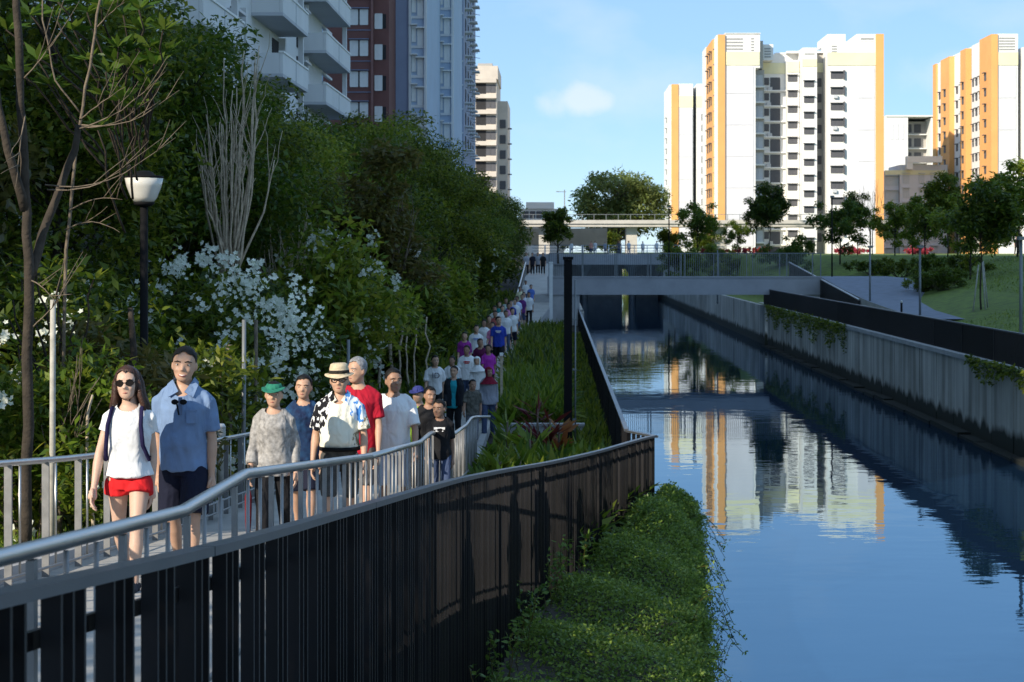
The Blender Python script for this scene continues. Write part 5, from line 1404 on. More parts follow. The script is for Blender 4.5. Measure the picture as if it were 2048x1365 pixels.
# ---------------------------------------------------------------- patterned cloth
def split_print():
    """Patterned shirt: black and white print on one shoulder, blue and white on the other, cream middle."""
    m = cloth('printed_shirt', (0.8, 0.77, 0.66), 0.03); n, l = m.node_tree.nodes, m.node_tree.links
    b = n['Principled BSDF']; t = n.new('ShaderNodeTexCoord')
    def nz_(sc, st=(1, 1, 1)):
        mpn = n.new('ShaderNodeMapping'); mpn.inputs['Scale'].default_value = st; l.new(t.outputs['Object'], mpn.inputs[0])
        q = n.new('ShaderNodeTexNoise'); q.inputs['Scale'].default_value = sc; q.inputs['Detail'].default_value = 3; l.new(mpn.outputs[0], q.inputs[0]); return q
    def step(src, p, c0, c1):
        r = n.new('ShaderNodeValToRGB'); r.color_ramp.interpolation = 'CONSTANT'; r.color_ramp.elements[0].color = (*c0, 1); r.color_ramp.elements[1].position = p; r.color_ramp.elements[1].color = (*c1, 1); l.new(src, r.inputs[0]); return r
    bw = step(nz_(26, (1, 1, .6)).outputs['Fac'], .53, (.012, .012, .015), (.75, .75, .74))
    bu = step(nz_(14, (1, 1, .5)).outputs['Fac'], .5, (.06, .22, .55), (.72, .78, .84))
    sp = n.new('ShaderNodeSeparateXYZ'); l.new(t.outputs['Object'], sp.inputs[0])
    wob = nz_(9)
    def mask(ax, az, c):   # ax*x + az*z + noise > c
        a_ = n.new('ShaderNodeMath'); a_.operation = 'MULTIPLY'; a_.inputs[1].default_value = ax; l.new(sp.outputs['X'], a_.inputs[0])
        b_ = n.new('ShaderNodeMath'); b_.operation = 'MULTIPLY_ADD'; b_.inputs[1].default_value = az; l.new(sp.outputs['Z'], b_.inputs[0]); l.new(a_.outputs[0], b_.inputs[2])
        c_ = n.new('ShaderNodeMath'); c_.operation = 'MULTIPLY_ADD'; c_.inputs[1].default_value = .5; l.new(wob.outputs['Fac'], c_.inputs[0]); l.new(b_.outputs[0], c_.inputs[2])
        g_ = n.new('ShaderNodeMath'); g_.operation = 'GREATER_THAN'; g_.inputs[1].default_value = c; l.new(c_.outputs[0], g_.inputs[0]); return g_
    m1 = mask(-3.2, 1.4, 2.38); m2 = mask(2.6, 1.8, 2.98); m3 = mask(2.6, -1.0, -.38)
    cream = (0.80, 0.76, 0.62, 1)
    x1 = n.new('ShaderNodeMixRGB'); x1.inputs[1].default_value = cream; l.new(m1.outputs[0], x1.inputs[0]); l.new(bw.outputs[0], x1.inputs[2])
    x2 = n.new('ShaderNodeMixRGB'); l.new(x1.outputs[0], x2.inputs[1]); l.new(m2.outputs[0], x2.inputs[0]); l.new(bu.outputs[0], x2.inputs[2])
    x3 = n.new('ShaderNodeMixRGB'); l.new(x2.outputs[0], x3.inputs[1]); l.new(m3.outputs[0], x3.inputs[0])
    gr = step(nz_(22).outputs['Fac'], .5, (.25, .21, .13), (.70, .66, .54)); l.new(gr.outputs[0], x3.inputs[2])
    l.new(x3.outputs[0], b.inputs['Base Color'])
    return m
PRINT = split_print()
NAVY = cl((.012, .014, .030)); WHITE = cl((.74, .74, .74), var=.03); RED = cl((.62, .018, .022), var=.06); BLACKC = cl((.014, .014, .016))
BLUEGREY = cl((.17, .25, .40), var=.10)
GREYBLOUSE = cl((.19, .18, .17), (.44, .42, .40), nscale=22, detail=6)
TEAL = cl((.02, .30, .36)); MAROON = cl((.22, .012, .03)); PURPLE = cl((.28, .035, .26)); ROYAL = cl((.025, .055, .36)); JEANS = cl((.06, .085, .16)); GREYT = cl((.30, .31, .36))
NAVYPRINT = cl((.010, .013, .045), (.018, .06, .14), nscale=9)

# couple in front
person(258, 13.0, 735, 'woman in sunglasses, white tee and red shorts walking beside the man in blue', 'skin_pale', WHITE, RED, 'f', 'hair_brown', sleeve=.42, hem=.515, bottom_len=.17, stride=.50, phase=1, arms=(.12, -.22), elbow=(.20, .15), out=(.24, .05), hairstyle='long', detail=3, extras=('sunglasses', ('straps', (.015, .012, .05))), head_tilt=-.06, loose=.004)
person(368, 13.6, 697, 'tall man in faded blue collared shirt and dark shorts, smiling, sunglasses hung at his collar', 'skin_tan', BLUEGREY, NAVY, 'm', 'hair_black', sleeve=.80, hem=.475, bottom_len=.47, stride=.42, phase=1, arms=(-.12, .12), elbow=(.2, .2), out=(.10, .12), detail=3, extras=('smile', 'collar', 'placket', 'pocket', 'hung_glasses'), head_tilt=.05, head_yaw=.06, loose=.012, fat=.95, belly=.008)
# second row
r_, arm_, P_, S_, zg_ = person(548, 16.6, 766, 'elderly woman in green sun visor and patterned grey long sleeved blouse', 'skin_tan', GREYBLOUSE, BLACKC, 'f', 'hair_black', sleeve=1.75, hem=.44, bottom_len=.96, stride=.35, phase=-1, arms=(.05, -.1), elbow=(.35, .25), out=(.20, .22), detail=3, extras=('visor',), loose=.010, fat=1.08)
u0 = r_.location + P_(arm_[-1][2]) + Vector((-.01, -.03, -.05))
um = empty('umbrella', 'closed dark red umbrella held point down by the woman in the green visor', 'umbrella', u0)
MB().tube([u0 + Vector((0, 0, .10)), u0 + Vector((0, 0, .02)), u0 + Vector((0, -.01, -.14))], [.012, .014, .012], 8).build('handle', M['barkdark'], um)
MB().tube([u0 + Vector((0, -.01, -.14)), u0 + Vector((0, -.012, -.2)), u0 + Vector((0, -.02, -.42)), u0 + Vector((0, -.03, -.68))], [.018, .034, .030, .008], 9).build('canopy', cl((.16, .015, .02)), um)
MB().tube([u0 + Vector((0, -.03, -.68)), u0 + Vector((0, -.032, -.74))], [.005, .004], 6).build('tip', M['steel'], um)
person(607, 18.6, 752, 'woman in a dark navy patterned top standing behind the blouse wearer with the visor', 'skin_tan', NAVYPRINT, NAVY, 'f', 'hair_black', sleeve=.2, hem=.46, bottom_len=.50, stride=.35, phase=1, arms=(.2, -.15), elbow=(.3, .3), out=(.08, .14), detail=2, loose=.008)
person(680, 17.4, 727, 'man in straw hat and glasses, half tucked printed cream shirt and dark shorts', 'skin_tan', PRINT, cl((.035, .035, .035), (.10, .10, .095), nscale=10), 'm', 'hair_black', sleeve=.80, hem=.535, bottom_len=.52, stride=.40, phase=-1, arms=(-.06, .18), elbow=(.18, .25), out=(.24, .22), detail=3, extras=('fedora', 'glasses', 'collar', 'belt', 'watch'), belly=.022, fat=1.08, loose=.012, hat_add=.045)
person(717, 19.0, 717, 'grey haired man in red tee with navy sleeves looking aside behind the straw hat', 'skin_tan', cl((.42, .012, .03)), cl((.10, .09, .085)), 'm', 'hair_grey', sleeve=.75, hem=.45, bottom_len=.52, stride=.4, phase=1, arms=(-.1, .1), elbow=(.3, .3), out=(.08, .12), detail=2, head_yaw=-.75, loose=.01)
person(787, 19.6, 739, 'young man in plain white tee and pale shorts looking aside', 'skin_brown', WHITE, cl((.40, .43, .52)), 'm', 'hair_black', sleeve=.85, hem=.46, bottom_len=.52, stride=.38, phase=-1, arms=(-.05, .15), elbow=(.2, .2), out=(.10, .24), detail=3, head_yaw=.45, fat=1.04, loose=.012)
# third row
person(838, 25.0, 772, 'person in blue cap and neon yellow vest half hidden behind the woman in black', 'skin_tan', cl((.42, .62, .05)), BLACKC, 'm', sleeve=.5, bottom_len=.95, stride=.3, detail=1, extras=('cap',), hat_add=.02)
person(858, 23.2, 775, 'woman in black top carrying a shoulder bag beside the small girl', 'skin_brown', BLACKC, BLACKC, 'f', 'hair_black', sleeve=.9, bottom_len=.95, stride=.3, detail=2, loose=.008, fat=1.1)
person(880, 22.0, 801, 'small girl in black shirt with a white mark on its front', 'skin_brown', BLACKC, JEANS, 'f', 'hair_black', sleeve=.8, bottom_len=.8, stride=.3, detail=2, extras=('bun', ('stripe', (.7, .7, .7))))
person(945, 37.6, 760, 'boy in grey camouflage shirt walking between teal jacket and maroon headscarf', 'skin_brown', cl((.06, .06, .05), (.17, .16, .14), nscale=14), cl((.16, .17, .2)), 'm', sleeve=.8, bottom_len=.9, stride=.3, detail=2)
person(908, 38.4, 733, 'woman in teal top under an open dark jacket', 'skin_tan', TEAL, BLACKC, 'f', sleeve=.5, hem=.44, bottom_len=.96, stride=.35, detail=2, extras=(('open_jacket', (.012, .014, .02)),), loose=.01, fat=1.08)
person(977, 39.2, 735, 'woman wearing a long maroon headscarf and grey top', 'skin_brown', GREYT, JEANS, 'f', sleeve=1.8, bottom_len=.96, stride=.35, phase=-1, detail=2, hairstyle='none', extras=(('hijab', (.19, .01, .03)),), loose=.01, fat=1.1)
person(870, 41.0, 712, 'man in white tee printed with large dark letters on the chest', 'skin_tan', WHITE, BLACKC, 'm', sleeve=.85, bottom_len=.52, stride=.35, detail=2, loose=.012, extras=(('print', 'ID', (.02, .02, .05)),))
person(905, 43.2, 713, 'man with dark hair and white collar behind the teal top', 'skin_brown', WHITE, BLACKC, 'm', sleeve=.85, stride=.3, detail=1)
person(955, 43.0, 714, 'woman in a white headscarf and white top behind the maroon headscarf', 'skin_tan', WHITE, GREYT, 'f', sleeve=1.8, bottom_len=.96, stride=.3, detail=1, hairstyle='none', extras=(('hijab', (.74, .74, .74)),), loose=.01)
person(934, 45.2, 692, 'stout man in plain white tee with a small red badge behind the white headscarf', 'skin_brown', WHITE, JEANS, 'm', 'hair_black', sleeve=.85, stride=.3, detail=1, fat=1.15, loose=.012, extras=(('stripe', (.5, .03, .04)),))
person(977, 47.4, 690, 'woman in magenta tee walking below the man in royal blue', 'skin_brown', cl((.42, .045, .40)), BLACKC, 'f', sleeve=.8, bottom_len=.9, stride=.35, detail=1, fat=1.05)
person(960, 49.0, 678, 'woman in dark plum top between purple shirts', 'skin_brown', cl((.09, .01, .05)), BLACKC, 'f', sleeve=.8, bottom_len=.9, stride=.3, detail=1)
person(929, 51.6, 665, 'woman in purple top at the planted edge of the walk', 'skin_tan', PURPLE, BLACKC, 'f', sleeve=.9, bottom_len=.9, stride=.3, detail=1, fat=1.1)
person(952, 55.0, 651, 'man in white tee with pale blue chest print', 'skin_tan', WHITE, BLACKC, 'm', sleeve=.8, stride=.35, detail=1, extras=(('stripe', (.25, .33, .6)),))
person(997, 57.5, 634, 'man in royal blue tee with white chest print and black shorts at the outer edge', 'skin_tan', ROYAL, BLACKC, 'm', sleeve=.8, bottom_len=.47, stride=.45, detail=2, extras=(('stripe', (.75, .75, .78)),), fat=1.05)
# farther walkers, few pixels each
FARP = [(978, 62.0, 632, 'brown shirted man right behind the royal blue tee', (.20, .12, .07), 'm'), (1012, 66.5, 622, 'walker in white tee and dark shorts outside the purple group', (.74, .74, .74), 'm'), (1025, 68.0, 617, 'walker in white top with dark sling strap at the bed side', (.74, .74, .74), 'f'), (990, 65.0, 622, 'woman in dusty red top among the distant walkers', (.35, .09, .08), 'f'), (999, 75.0, 604, 'walker in teal tee beside the white blossoms', (.03, .25, .27), 'm'), (1012, 80.0, 592, 'walker in pale green shirt farther along the walk', (.5, .58, .52), 'm'), (1022, 77.0, 602, 'walker in deep blue tee farther along the walk', (.03, .06, .32), 'm'), (1034, 83.0, 590, 'tall walker in pale blue shirt near the slope foot', (.55, .62, .80), 'm'), (1048, 90.0, 583, 'walker in lilac white shirt at the slope foot', (.70, .68, .76), 'f'), (1058, 90.0, 582, 'walker in white shirt nearest the white post', (.74, .74, .74), 'm'), (1044, 86.0, 588, 'walker in dark violet shirt at the slope foot', (.12, .03, .16), 'f'), (990, 70.0, 612, 'child in pale shirt beside the dusty red top', (.6, .58, .55), 'm'), (985, 58.5, 645, 'woman in rose pink tee behind the magenta tee', (.60, .20, .34), 'f'), (968, 59.5, 640, 'walker in white polo left of the brown shirt', (.74, .74, .73), 'm'), (1004, 71.5, 612, 'walker in white tee behind the dusty red top', (.74, .74, .74), 'm'), (1017, 73.0, 606, 'walker in pink top at the bed side of the distant walkers', (.62, .25, .42), 'f'), (1030, 79.0, 596, 'walker in white tee before the pale blue shirt', (.74, .74, .74), 'm'), (1040, 94.0, 574, 'walker in pale yellow shirt starting up the slope', (.66, .62, .40), 'm'), (1062, 97.0, 570, 'walker in blue shirt starting up the slope', (.10, .18, .50), 'm'), (1051, 101.0, 562, 'walker in white shirt on the slope', (.74, .74, .74), 'm')]
for i, (px_, D_, y_, lab, c_, sx) in enumerate(FARP):
    person(px_, D_, y_, lab, ('skin_tan', 'skin_brown')[i % 2], cl(c_), (BLACKC, JEANS, NAVY)[i % 3], sx, sleeve=.8, bottom_len=(.5, .95)[i % 2], stride=.4, phase=(-1, 1)[i % 2], detail=0, h=min(1.74, max(1.30, CAMZ - path_z(D_) - (y_ - 505) * D_ / FPX)))
for i, (px_, D_, lab, c_) in enumerate([(1053, 128, 'figure in pale shirt on the bridge approach', (.45, .44, .46)), (1065, 126, 'figure in black with white chest spot on the bridge approach', (.02, .02, .03)), (1076, 130, 'figure in grey shirt on the bridge approach', (.3, .3, .32)), (1086, 127, 'figure in black by the tree on the bridge approach', (.02, .02, .02))]):
    person(px_, D_, 510, lab, 'skin_tan', cl(c_), BLACKC, 'm', sleeve=.8, bottom_len=.9, stride=.35, detail=0, h=1.66, group='people on the bridge approach')
# people on the road bridge: small, copied
BC = [(.74, .74, .74), (.05, .07, .25), (.65, .3, .22), (.74, .74, .74), (.3, .33, .4), (.74, .72, .6), (.1, .1, .12), (.72, .74, .78), (.5, .06, .06), (.74, .74, .74), (.2, .25, .5), (.74, .74, .74)]
names = ['white shirt, first at the left end', 'navy shirt', 'salmon shirt', 'white shirt right of the salmon one', 'grey blue shirt', 'cream shirt', 'black shirt', 'pale blue shirt', 'red shirt', 'white shirt beside the red one', 'bright blue shirt', 'white shirt, last at the right end']
PATH_Z_keep = PATH_Z
for i, c_ in enumerate(BC):
    if i in (1, 5, 8, 10): continue
    x_ = 1143 + i * 15.5 + (i * 37 % 11)
    PATH_Z = [(0, 5.15), (999, 5.15)]
    person(x_, 206.2 + (i % 3) * .8, 482, 'tiny figure at the road bridge railing in ' + names[i], 'skin_tan', cl(c_), (JEANS, GREYT)[i % 2], 'm', sleeve=.8, bottom_len=.9, stride=.2, detail=0, h=1.6 + .03 * (i % 4), group='people along the road bridge')
    PATH_Z = PATH_Z_keep
PATH_Z = [(0, 5.2), (999, 5.2)]
person(2033, 150, 478, 'dark figure walking on the grass behind the tallest grey pole', 'skin_tan', BLACKC, BLACKC, 'm', sleeve=.8, bottom_len=.95, stride=.4, detail=0, h=1.68, group='people along the road bridge')
bpy.data.objects[[o.name for o in bpy.data.objects if o.name.startswith('person')][-1]].pop('group', None)
PATH_Z = PATH_Z_keep
# ================================================================== PLANTS
TREE_ID = 0
def branchy(mb, rnd, base, tip, r0, r1, n=5, wob=.05, seg=7, lift=0.0):
    pts = curve_pts(base, tip, n, rnd, wob, lift)
    mb.tube(pts, [r0 + (r1 - r0) * i / n for i in range(n + 1)], seg)
    return pts
def make_tree(label, cat, loc, H, R, nleaf, leaf, K, cr, seed, low=.22, trunk_r=.12, leafm='leaf_dark', barkm='barkdark', stems=1, shape=None, name='leafy_tree', group=None, lean=(0, 0), aspect=.42, shell=.5):
    """Trunk, limbs to the leaf clumps and a crown of separate leaves, modelled about the foot."""
    r = np.random.default_rng(seed); q = random.Random(seed)
    root = empty(name, label, cat, loc, group)
    ORG[root.name] = Vector((0, 0, 0))
    cz = H * (low + 1) / 2; rz = H * (1 - low) / 2
    c = (lean[0], lean[1], cz)
    p, cc = crown_points(r, nleaf, c, (R, R, rz), K, cr, shell)
    if shape == 'round': p[:, 2] = np.maximum(p[:, 2], H * low * .8)
    keep = p[:, 2] > H * low * .45
    p = p[keep]
    mb = MB()
    for s_ in range(stems):
        a = 2 * math.pi * s_ / max(1, stems) + .4
        b0 = Vector((math.cos(a), math.sin(a), 0)) * (.18 * (stems > 1)) * trunk_r * 6
        top = Vector((lean[0] + math.cos(a) * R * .25 * (stems > 1), lean[1] + math.sin(a) * R * .25 * (stems > 1), H * .86))
        branchy(mb, q, b0, top, trunk_r, trunk_r * .25, 9, .022)
    mb.build('trunk', M[barkm], root)
    mb = MB()
    for i in range(0, K, max(1, K // 22)):
        t = Vector(cc[i]); k = min(.85, max(low * .8, (t.z / H) - .18))
        b0 = Vector((lean[0] * k, lean[1] * k, H * k))
        branchy(mb, q, b0, t, trunk_r * .42 * (1 - k * .6), trunk_r * .08, 4, .07, 5)
    ob = mb.build('limbs', M[barkm], root); ob['kind'] = 'stuff'
    me = leaf_mesh('crown', p, leaf, seed + 1, aspect, (0, 0, -.25), .7)
    ob = link('crown', me, M[leafm], root); ob['kind'] = 'stuff'
    return root
# variant trees at unit size are copied with new size, turn and label
def at(px, D): return PX(px, D)
LEFT = []
V1 = make_tree('dense evergreen tree filling the upper left corner behind the diagonal trunk', 'tree', (-8.6, 30, 2.1), 9.6, 2.7, 26000, .155, 70, .70, 11, low=.16, name='evergreen_tree', group='trees along the left of the walkway')
V2 = make_tree('mid green leafy tree behind the first black lamp post', 'tree', (-8.4, 38, 1.9), 9.4, 2.7, 24000, .17, 50, .80, 12, low=.20, leafm='leaf_mid', name='leafy_tree', group='trees along the left of the walkway')
V3 = make_tree('dark spreading tree just left of the broom shaped bare tree', 'tree', (-9.4, 46, 2.0), 8.8, 3.0, 28000, .165, 80, .75, 13, low=.14, name='evergreen_tree', group='trees along the left of the walkway')
V4 = make_tree('olive brown tinted tree near the far end of the row', 'tree', (-6.9, 118, 1.8), 9.0, 2.6, 13000, .30, 44, .85, 14, low=.12, leafm='leaf_brown', name='leafy_tree', group='trees along the left of the walkway')
G_ = 'trees along the left of the walkway'
LT = [
    (V1, -7.2, 41, 7.6, .9, 'evergreen between the first black lamp post and the broom shaped bare tree'),
    (V3, -11.2, 36, 11.2, 1.7, 'tall dark evergreen under the leftmost balcony of the white block'),
    (V2, -7.6, 52, 8.8, 2.2, 'bright leafy tree right of the broom shaped bare tree'),
    (V1, -10.2, 56, 9.0, 2.9, 'tall evergreen below the lowest balcony corner'),
    (V3, -7.0, 60, 8.2, .4, 'dark low crowned tree above the pale many stemmed trunk'),
    (V2, -9.0, 70, 9.8, 1.3, 'leafy tree whose top meets the brown wall'),
    (V3, -12.0, 64, 9.4, 2.0, 'evergreen behind, hiding the foot of the balcony block'),
    (V1, -6.4, 76, 9.6, 3.5, 'dense evergreen behind the second lamp post'),
    (V2, -9.2, 88, 11.2, .2, 'leafy tree below the pale slate wall'),
    (V3, -6.2, 92, 9.6, 1.1, 'dark tree over the distant white blossoms'),
    (V2, -5.6, 104, 9.0, 2.6, 'yellowish leafy tree right of the white blossoms'),
    (V3, -9.0, 112, 11.0, 4.1, 'dark tree in front of the far balconies'),
    (V1, -5.2, 132, 8.7, 5.0, 'evergreen under the beige block'),
    (V4, -8.4, 140, 10.0, .9, 'brownish tree beneath the left side of the beige block'),
    (V3, -5.0, 150, 8.4, 2.4, 'dark tree hanging over the top of the distant slope'),
    (V1, -7.6, 172, 8.6, 1.9, 'evergreen at the end of the row beside the low white building'),
    (V2, -5.2, 176, 6.0, 2.2, 'last small leafy tree of the row beside the bridge approach'),
    (V3, -12.4, 50, 10.6, 3.3, 'dark tree pressed against the white balcony block'),
    (V1, -12.4, 82, 10.5, 4.4, 'tall evergreen against the end of the balcony block'),
    (V3, -12.5, 26, 11.5, .6, 'dark evergreen at the left margin behind the bare twigs'),
    (V1, -11.0, 21.5, 9.0, 2.1, 'shady evergreen at the extreme left behind the leaning trunk'),
    (V4, -9.0, 24, 6.2, 3.0, 'brownish dry tree low at the left margin'),
    (V4, -6.9, 47, 6.6, 1.6, 'brown leaved tree beneath the bright leafy crown'),
    (V3, -10.5, 100, 12.0, 5.2, 'dark tree in front of the slate stack')]
for v, x, D, H, rz_, lab in LT:
    base = {V1: 9.6, V2: 9.4, V3: 8.8, V4: 9.0}[v]
    copy_tree(v, (x, D, left_z(x, D) - .05), rz_, H / base, lab, G_)

# unseen trees added out of view so their shade falls on the fence and creeper
OFF = [(V2, -8.9, 16.2, 6.2, .5, 'unseen leafy tree added for shade between viewpoint and leaning trunk'), (V3, -9.0, -2.0, 11.0, .9, 'unseen dense evergreen added for shade beside where the photographer stands'), (V1, -8.0, -8.0, 10.5, 2.0, 'unseen dense evergreen added for shade just behind the viewpoint'), (V3, -12.0, -13.0, 13.0, 3.0, 'unseen tall evergreen added for shade farther behind the viewpoint')]
for v, x, D, H, rz_, lab in OFF:
    base = {V1: 9.6, V2: 9.4, V3: 8.8, V4: 9.0}[v]
    copy_tree(v, (x, D, left_z(x, D) - .05), rz_, H / base, lab, G_)
make_tree('unseen tall spreading tree with high crown added left of the ramp for shade', 'tree', (-7.9, 5.2, left_z(-7.9, 5.2)), 9.6, 2.6, 6500, .24, 34, .8, 15, low=.66, name='leafy_tree', leafm='leaf_mid', trunk_r=.12, group=G_)  # added out of view, crown set high to shade fence and creeper
# hedge-like shrubs below the trees
def make_shrub(label, loc, H, R, nleaf, leaf, seed, leafm='leaf_dark', flowers=0, fsize=.075, group=None, name='leafy_shrub', aspect=.38, sides=None, K=40):
    r = np.random.default_rng(seed); q = random.Random(seed)
    root = empty(name, label, 'shrub', loc, group); ORG[root.name] = Vector((0, 0, 0))
    p, cc = crown_points(r, nleaf, (0, 0, H * .55), (R, R, H * .48), K, H * .17, .45)
    p[:, 2] = np.abs(p[:, 2]) + .03
    ob = link('foliage', leaf_mesh('foliage', p, leaf, seed, aspect, (0, 0, .1), .8), M[leafm], root); ob['kind'] = 'stuff'
    mb = MB()
    for i in range(0, K, 3): branchy(mb, q, (q.uniform(-.15, .15), q.uniform(-.15, .15), 0), cc[i], .022, .006, 4, .06, 5)
    ob = mb.build('stems', M['bark'], root); ob['kind'] = 'stuff'
    if flowers:
        # blossom heads: small five petalled flowers gathered in clusters on the side of the crown that faces the walk
        cl_n = max(4, flowers // 9)
        u = r.normal(size=(cl_n, 3)); u[:, 1] = -np.abs(u[:, 1]); u[:, 0] += .3; u /= np.linalg.norm(u, axis=1)[:, None]
        hc = np.array([0, 0, H * .58]) + u * np.array([R, R, H * .48]) * (0.9 + .16 * r.random((cl_n, 1)))
        C = hc[r.integers(0, cl_n, flowers)] + r.normal(size=(flowers, 3)) * .075
        V = []
        for c in C:
            nrm = Vector((r.normal() * .5 + .1, -1 + r.normal() * .4, .5 + r.normal() * .4)).normalized()
            a = nrm.orthogonal().normalized(); b_ = nrm.cross(a); ph = r.random() * 6.28; fs = fsize * (.7 + .6 * r.random()); c = Vector(c)
            for k in range(5):
                t_ = ph + k * 1.2566; d_ = a * math.cos(t_) + b_ * math.sin(t_); s_ = nrm.cross(d_)
                V += [c, c + d_ * fs * .38 + s_ * fs * .26 + nrm * fs * .10, c + d_ * fs * .72 + nrm * fs * .20, c + d_ * fs * .38 - s_ * fs * .26 + nrm * fs * .10]
        ob = link('blossoms', quads_mesh('blossoms', np.array([tuple(v) for v in V]), len(V) // 4), M['flower_white'], root); ob['kind'] = 'stuff'
    return root
GS = 'shrubs along the left of the walkway'
def S_(px, D, xoff=0): return (PX(px, D), D, left_z(PX(px, D), D) - .03)
SH = [
    ('white flowering shrub at the extreme left behind the thick dark trunk', 45, 22.5, 3.0, 1.25, 9000, .17, 'leaf_dark', 190),
    ('sparse white flowering shrub left of the first lamp post', 160, 24.5, 3.0, 1.15, 9000, .17, 'leaf_dark', 110),
    ('big shrub covered in white blossom behind the tall man', 400, 26, 3.4, 1.5, 12000, .15, 'leaf_dark', 900),
    ('white blossom shrub above the green visor', 500, 27.5, 3.3, 1.25, 10000, .15, 'leaf_dark', 700),
    ('white blossom shrub above the straw hat', 610, 29, 3.3, 1.35, 10000, .15, 'leaf_mid', 700),
    ('bright green shrub with few blossoms right of the straw hat', 672, 33, 4.0, 1.35, 10000, .19, 'leaf_mid', 150),
    ('dark leafy shrub beneath the second lamp post', 835, 57, 3.2, 1.3, 9000, .22, 'leaf_dark', 0),
    ('leafy shrub left of the purple top', 880, 63, 3.4, 1.3, 9000, .24, 'leaf_mid', 0),
    ('white blossom shrub beside the distant walkers', 945, 83, 4.3, 1.5, 8000, .26, 'leaf_dark', 240),
    ('dark shrub beneath the far pale handrail', 990, 104, 4.6, 1.7, 8000, .3, 'leaf_dark', 0),
    ('dark shrub behind the many stemmed pale trunk', 752, 48, 2.6, 1.6, 8000, .22, 'leaf_dark', 0),
    ('shady shrub behind the white tee with letters', 790, 47, 2.2, 1.0, 8000, .2, 'leaf_dark', 0),
    ('low brown shrub behind the woman in sunglasses', 200, 19.5, 2.2, 1.2, 9000, .14, 'leaf_brown', 0),
    ('low leafy shrub behind the leftmost stake', 90, 18.6, 2.0, 1.1, 8000, .13, 'leaf_mid', 16),
    ('dark shrub behind the shoulder of the tall man', 330, 23, 2.3, 1.25, 9000, .16, 'leaf_dark', 30),
    ('dark shrub behind the woman in navy', 585, 25, 1.9, 1.1, 8000, .15, 'leaf_dark', 40),
    ('dark shrub behind the man in the white tee', 740, 31, 2.1, 1.2, 8000, .17, 'leaf_dark', 24)]
for i, (lab, px_, D_, H_, R_, nl, ls, lm, fl) in enumerate(SH):
    dn = (4.35 if D_ < 33 else 3.5) / ((1115 - px_) / FPX - .85 * R_ / D_)
    if dn > D_: k_ = min(1.6, dn / D_); H_ *= k_; R_ *= k_; ls *= k_; D_ = dn
    make_shrub(lab, S_(px_, D_), H_, R_, nl, ls, 100 + i, lm, int(fl * 1.25), .064 if D_ < 40 else .10, GS, 'flowering_shrub' if fl else 'leafy_shrub')

# ---- bare and pale stemmed trees
def broom_tree(label, loc, H, n, fork, spread, seed, barkm='barkpale', r0=.06, leaf=0, name='bare_tree', group=None):
    q = random.Random(seed); root = empty(name, label, 'tree', loc, group); ORG[root.name] = Vector((0, 0, 0))
    mb = MB()
    for s_ in range(3):
        a = s_ * 2.1; branchy(mb, q, (math.cos(a) * .10, math.sin(a) * .10, -.05), (math.cos(a) * .14, math.sin(a) * .12, fork), r0, r0 * .7, 6, .02, 8)
    mb.build('trunk', M[barkm], root)
    tips = []
    for i in range(n):
        a = 2 * math.pi * i / n + q.uniform(-.3, .3); rr = spread * math.sqrt(q.random()) * 1.05
        b0 = Vector((math.cos(a) * .12, math.sin(a) * .10, fork * q.uniform(.80, 1.0)))
        tip = Vector((math.cos(a) * rr, math.sin(a) * rr * .7, H * q.uniform(.72, 1.0)))
        mid = Vector((math.cos(a) * rr * .75, math.sin(a) * rr * .5, fork + (tip.z - fork) * .40))
        pts = curve_pts(b0, mid, 4, q, .03) + curve_pts(mid, tip, 5, q, .025)[1:]
        m2 = MB(); m2.tube(pts, [r0 * .42 * (1 - k / (len(pts) + 1)) + .006 for k in range(len(pts))], 6)
        for j in range(3):
            k = q.randint(3, 7); b1 = pts[k]; branchy(m2, q, b1, b1 + Vector((q.uniform(-.35, .35), q.uniform(-.3, .3), q.uniform(.5, 1.2))), .010, .004, 4, .05, 5)
        m2.build('branch', M[barkm], root); tips.append(tip)
    return root
broom_tree('pale bare tree with many upright broom like branches against the dark crowns', (PX(462, 32), 32, 1.4), 7.9, 24, 4.2, .78, 21, r0=.045)
broom_tree('second pale many stemmed bare tree behind the woman in navy', (PX(572, 38), 38, 1.2), 5.3, 14, 2.2, .75, 22, r0=.05)
q = random.Random(31)
rt = empty('pale_stemmed_tree', 'slender tree with several pale crooked stems behind the man in the white tee', 'tree', (PX(785, 46), 46, 1.1)); ORG[rt.name] = Vector((0, 0, 0))
for x0, x1, z1, r_ in ((-.35, -.15, 3.2, .05), (-.1, .1, 3.7, .06), (.15, .25, 2.6, .035), (.42, .38, 2.2, .03), (.62, .60, 2.4, .03), (.95, .9, 2.7, .03)):
    mb = MB(); branchy(mb, q, (x0, q.uniform(-.2, .2), -.05), (x1, q.uniform(-.2, .2), z1), r_, r_ * .7, 7, .035, 7); mb.build('stem', M['barkpale'], rt)
mb = MB()
for i in range(16): branchy(mb, q, (q.uniform(-.15, .2), 0, q.uniform(2.4, 3.6)), (q.uniform(-1.2, 1.2), q.uniform(-.8, .8), q.uniform(4.0, 6.6)), .028, .006, 5, .05, 5)
mb.build('limbs', M['bark'], rt)['kind'] = 'stuff'
pp, _ = crown_points(np.random.default_rng(5), 7000, (0, 0, 5.2), (1.3, 1.1, 1.9), 26, .5)
ob = link('crown', leaf_mesh('crown', pp, .20, 8, .4, (0, 0, -.3)), M['leaf_brown'], rt); ob['kind'] = 'stuff'

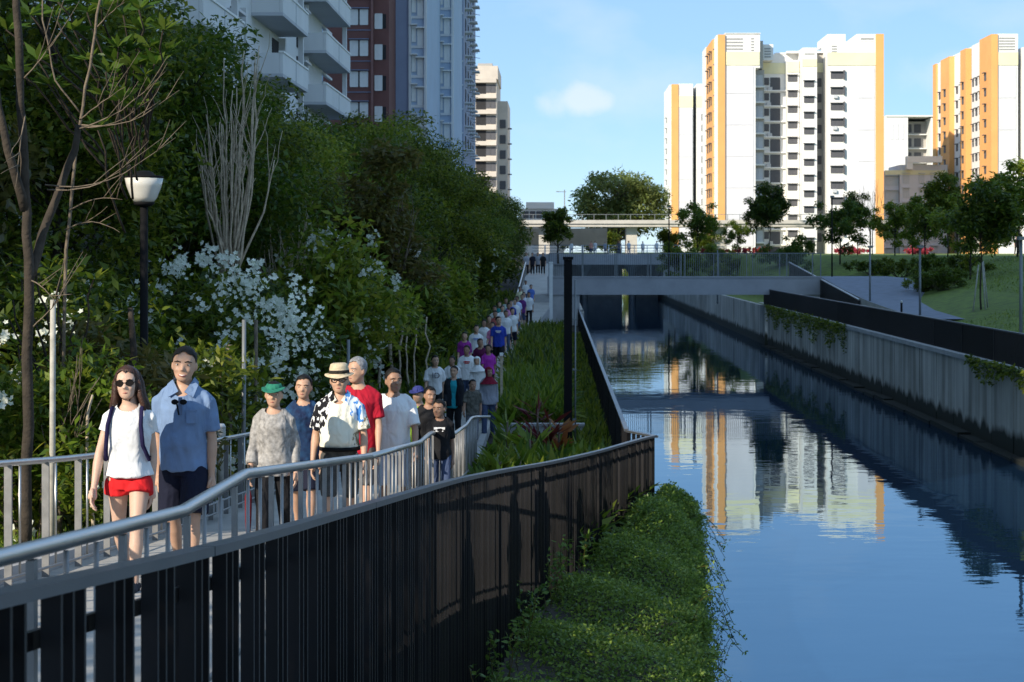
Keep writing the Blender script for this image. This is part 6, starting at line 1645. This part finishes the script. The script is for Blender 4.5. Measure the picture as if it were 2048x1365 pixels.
# ---- big trunks and arching twigs at the left margin
q = random.Random(41)
def twiggy(label, loc, paths, r0, barkm, twigs, seed, name='bare_tree', leaves=0):
    q = random.Random(seed); root = empty(name, label, 'tree', loc); ORG[root.name] = Vector((0, 0, 0)); L0 = Vector(loc)
    mb = MB()
    for i, (pts, ra, rb) in enumerate(paths):
        V = [Vector(p) - L0 for p in pts]; fine = []
        for a, b_ in zip(V, V[1:]): fine += curve_pts(a, b_, 4, q, .02)[:-1]
        fine.append(V[-1]); n_ = len(fine)
        mm = MB(); mm.tube(fine, [ra + (rb - ra) * k / (n_ - 1) for k in range(n_)], 8); mm.build('trunk' if i == 0 else 'branch', M[barkm], root)
    for (a, b_, lift) in twigs:
        a, b_ = Vector(a) - L0, Vector(b_) - L0
        pts = curve_pts(a, b_, 8, q, .018, lift); mm = MB(); mm.tube(pts, [.0085 - .0008 * k for k in range(9)], 6)
        for j in range(3):
            k = q.randint(3, 7); d_ = (b_ - a).normalized(); mm.tube(curve_pts(pts[k], pts[k] + d_ * q.uniform(.2, .5) + Vector((q.uniform(-.1, .1), q.uniform(-.2, .2), q.uniform(.1, .35))), 3, q, .04), [.005, .004, .003, .002], 5)
        mm.build('twig', M['bark'], root)
    return root
def W(x, y, D): return (PX(x, D), D, PZ(y, D))
gz = left_z(PX(55, 17), 17)
twiggy('thick dark trunk forking low behind the left end of the far handrail', (PX(52, 17), 17, gz), [([(PX(52, 17), 17, gz), W(55, 760, 17), W(58, 560, 17), W(50, 380, 17), W(40, 150, 17), W(30, -120, 17)], .058, .036), ([W(58, 560, 17), W(95, 440, 17.3), W(150, 300, 17.5), W(158, 250, 17.5)], .05, .03), ([W(50, 420, 17), W(15, 300, 16.8), W(-20, 120, 16.8)], .05, .03)], .1, 'barkdark',
       [(W(95, 380, 17.2), W(260, 330, 17), -.10), (W(90, 370, 17.2), W(350, 275, 17.2), -.14), (W(150, 260, 17.5), W(335, 140, 17), -.08), (W(160, 240, 17.5), W(250, 175, 17), .02), (W(60, 560, 17), W(108, 600, 16.6), .05), (W(60, 660, 17), W(120, 600, 16.8), .0), (W(45, 160, 17), W(125, 62, 16.8), -.03), (W(50, 230, 17), W(30, 380, 16.6), .1)], 42)
twiggy('thin sunlit pale trunk leaning right in the upper left corner', (PX(120, 18.5), 18.5, left_z(PX(120, 18.5), 18.5)), [([(PX(120, 18.5), 18.5, left_z(PX(120, 18.5), 18.5)), W(132, 500, 18.5), W(160, 250, 18.4), W(185, 100, 18.3), W(205, -40, 18.2), W(225, -160, 18.2)], .020, .012), ([W(163, 230, 18.4), W(110, 160, 18.3), W(85, 40, 18.2), W(84, -90, 18.2)], .010, .008)], .05, 'bark',
       [(W(190, 60, 18.3), W(250, 5, 18), .05), (W(160, 255, 18.4), W(300, 200, 18), -.1), (W(160, 250, 18.4), W(360, 180, 18.2), -.12), (W(140, 420, 18.4), W(245, 400, 18), .08), (W(130, 460, 18.4), W(240, 465, 18), .12)], 43)
twiggy('bare crooked shrub stems beside the woman in sunglasses', (PX(190, 18), 18, left_z(PX(190, 18), 18)), [([(PX(190, 18), 18, left_z(PX(190, 18), 18)), W(175, 830, 18), W(185, 790, 18)], .02, .012)], .03, 'barkpale',
       [(W(120, 900, 18), W(180, 790, 17.8), .05), (W(130, 900, 18), W(190, 850, 17.8), .05), (W(115, 870, 18), W(150, 790, 17.8), -.05), (W(150, 880, 18), W(160, 780, 17.8), .1)], 44, 'bare_shrub')

# ---- sunlit rosettes of long leaves (frangipani-like) in the upper left
def rosette_tree(label, centres, D, L, seed, trunk_from, leafm='leaf_big', name='rosette_tree'):
    r = np.random.default_rng(seed); q = random.Random(seed)
    loc = trunk_from; root = empty(name, label, 'tree', loc); ORG[root.name] = Vector((0, 0, 0)); L0 = Vector(loc)
    C, Dv = [], []
    for i, (x, y) in enumerate(centres):
        p = Vector(W(x, y, D + r.normal() * .25)) - L0
        mm = MB(); b0 = Vector((p.x * .35, p.y * .3 + .3, p.z - q.uniform(.6, 1.1))); mm.tube(curve_pts(b0, p, 6, q, .05, -.03), [.014, .014, .013, .012, .011, .010, .009], 6); mm.build('branch', M['barkdark'], root)
        for k in range(14):
            a = k * 2.4 + r.random(); el = .1 + .9 * r.random()
            C.append(tuple(p)); Dv.append((math.cos(a) * math.cos(el), math.sin(a) * math.cos(el), math.sin(el) * .8))
    MB().tube(curve_pts((0, 0, 0), (0.05, 0, (Vector(W(*centres[0], D)) - L0).z * .5), 5, q, .02), [.06, .055, .05, .045, .04, .03], 8).build('trunk', M['barkdark'], root)
    ob = link('leaves', leaf_mesh('leaves', np.array(C), L, seed, .30, sizevar=.3, dirs=np.array(Dv)), M[leafm], root); ob['kind'] = 'stuff'
rosette_tree('sunlit yellow green long leaved tree above the bare twigs', [(265, 130), (250, 180), (290, 150), (300, 95), (225, 165), (205, 190), (310, 130), (270, 215), (230, 125), (175, 25), (195, 260), (285, 60), (110, 35), (75, 120), (120, 5), (235, 95), (215, 145), (255, 105), (300, 175), (325, 110), (240, 200), (180, 120), (145, 60), (60, 30), (205, 15), (245, 30), (330, 60), (280, 20), (15, 60), (30, 140), (100, 170)], 18.6, .22, 51, (PX(255, 19.5), 19.5, left_z(PX(255, 19.5), 19.5)))
rosette_tree('long leaved pale tipped plant beneath the leftmost trunk', [(30, 600), (20, 640), (65, 500), (150, 640), (165, 700), (35, 690), (190, 560), (120, 560), (45, 560), (140, 690)], 19.0, .17, 52, (PX(100, 19), 19, left_z(PX(100, 19), 19)), 'leaf_mid', 'rosette_plant')

# ---- stakes
for px_, y0, y1, D, w_, m_, lab in ((103, 600, 960, 17.4, .030, 'stake', 'pale upright stake left of the woman in sunglasses'), (486, 640, 900, 24, .030, 'greypole', 'grey upright stake left of the green visor'), (456, 690, 900, 25, .05, 'bark', 'brown upright stake behind the shoulder of the tall man'), (440, 720, 900, 24.5, .035, 'bark', 'thin brown stake next to the shoulder of the tall man'), (695, 680, 860, 29, .028, 'greypole', 'grey stake right above the straw hat'), (510, 640, 880, 26, .03, 'bark', 'brown stake between the visor and the broom shaped tree')):
    x_ = PX(px_, D); mb = MB(); mb.tube([(x_, D, left_z(x_, D) - .1), (x_ + .01, D, (left_z(x_, D) + PZ(y0, D)) / 2), (x_ + .015, D, PZ(y0, D))], [w_ * 1.05, w_, w_ * .95], 8)
    tag(mb.build('stake', M[m_], None, (x_, D, left_z(x_, D))), lab, 'stake', 'stakes among the shrubs')

# ---- ground cover on the left edge of the ramp and strap leaf beds
def blades(name, label, pts, L, seed, leafm, bias=(0, 0, 1.1), aspect=.13, flat=.5, cat='ground cover', sizevar=.45):
    ob = link(name, leaf_mesh(name, pts, L, seed, aspect, bias, flat, sizevar), M[leafm]); tag(ob, label, cat, kind='stuff'); return ob
r = np.random.default_rng(61)
n_ = 15000; y = 10.5 + 24 * r.random(n_) ** 1.2; x = -4.42 - 2.2 * r.random(n_) ** 1.3
blades('ground_cover', 'bright green grassy ground cover behind the far handrail', np.stack([x, y, np.array([left_z(a, b_) for a, b_ in zip(x, y)]) - .02], 1), .24, 62, 'leaf_strap', aspect=.16)
n_ = 16000; y = 35 + 85 * r.random(n_); x = np.array([xl(a) for a in y]) - .05 - 2.2 * r.random(n_)
blades('ground_cover', 'dark ground cover along the far planted edge', np.stack([x, y, np.array([left_z(a, b_) for a, b_ in zip(x, y)]) - .02 + .5 * r.random(n_)], 1), .6, 63, 'leaf_dark', aspect=.24)

def strap_bed(name, label, x0, x1, y0, y1, n, L, seed, leafm, z=None):
    r = np.random.default_rng(seed); m_ = n // 12
    cx = x0 + (x1 - x0) * r.random(m_); cyy = y0 + (y1 - y0) * r.random(m_)
    i = r.integers(0, m_, n); px_ = cx[i] + r.normal(size=n) * .07; py = cyy[i] + r.normal(size=n) * .07; zz = r.random(n) * .45 + (1.15 if z is None else z)
    return blades(name, label, np.stack([np.clip(px_, x0, x1), py, zz], 1), L, seed, leafm, (0, 0, .55), .13, .7, 'planting')
BW = [(41.9, 55), (55, 70), (70, 98)]
strap_bed('strap_leaf_bed', 'dense bed of long arching strap leaves between walkway and canal fence, near part', -1.50, .18, 42.0, 56, 15000, .48, 71, 'leaf_strap', 1.2)
strap_bed('strap_leaf_bed', 'darker leaved far part of the strap leaf bed towards the bridge', -1.62, .25, 56, 89, 14000, .55, 72, 'leaf_dark', 1.2)
n_ = 12000; r = np.random.default_rng(73); y = 32 + 58 * r.random(n_); x = .30 + .85 * r.random(n_)
blades('ground_cover', 'low dark ground cover between the strap leaf bed and the canal fence', np.stack([x, y, np.full(n_, 1.14)], 1), .30, 74, 'leaf_dark', aspect=.2)
# fern-like bed in front of the planter wall
r = np.random.default_rng(75); n_ = 9000
y = 24 + 9 * r.random(n_); x0_ = np.array([interp(PLAN, a) if a < 30 else 1.1 for a in y]); x = -1.42 + (x0_ - .12 + 1.42) * r.random(n_)
zt = 1.2 + (y - 24) * .005 + r.random(n_) * (.22 + .22 * np.exp(-((y - 33) / 4.0) ** 2))
blades('fern_bed', 'leafy fern bed between the steel handrail and the front fence', np.stack([x, y, zt], 1), .36, 76, 'leaf_mid', (0, 0, .5), .26, .8, 'planting')
r = np.random.default_rng(77); n_ = 5000; y = 33 + 8 * r.random(n_); x = -1.4 + 2.5 * r.random(n_)
blades('ground_cover', 'low leafy ground cover at the foot of the planter wall', np.stack([x, y, np.full(n_, 1.12) + .08 * r.random(n_)], 1), .16, 78, 'leaf_mid', (0, 0, .6), .4, .8)
def spiky(label, x, D, z0, H, L, n, leafm, seed, asp=.15, name='spiky_plant', bias=1.0):
    r = np.random.default_rng(seed); root = empty(name, label, 'plant', (x, D, z0)); ORG[root.name] = Vector((0, 0, 0))
    zz = H * r.random(n); a = r.random(n) * 6.28
    p = np.stack([np.cos(a) * .05, np.sin(a) * .05, zz], 1)
    d = np.stack([np.cos(a), np.sin(a), bias * (.3 + r.random(n))], 1)
    ob = link('leaves', leaf_mesh('leaves', p, L, seed, asp, sizevar=.3, dirs=d), M[leafm], root); ob['kind'] = 'stuff'
    MB().tube([(0, 0, 0), (0, 0, H)], [.03, .02], 6).build('stem', M['bark'], root)
for i, (px_, y_, D, H, L, n_, lm, asp, lab) in enumerate(((1000, 925, 30.5, .45, .42, 40, 'leaf_yellow', .22, 'sunlit yellow green broad leaved plant behind the front fence'), (1040, 920, 31, .35, .36, 26, 'leaf_yellow', .22, 'smaller yellow green plant right of the sunlit one'), (1075, 872, 38, .75, .50, 34, 'leaf_red', .14, 'dark red spiky plant in front of the planter wall'), (1100, 880, 37, .6, .45, 24, 'leaf_red', .16, 'reddish spiky plant beside the dark column'), (1118, 876, 37.5, .45, .35, 30, 'leaf_orange', .3, 'orange croton at the foot of the dark column'), (1015, 880, 37, .55, .5, 30, 'leaf_strap', .2, 'broad leaved green plant left of the red spiky one'), (1060, 905, 33, .5, .5, 34, 'leaf_mid', .2, 'leafy green plant behind the cap of the front fence'))):
    spiky(lab, PX(px_, D), D, 1.15, H + (PZ(y_, D) - 1.15) * .55, L, n_, lm, 80 + i, asp)

# ---- trailing creeper outside the front fence, spilling over the canal edge
r = np.random.default_rng(91)
def creeper(n, seed):
    r = np.random.default_rng(seed); P_ = []
    D = 9 + 21.6 * r.random(n) ** .85
    xf = np.array([interp(PLAN, min(d, 30)) for d in D]) + .05
    xe = 1.32 + (D - 17) * .072 + .10 * np.sin(D * 3.1) + .06 * np.sin(D * 7.7)
    xe = np.maximum(xe, xf + .5)
    u = r.random(n)
    x = xf + (xe - xf) * u
    hump = .30 * np.exp(-((D - 27.5) / 2.6) ** 2) + .12
    z = 1.10 + hump * np.sin(np.clip(u, .05, .97) * math.pi) ** .6 + .10 * np.sin(D * 2.3 + u * 5) + r.normal(size=n) * .05
    return D, u, x, xe, z
n_ = 105000
D, u, x, xe, z = creeper(n_, 92)
ov = r.random(n_) < .36
x = np.where(ov, xe + .05 * r.random(n_) + .10 * r.normal(size=n_) * .5, x)
z = np.where(ov, 1.15 - 1.1 * r.random(n_) ** 1.6 * (.5 + .5 * np.sin(D * 1.7) ** 2), z)
ob = link('creeper', leaf_mesh('creeper', np.stack([x, D, z], 1), .052, 93, .55, (.15, -.1, .25), .7), M['leaf_vine']); tag(ob, 'dense small leaved creeper spilling over the canal edge below the front fence', 'creeper', kind='stuff')
# trailing strands
q = random.Random(94); ms = MB(); CP = []
for i in range(90):
    d = q.uniform(12, 30.4); x0 = 1.42 + (d - 17) * .072; z0 = q.uniform(.7, 1.2)
    tip = Vector((x0 + q.uniform(.12, .55), d - q.uniform(-.3, .5), z0 - q.uniform(.2, .95)))
    if q.random() < .18: tip.z = z0 + q.uniform(.1, .4); tip.x = x0 + q.uniform(.1, .3)
    pts = curve_pts((x0 - .1, d, z0), tip, 7, q, .05, .18); ms.tube(pts, .004, 4)
    for p in pts[1:]:
        for k in range(4): CP.append(tuple(p + Vector((q.gauss(0, .025), q.gauss(0, .025), q.gauss(0, .02)))))
ob = ms.build('creeper_strands', M['leaf_brown']); tag(ob, 'thin hanging creeper stems over the water', 'creeper', kind='stuff')
ob = link('creeper_leaves', leaf_mesh('creeper_leaves', np.array(CP), .055, 95, .5, (.1, 0, -.2)), M['leaf_vine']); tag(ob, 'small leaves on the hanging creeper stems', 'creeper', kind='stuff')
# taller weeds against the fence foot
CP = []; ms = MB()
for i in range(45):
    d = q.uniform(12, 24); x0 = interp(PLAN, d) + q.uniform(.05, .25); h_ = q.uniform(.2, .6)
    pts = curve_pts((x0, d, 1.2), (x0 + q.uniform(-.1, .2), d + q.uniform(-.2, .2), 1.25 + h_), 6, q, .06); ms.tube(pts, .004, 4)
    for p in pts[2:]:
        for k in range(5): CP.append(tuple(p + Vector((q.gauss(0, .03), q.gauss(0, .03), q.gauss(0, .03)))))
ob = ms.build('weed_stems', M['leaf_brown']); tag(ob, 'thin weed stems against the foot of the front fence', 'weeds', kind='stuff')
ob = link('weed_leaves', leaf_mesh('weed_leaves', np.array(CP), .075, 96, .45, (0, 0, .3)), M['leaf_vine']); tag(ob, 'weed leaves climbing the foot of the front fence', 'weeds', kind='stuff')
# earth shelf that carries the creeper
mb = MB(); ds = np.linspace(6, 30.4, 30)
for a, b_ in zip(ds, ds[1:]):
    xa, xb = interp(PLAN, min(a, 30)) - .3, interp(PLAN, min(b_, 30)) - .3; ea, eb = max(1.17 + (a - 17) * .073, xa + .6), max(1.17 + (b_ - 17) * .073, xb + .6)
    mb.quad((xa, a, 1.18), (ea, a, 1.05), (eb, b_, 1.05), (xb, b_, 1.18)); mb.quad((ea, a, 1.05), (ea, a, -1), (eb, b_, -1), (eb, b_, 1.05), 1)
mb.quad((interp(PLAN, 30) - .3, 30.4, 1.18), (1.17 + 13.4 * .073, 30.4, 1.05), (1.17 + 13.4 * .073, 30.4, -1), (interp(PLAN, 30) - .3, 30.4, -1), 1)
tag(mb.build('planting_ledge', [M['soil'], M['soil']]), 'dark soil planting ledge below the front fence', 'ground', kind='structure')
# hanging green on the right wall
r = np.random.default_rng(97); n_ = 9000; y = np.where(r.random(n_) < .55, 27 + 25 * r.random(n_) ** 1.4, 74 + 28 * r.random(n_))
z = 2.42 - r.random(n_) ** 1.8 * (.25 + .45 * (np.sin(y * 1.3) * .5 + .5)) * np.where(y > 70, 1.8, 1.0)
ob = link('creeper', leaf_mesh('creeper', np.stack([CANAL_R - .06 - .10 * r.random(n_), y, z], 1), .13, 98, .5, (-.4, 0, -.3)), M['leaf_dark']); tag(ob, 'dark creeper hanging over the top of the right canal wall', 'creeper', kind='stuff')

# ---- right bank trees
VY = make_tree('young tree with tripod stakes on the near grass slope', 'tree', (PX(1962, 75), 75, right_z(PX(1962, 75), 75)), 5.4, 1.35, 6500, .22, 34, .42, 201, low=.46, trunk_r=.045, leafm='leaf_dark', name='young_tree', group='young trees on the right bank')
VZ = make_tree('airy young tree beside the left foot of the main tower', 'tree', (PX(1395, 168), 168, 5.0), 6.0, 2.4, 5000, .29, 36, .46, 202, low=.16, leafm='leaf_mid', trunk_r=.07, name='young_tree', group='young trees on the right bank')
GR = 'young trees on the right bank'
RT = [(VZ, 1350, 176, 4.9, .8, 'airy dark young tree in front of the narrow tower'), (VZ, 1425, 160, 4.6, 2.1, 'young tree before the orange corner of the main tower'), (VY, 1540, 132, 6.0, 1.1, 'upright dark tree before the window recess'), (VZ, 1595, 122, 3.6, 3.0, 'low bushy tree before the stair shaft'), (VZ, 1680, 125, 5.2, 4.0, 'spreading dark tree before the right wing of the main tower'), (VY, 1715, 140, 5.0, 2.2, 'slim tree at the foot of the bare grey tree'), (VZ, 1790, 132, 4.6, 1.7, 'dark tree under the shaded violet block'), (VZ, 1850, 124, 4.9, .3, 'tree with lit top leaves under the violet block'), (VY, 1895, 118, 5.6, 2.9, 'dark tree at the side of the far right tower'), (VZ, 2035, 108, 6.8, 5.0, 'big dark tree at the right edge of the view'), (VZ, 1940, 96, 5.4, 4.6, 'leafy dark tree behind the staked young tree'), (VZ, 1475, 178, 4.0, 1.2, 'small tree before the plain panel of the main tower'), (VY, 1512, 150, 5.0, 5.2, 'narrow tree left of the window recess'), (VZ, 1990, 132, 5.4, 2.5, 'dark tree between the staked tree and the right edge'), (VZ, 1460, 145, 3.6, 2.2, 'bushy small tree right of the dark pole by the bridge'), (VZ, 1825, 140, 4.6, 4.4, 'leafy tree before the middle of the violet block'), (VZ, 1915, 128, 5.2, .1, 'leafy tree under the receding side of the far right tower'), (VZ, 1375, 185, 4.2, 4.0, 'leafy tree under the narrow tower')]
for v, px_, D_, H_, rz_, lab in RT:
    x_ = PX(px_, D_); copy_tree(v, (x_, D_, right_z(x_, D_) - .05), rz_, H_ / (5.4 if v is VY else 6.0), lab, GR)
make_tree('large round rain tree lit by the sun behind the viaduct', 'tree', (PX(1238, 350), 350, 5.0), 16.5, 9.2, 15000, .85, 60, 2.3, 203, low=.16, trunk_r=.6, leafm='leaf_rain', barkm='bark', name='rain_tree', shape='round', shell=.72)
make_tree('dark flat topped tree before the low white building', 'tree', (PX(1116, 200), 200, 4.2), 6.6, 2.0, 5000, .36, 26, .55, 204, low=.35, trunk_r=.14, name='leafy_tree')
for i, (px_, D_, H_, R_, lm, lab) in enumerate(((1340, 300, 5.0, 2.4, 'leaf_yellow', 'small sunlit yellow green tree under the viaduct end'), (1415, 290, 5.0, 2.6, 'leaf_yellow', 'sunlit yellow green tree behind the airy young tree'), (1262, 275, 5.6, 2.4, 'leaf_yellow', 'sunlit green bush seen through the slot under the road bridge'), (1215, 320, 4.5, 2.6, 'leaf_dark', 'dark bush under the viaduct'), (1165, 330, 5.0, 5.0, 'leaf_yellow', 'sunlit hedge seen beneath the viaduct'))):
    make_tree(lab, 'tree', (PX(px_, D_), D_, 4.6 if D_ != 275 else -.6), H_, R_, 3500, .45, 20, .8, 210 + i, low=.18, trunk_r=.1, leafm=lm, name='small_tree')
broom_tree('thin bare grey tree before the right wing of the main tower', (PX(1742, 150), 150, 5.0), 7.0, 12, 2.8, 1.6, 220, 'bark', .05)
# stakes of the young tree
x_ = PX(1962, 75)
for dx, dy in ((-.35, 0), (.35, .2), (.1, -.4)):
    z_ = right_z(x_ + dx, 75 + dy); mb = MB(); mb.tube([(x_ + dx, 75 + dy, z_ - .1), (x_ + dx * .3, 75 + dy * .3, z_ + 2.0)], .03, 6)
    tag(mb.build('stake', M['stake'], None, (x_ + dx, 75 + dy, z_)), {-.35: 'left', .35: 'right', .1: 'front'}[dx] + ' slanting prop stake of the young tree on the grass slope', 'stake', 'props of the young tree')
# shrubs on the right bank
for i, (px_, D_, H_, R_, lm, lab) in enumerate(((1885, 92, 1.3, 1.7, 'leaf_yellow', 'rounded yellow green bush on the grass slope'), (1850, 94, 1.0, 1.2, 'leaf_yellow', 'smaller yellow green bush left of the rounded one'), (1740, 118, 1.0, 2.4, 'leaf_dark', 'low dark hedge at the top of the slope'), (1800, 112, 1.1, 2.4, 'leaf_dark', 'low dark hedge behind the middle grey pole'), (1870, 108, 1.2, 2.4, 'leaf_mid', 'low green hedge behind the yellow green bush'), (1925, 100, 1.2, 1.8, 'leaf_dark', 'dark bush right of the yellow green one'), (1380, 150, 1.6, 2.2, 'leaf_dark', 'dark bush behind the footbridge railing'), (1480, 140, 1.5, 2.4, 'leaf_dark', 'broad dark bush in the middle behind the footbridge railing'), (1560, 130, 1.6, 2.2, 'leaf_mid', 'green bush at the right end of the footbridge'))):
    x_ = PX(px_, D_); make_shrub(lab, (x_, D_, right_z(x_, D_) - .05), H_, R_, 5000, .17, 230 + i, lm, 0, group='bushes on the right bank')
for i, (px_, w_, D_) in enumerate(((1428, 2.6, 200), (1495, 3.2, 205), (1700, 2.0, 190), (1836, 1.6, 180))):
    root = make_shrub(['red flowering bush left before the tower foot', 'wide red flowering bush before the tower foot', 'red flowering bush under the spreading dark tree', 'bright red flowering bush behind the middle grey pole'][i], (PX(px_, D_), D_, 5.2), .75, w_, 2400, .25, 250 + i, 'flower_red', 0, group='red flowering bushes by the towers', name='red_bush')
# short turf blades on the near slope
r = np.random.default_rng(99); n_ = 26000; y = 40 + 70 * r.random(n_); x = 14.95 + 13 * r.random(n_) ** 1.1
k = (y < 71) | (x > 20.8); x, y = x[k], y[k]
blades('grass', 'short turf blades on the right grass slope', np.stack([x, y, np.array([right_z(a, b_) for a, b_ in zip(x, y)]) - .01], 1), .16, 100, 'leaf_strap', (0, 0, 1.2), .12, .5, 'grass')

# ================================================================== STREET FURNITURE
def lamp_post(px_, D, label):
    x = PX(px_, D); z0 = left_z(x, D); ztop = z0 + 4.25
    t = empty('lamp_post', label, 'lamp post', (x, D, z0), 'black lamp posts left of the walkway')
    MB().tube([(x, D, z0 - .1), (x, D, z0 + .5), (x, D, z0 + .52), (x, D, ztop - .36)], [.075, .075, .052, .048], 12).build('pole', M['black'], t)
    mb = MB(); mb.rings([(x, D, ztop - .36, .06, .06), (x, D, ztop - .34, .11, .11), (x, D, ztop - .31, .13, .13)], 20); mb.build('collar', M['black'], t)
    mb = MB(); mb.rings([(x, D, ztop - .307, .115, .115), (x, D, ztop - .25, .155, .155), (x, D, ztop - .12, .205, .205), (x, D, ztop - .02, .226, .226)], 24); mb.build('lamp_bowl', M['lampglass'], t)
    mb = MB(); mb.rings([(x, D, ztop - .018, .228, .228), (x, D, ztop + .004, .228, .228), (x, D, ztop + .018, .13, .13), (x, D, ztop + .055, .10, .10), (x, D, ztop + .07, .05, .05)], 24); mb.build('lamp_cap', M['black'], t)
lamp_post(288, 21.0, 'black lamp post with glass bowl head rising behind the couple')
lamp_post(829, 58, 'farther black lamp post with glass bowl head among dark trees')
# dark square column at the planter
x, D = PX(1136, 38.5), 38.5
t = empty('column', 'tall dark square column standing by the planter wall', 'column', (x, D, 1.15))
MB().box(x - .09, x + .09, D - .09, D + .09, 1.1, PZ(520, D)).build('shaft', M['black'], t)
MB().box(x - .115, x + .115, D - .115, D + .115, PZ(520, D) + .002, PZ(514, D)).build('cap', M['black'], t)
MB().box(x - .17, x + .17, D - .17, D + .17, 1.1, 1.2).build('base_plate', M['greypole'], t)
MB().tube([(x + .16, D, 1.12), (x + .16, D, PZ(560, D))], .018, 8).build('conduit', M['greypole'], t)
for z in (1.8, 2.9, 4.0): MB().box(x + .1, x + .185, D - .025, D + .025, z, z + .04).build('bracket', M['greypole'], t)
# planter wall in front of the strap leaf bed
t = empty('planter_wall', 'low grey concrete planter wall between walkway end and canal fence', 'wall', (-.5, 41.4, 1.1))
for k in range(4): MB().box(-1.5 + k * .53 + .006, -1.5 + (k + 1) * .53 - .006, 41.2, 41.45, 1.0, 1.40).build('wall_panel', M['concrete'], t)
MB().box(-1.52, .64, 41.17, 41.48, 1.403, 1.46).build('coping', M['concrete'], t)
# posts on the walkway edge
x, D = PX(1003, 44), 44
t = empty('post', 'pale slender marker post at the bed side edge of the walkway', 'post', (x, D, path_z(D)))
MB().box(x - .03, x + .03, D - .03, D + .03, path_z(D) - .05, PZ(712, D)).build('shaft', M['barkpale'], t)
MB().box(x - .045, x + .045, D - .045, D + .045, PZ(712, D) + .001, PZ(706, D)).build('cap', M['whitepaint'], t)
x, D = PX(1102, 100), 100
t = empty('post', 'tall white post at the left end of the footbridge', 'post', (x, D, 1.3))
MB().box(x - .10, x + .10, D - .10, D + .10, 1.2, PZ(527, D)).build('shaft', M['whitepaint'], t)
MB().box(x - .12, x + .12, D - .12, D + .12, PZ(527, D) + .001, PZ(524, D)).build('cap', M['whitepaint'], t)
x, D = PX(443, 23), 23
t = empty('bollard', 'pale round post where the far handrail ends behind the tall man', 'post', (x, D, path_z(D)))
MB().tube([(x, D, path_z(D) - .1), (x, D, path_z(D) + 1.02)], .055, 12).build('shaft', M['stake'], t)
MB().tube([(x, D, path_z(D) + 1.022), (x, D, path_z(D) + 1.07)], [.06, .035], 12).build('cap', M['whitepaint'], t)
# grey light poles on the right bank
def grey_pole(px_, D, ytop, label, r_=.055, head=True, m='greypole', grp='grey light poles behind the right railing'):
    x = PX(px_, D); z0 = right_z(x, D) if x > 14.6 else 2.3; zt = PZ(ytop, D)
    t = empty('light_pole', label, 'light pole', (x, D, z0), grp)
    MB().tube([(x, D, z0 - .1), (x, D, zt)], [r_, r_ * .85], 10).build('pole', M[m], t)
    MB().tube([(x, D, z0 - .02), (x, D, z0 + .06)], r_ * 2.0, 10).build('base_plate', M[m], t)
    if head:
        MB().box(x - r_ * 2.2, x + r_ * 2.2, D - .25, D + .05, zt + .003, zt + .10).build('lamp_head', M['greypole'], t)
        MB().box(x - r_ * 1.7, x + r_ * 1.7, D - .22, D - .02, zt - .012, zt + .001).build('lamp_lens', M['lampglass'], t)
grey_pole(2042, 55, 480, 'grey light pole nearest, at the right edge of the grass slope', .06)
grey_pole(1840, 75, 496, 'middle grey light pole in front of the yellow green bush')
grey_pole(1740, 88, 496, 'grey light pole beside the foot of the sloping walk')
grey_pole(1664, 108, 395, 'tall thin dark pole behind the sloping railing', .05, True, 'black')
grey_pole(1435, 112, 500, 'thin grey pole rising behind the footbridge railing', .04, False)
grey_pole(1338, 170, 415, 'dark pole before the yellow green tree by the viaduct', .07, True, 'black')
x, D = PX(1803, 72), 72; z0 = 2.40 + .4
t = empty('bollard_light', 'short dark bollard light with pale top beside the blue grey walk', 'bollard', (x, D, z0))
MB().tube([(x, D, z0 - .4), (x, D, z0 + .62)], .045, 10).build('post', M['black'], t)
MB().tube([(x, D, z0 + .623), (x, D, z0 + .72)], [.05, .04], 10).build('lamp_head', M['lampglass'], t)
# mast above the low white building
x, D = PX(1129, 300), 300
t = empty('street_lamp', 'thin distant street lamp with cross arm above the viaduct', 'street lamp', (x, D, 10.4))
MB().tube([(x, D, 9), (x, D, PZ(380, D))], [.12, .08], 8).build('pole', M['greypole'], t)
MB().bar((x - 1.0, D, PZ(384, D)), (x + .3, D, PZ(384, D)), .12, .10).build('arm', M['greypole'], t)
MB().box(x - 1.4, x - .9, D - .15, D + .15, PZ(384, D) - .06, PZ(384, D) + .1).build('lamp_head', M['greypole'], t)
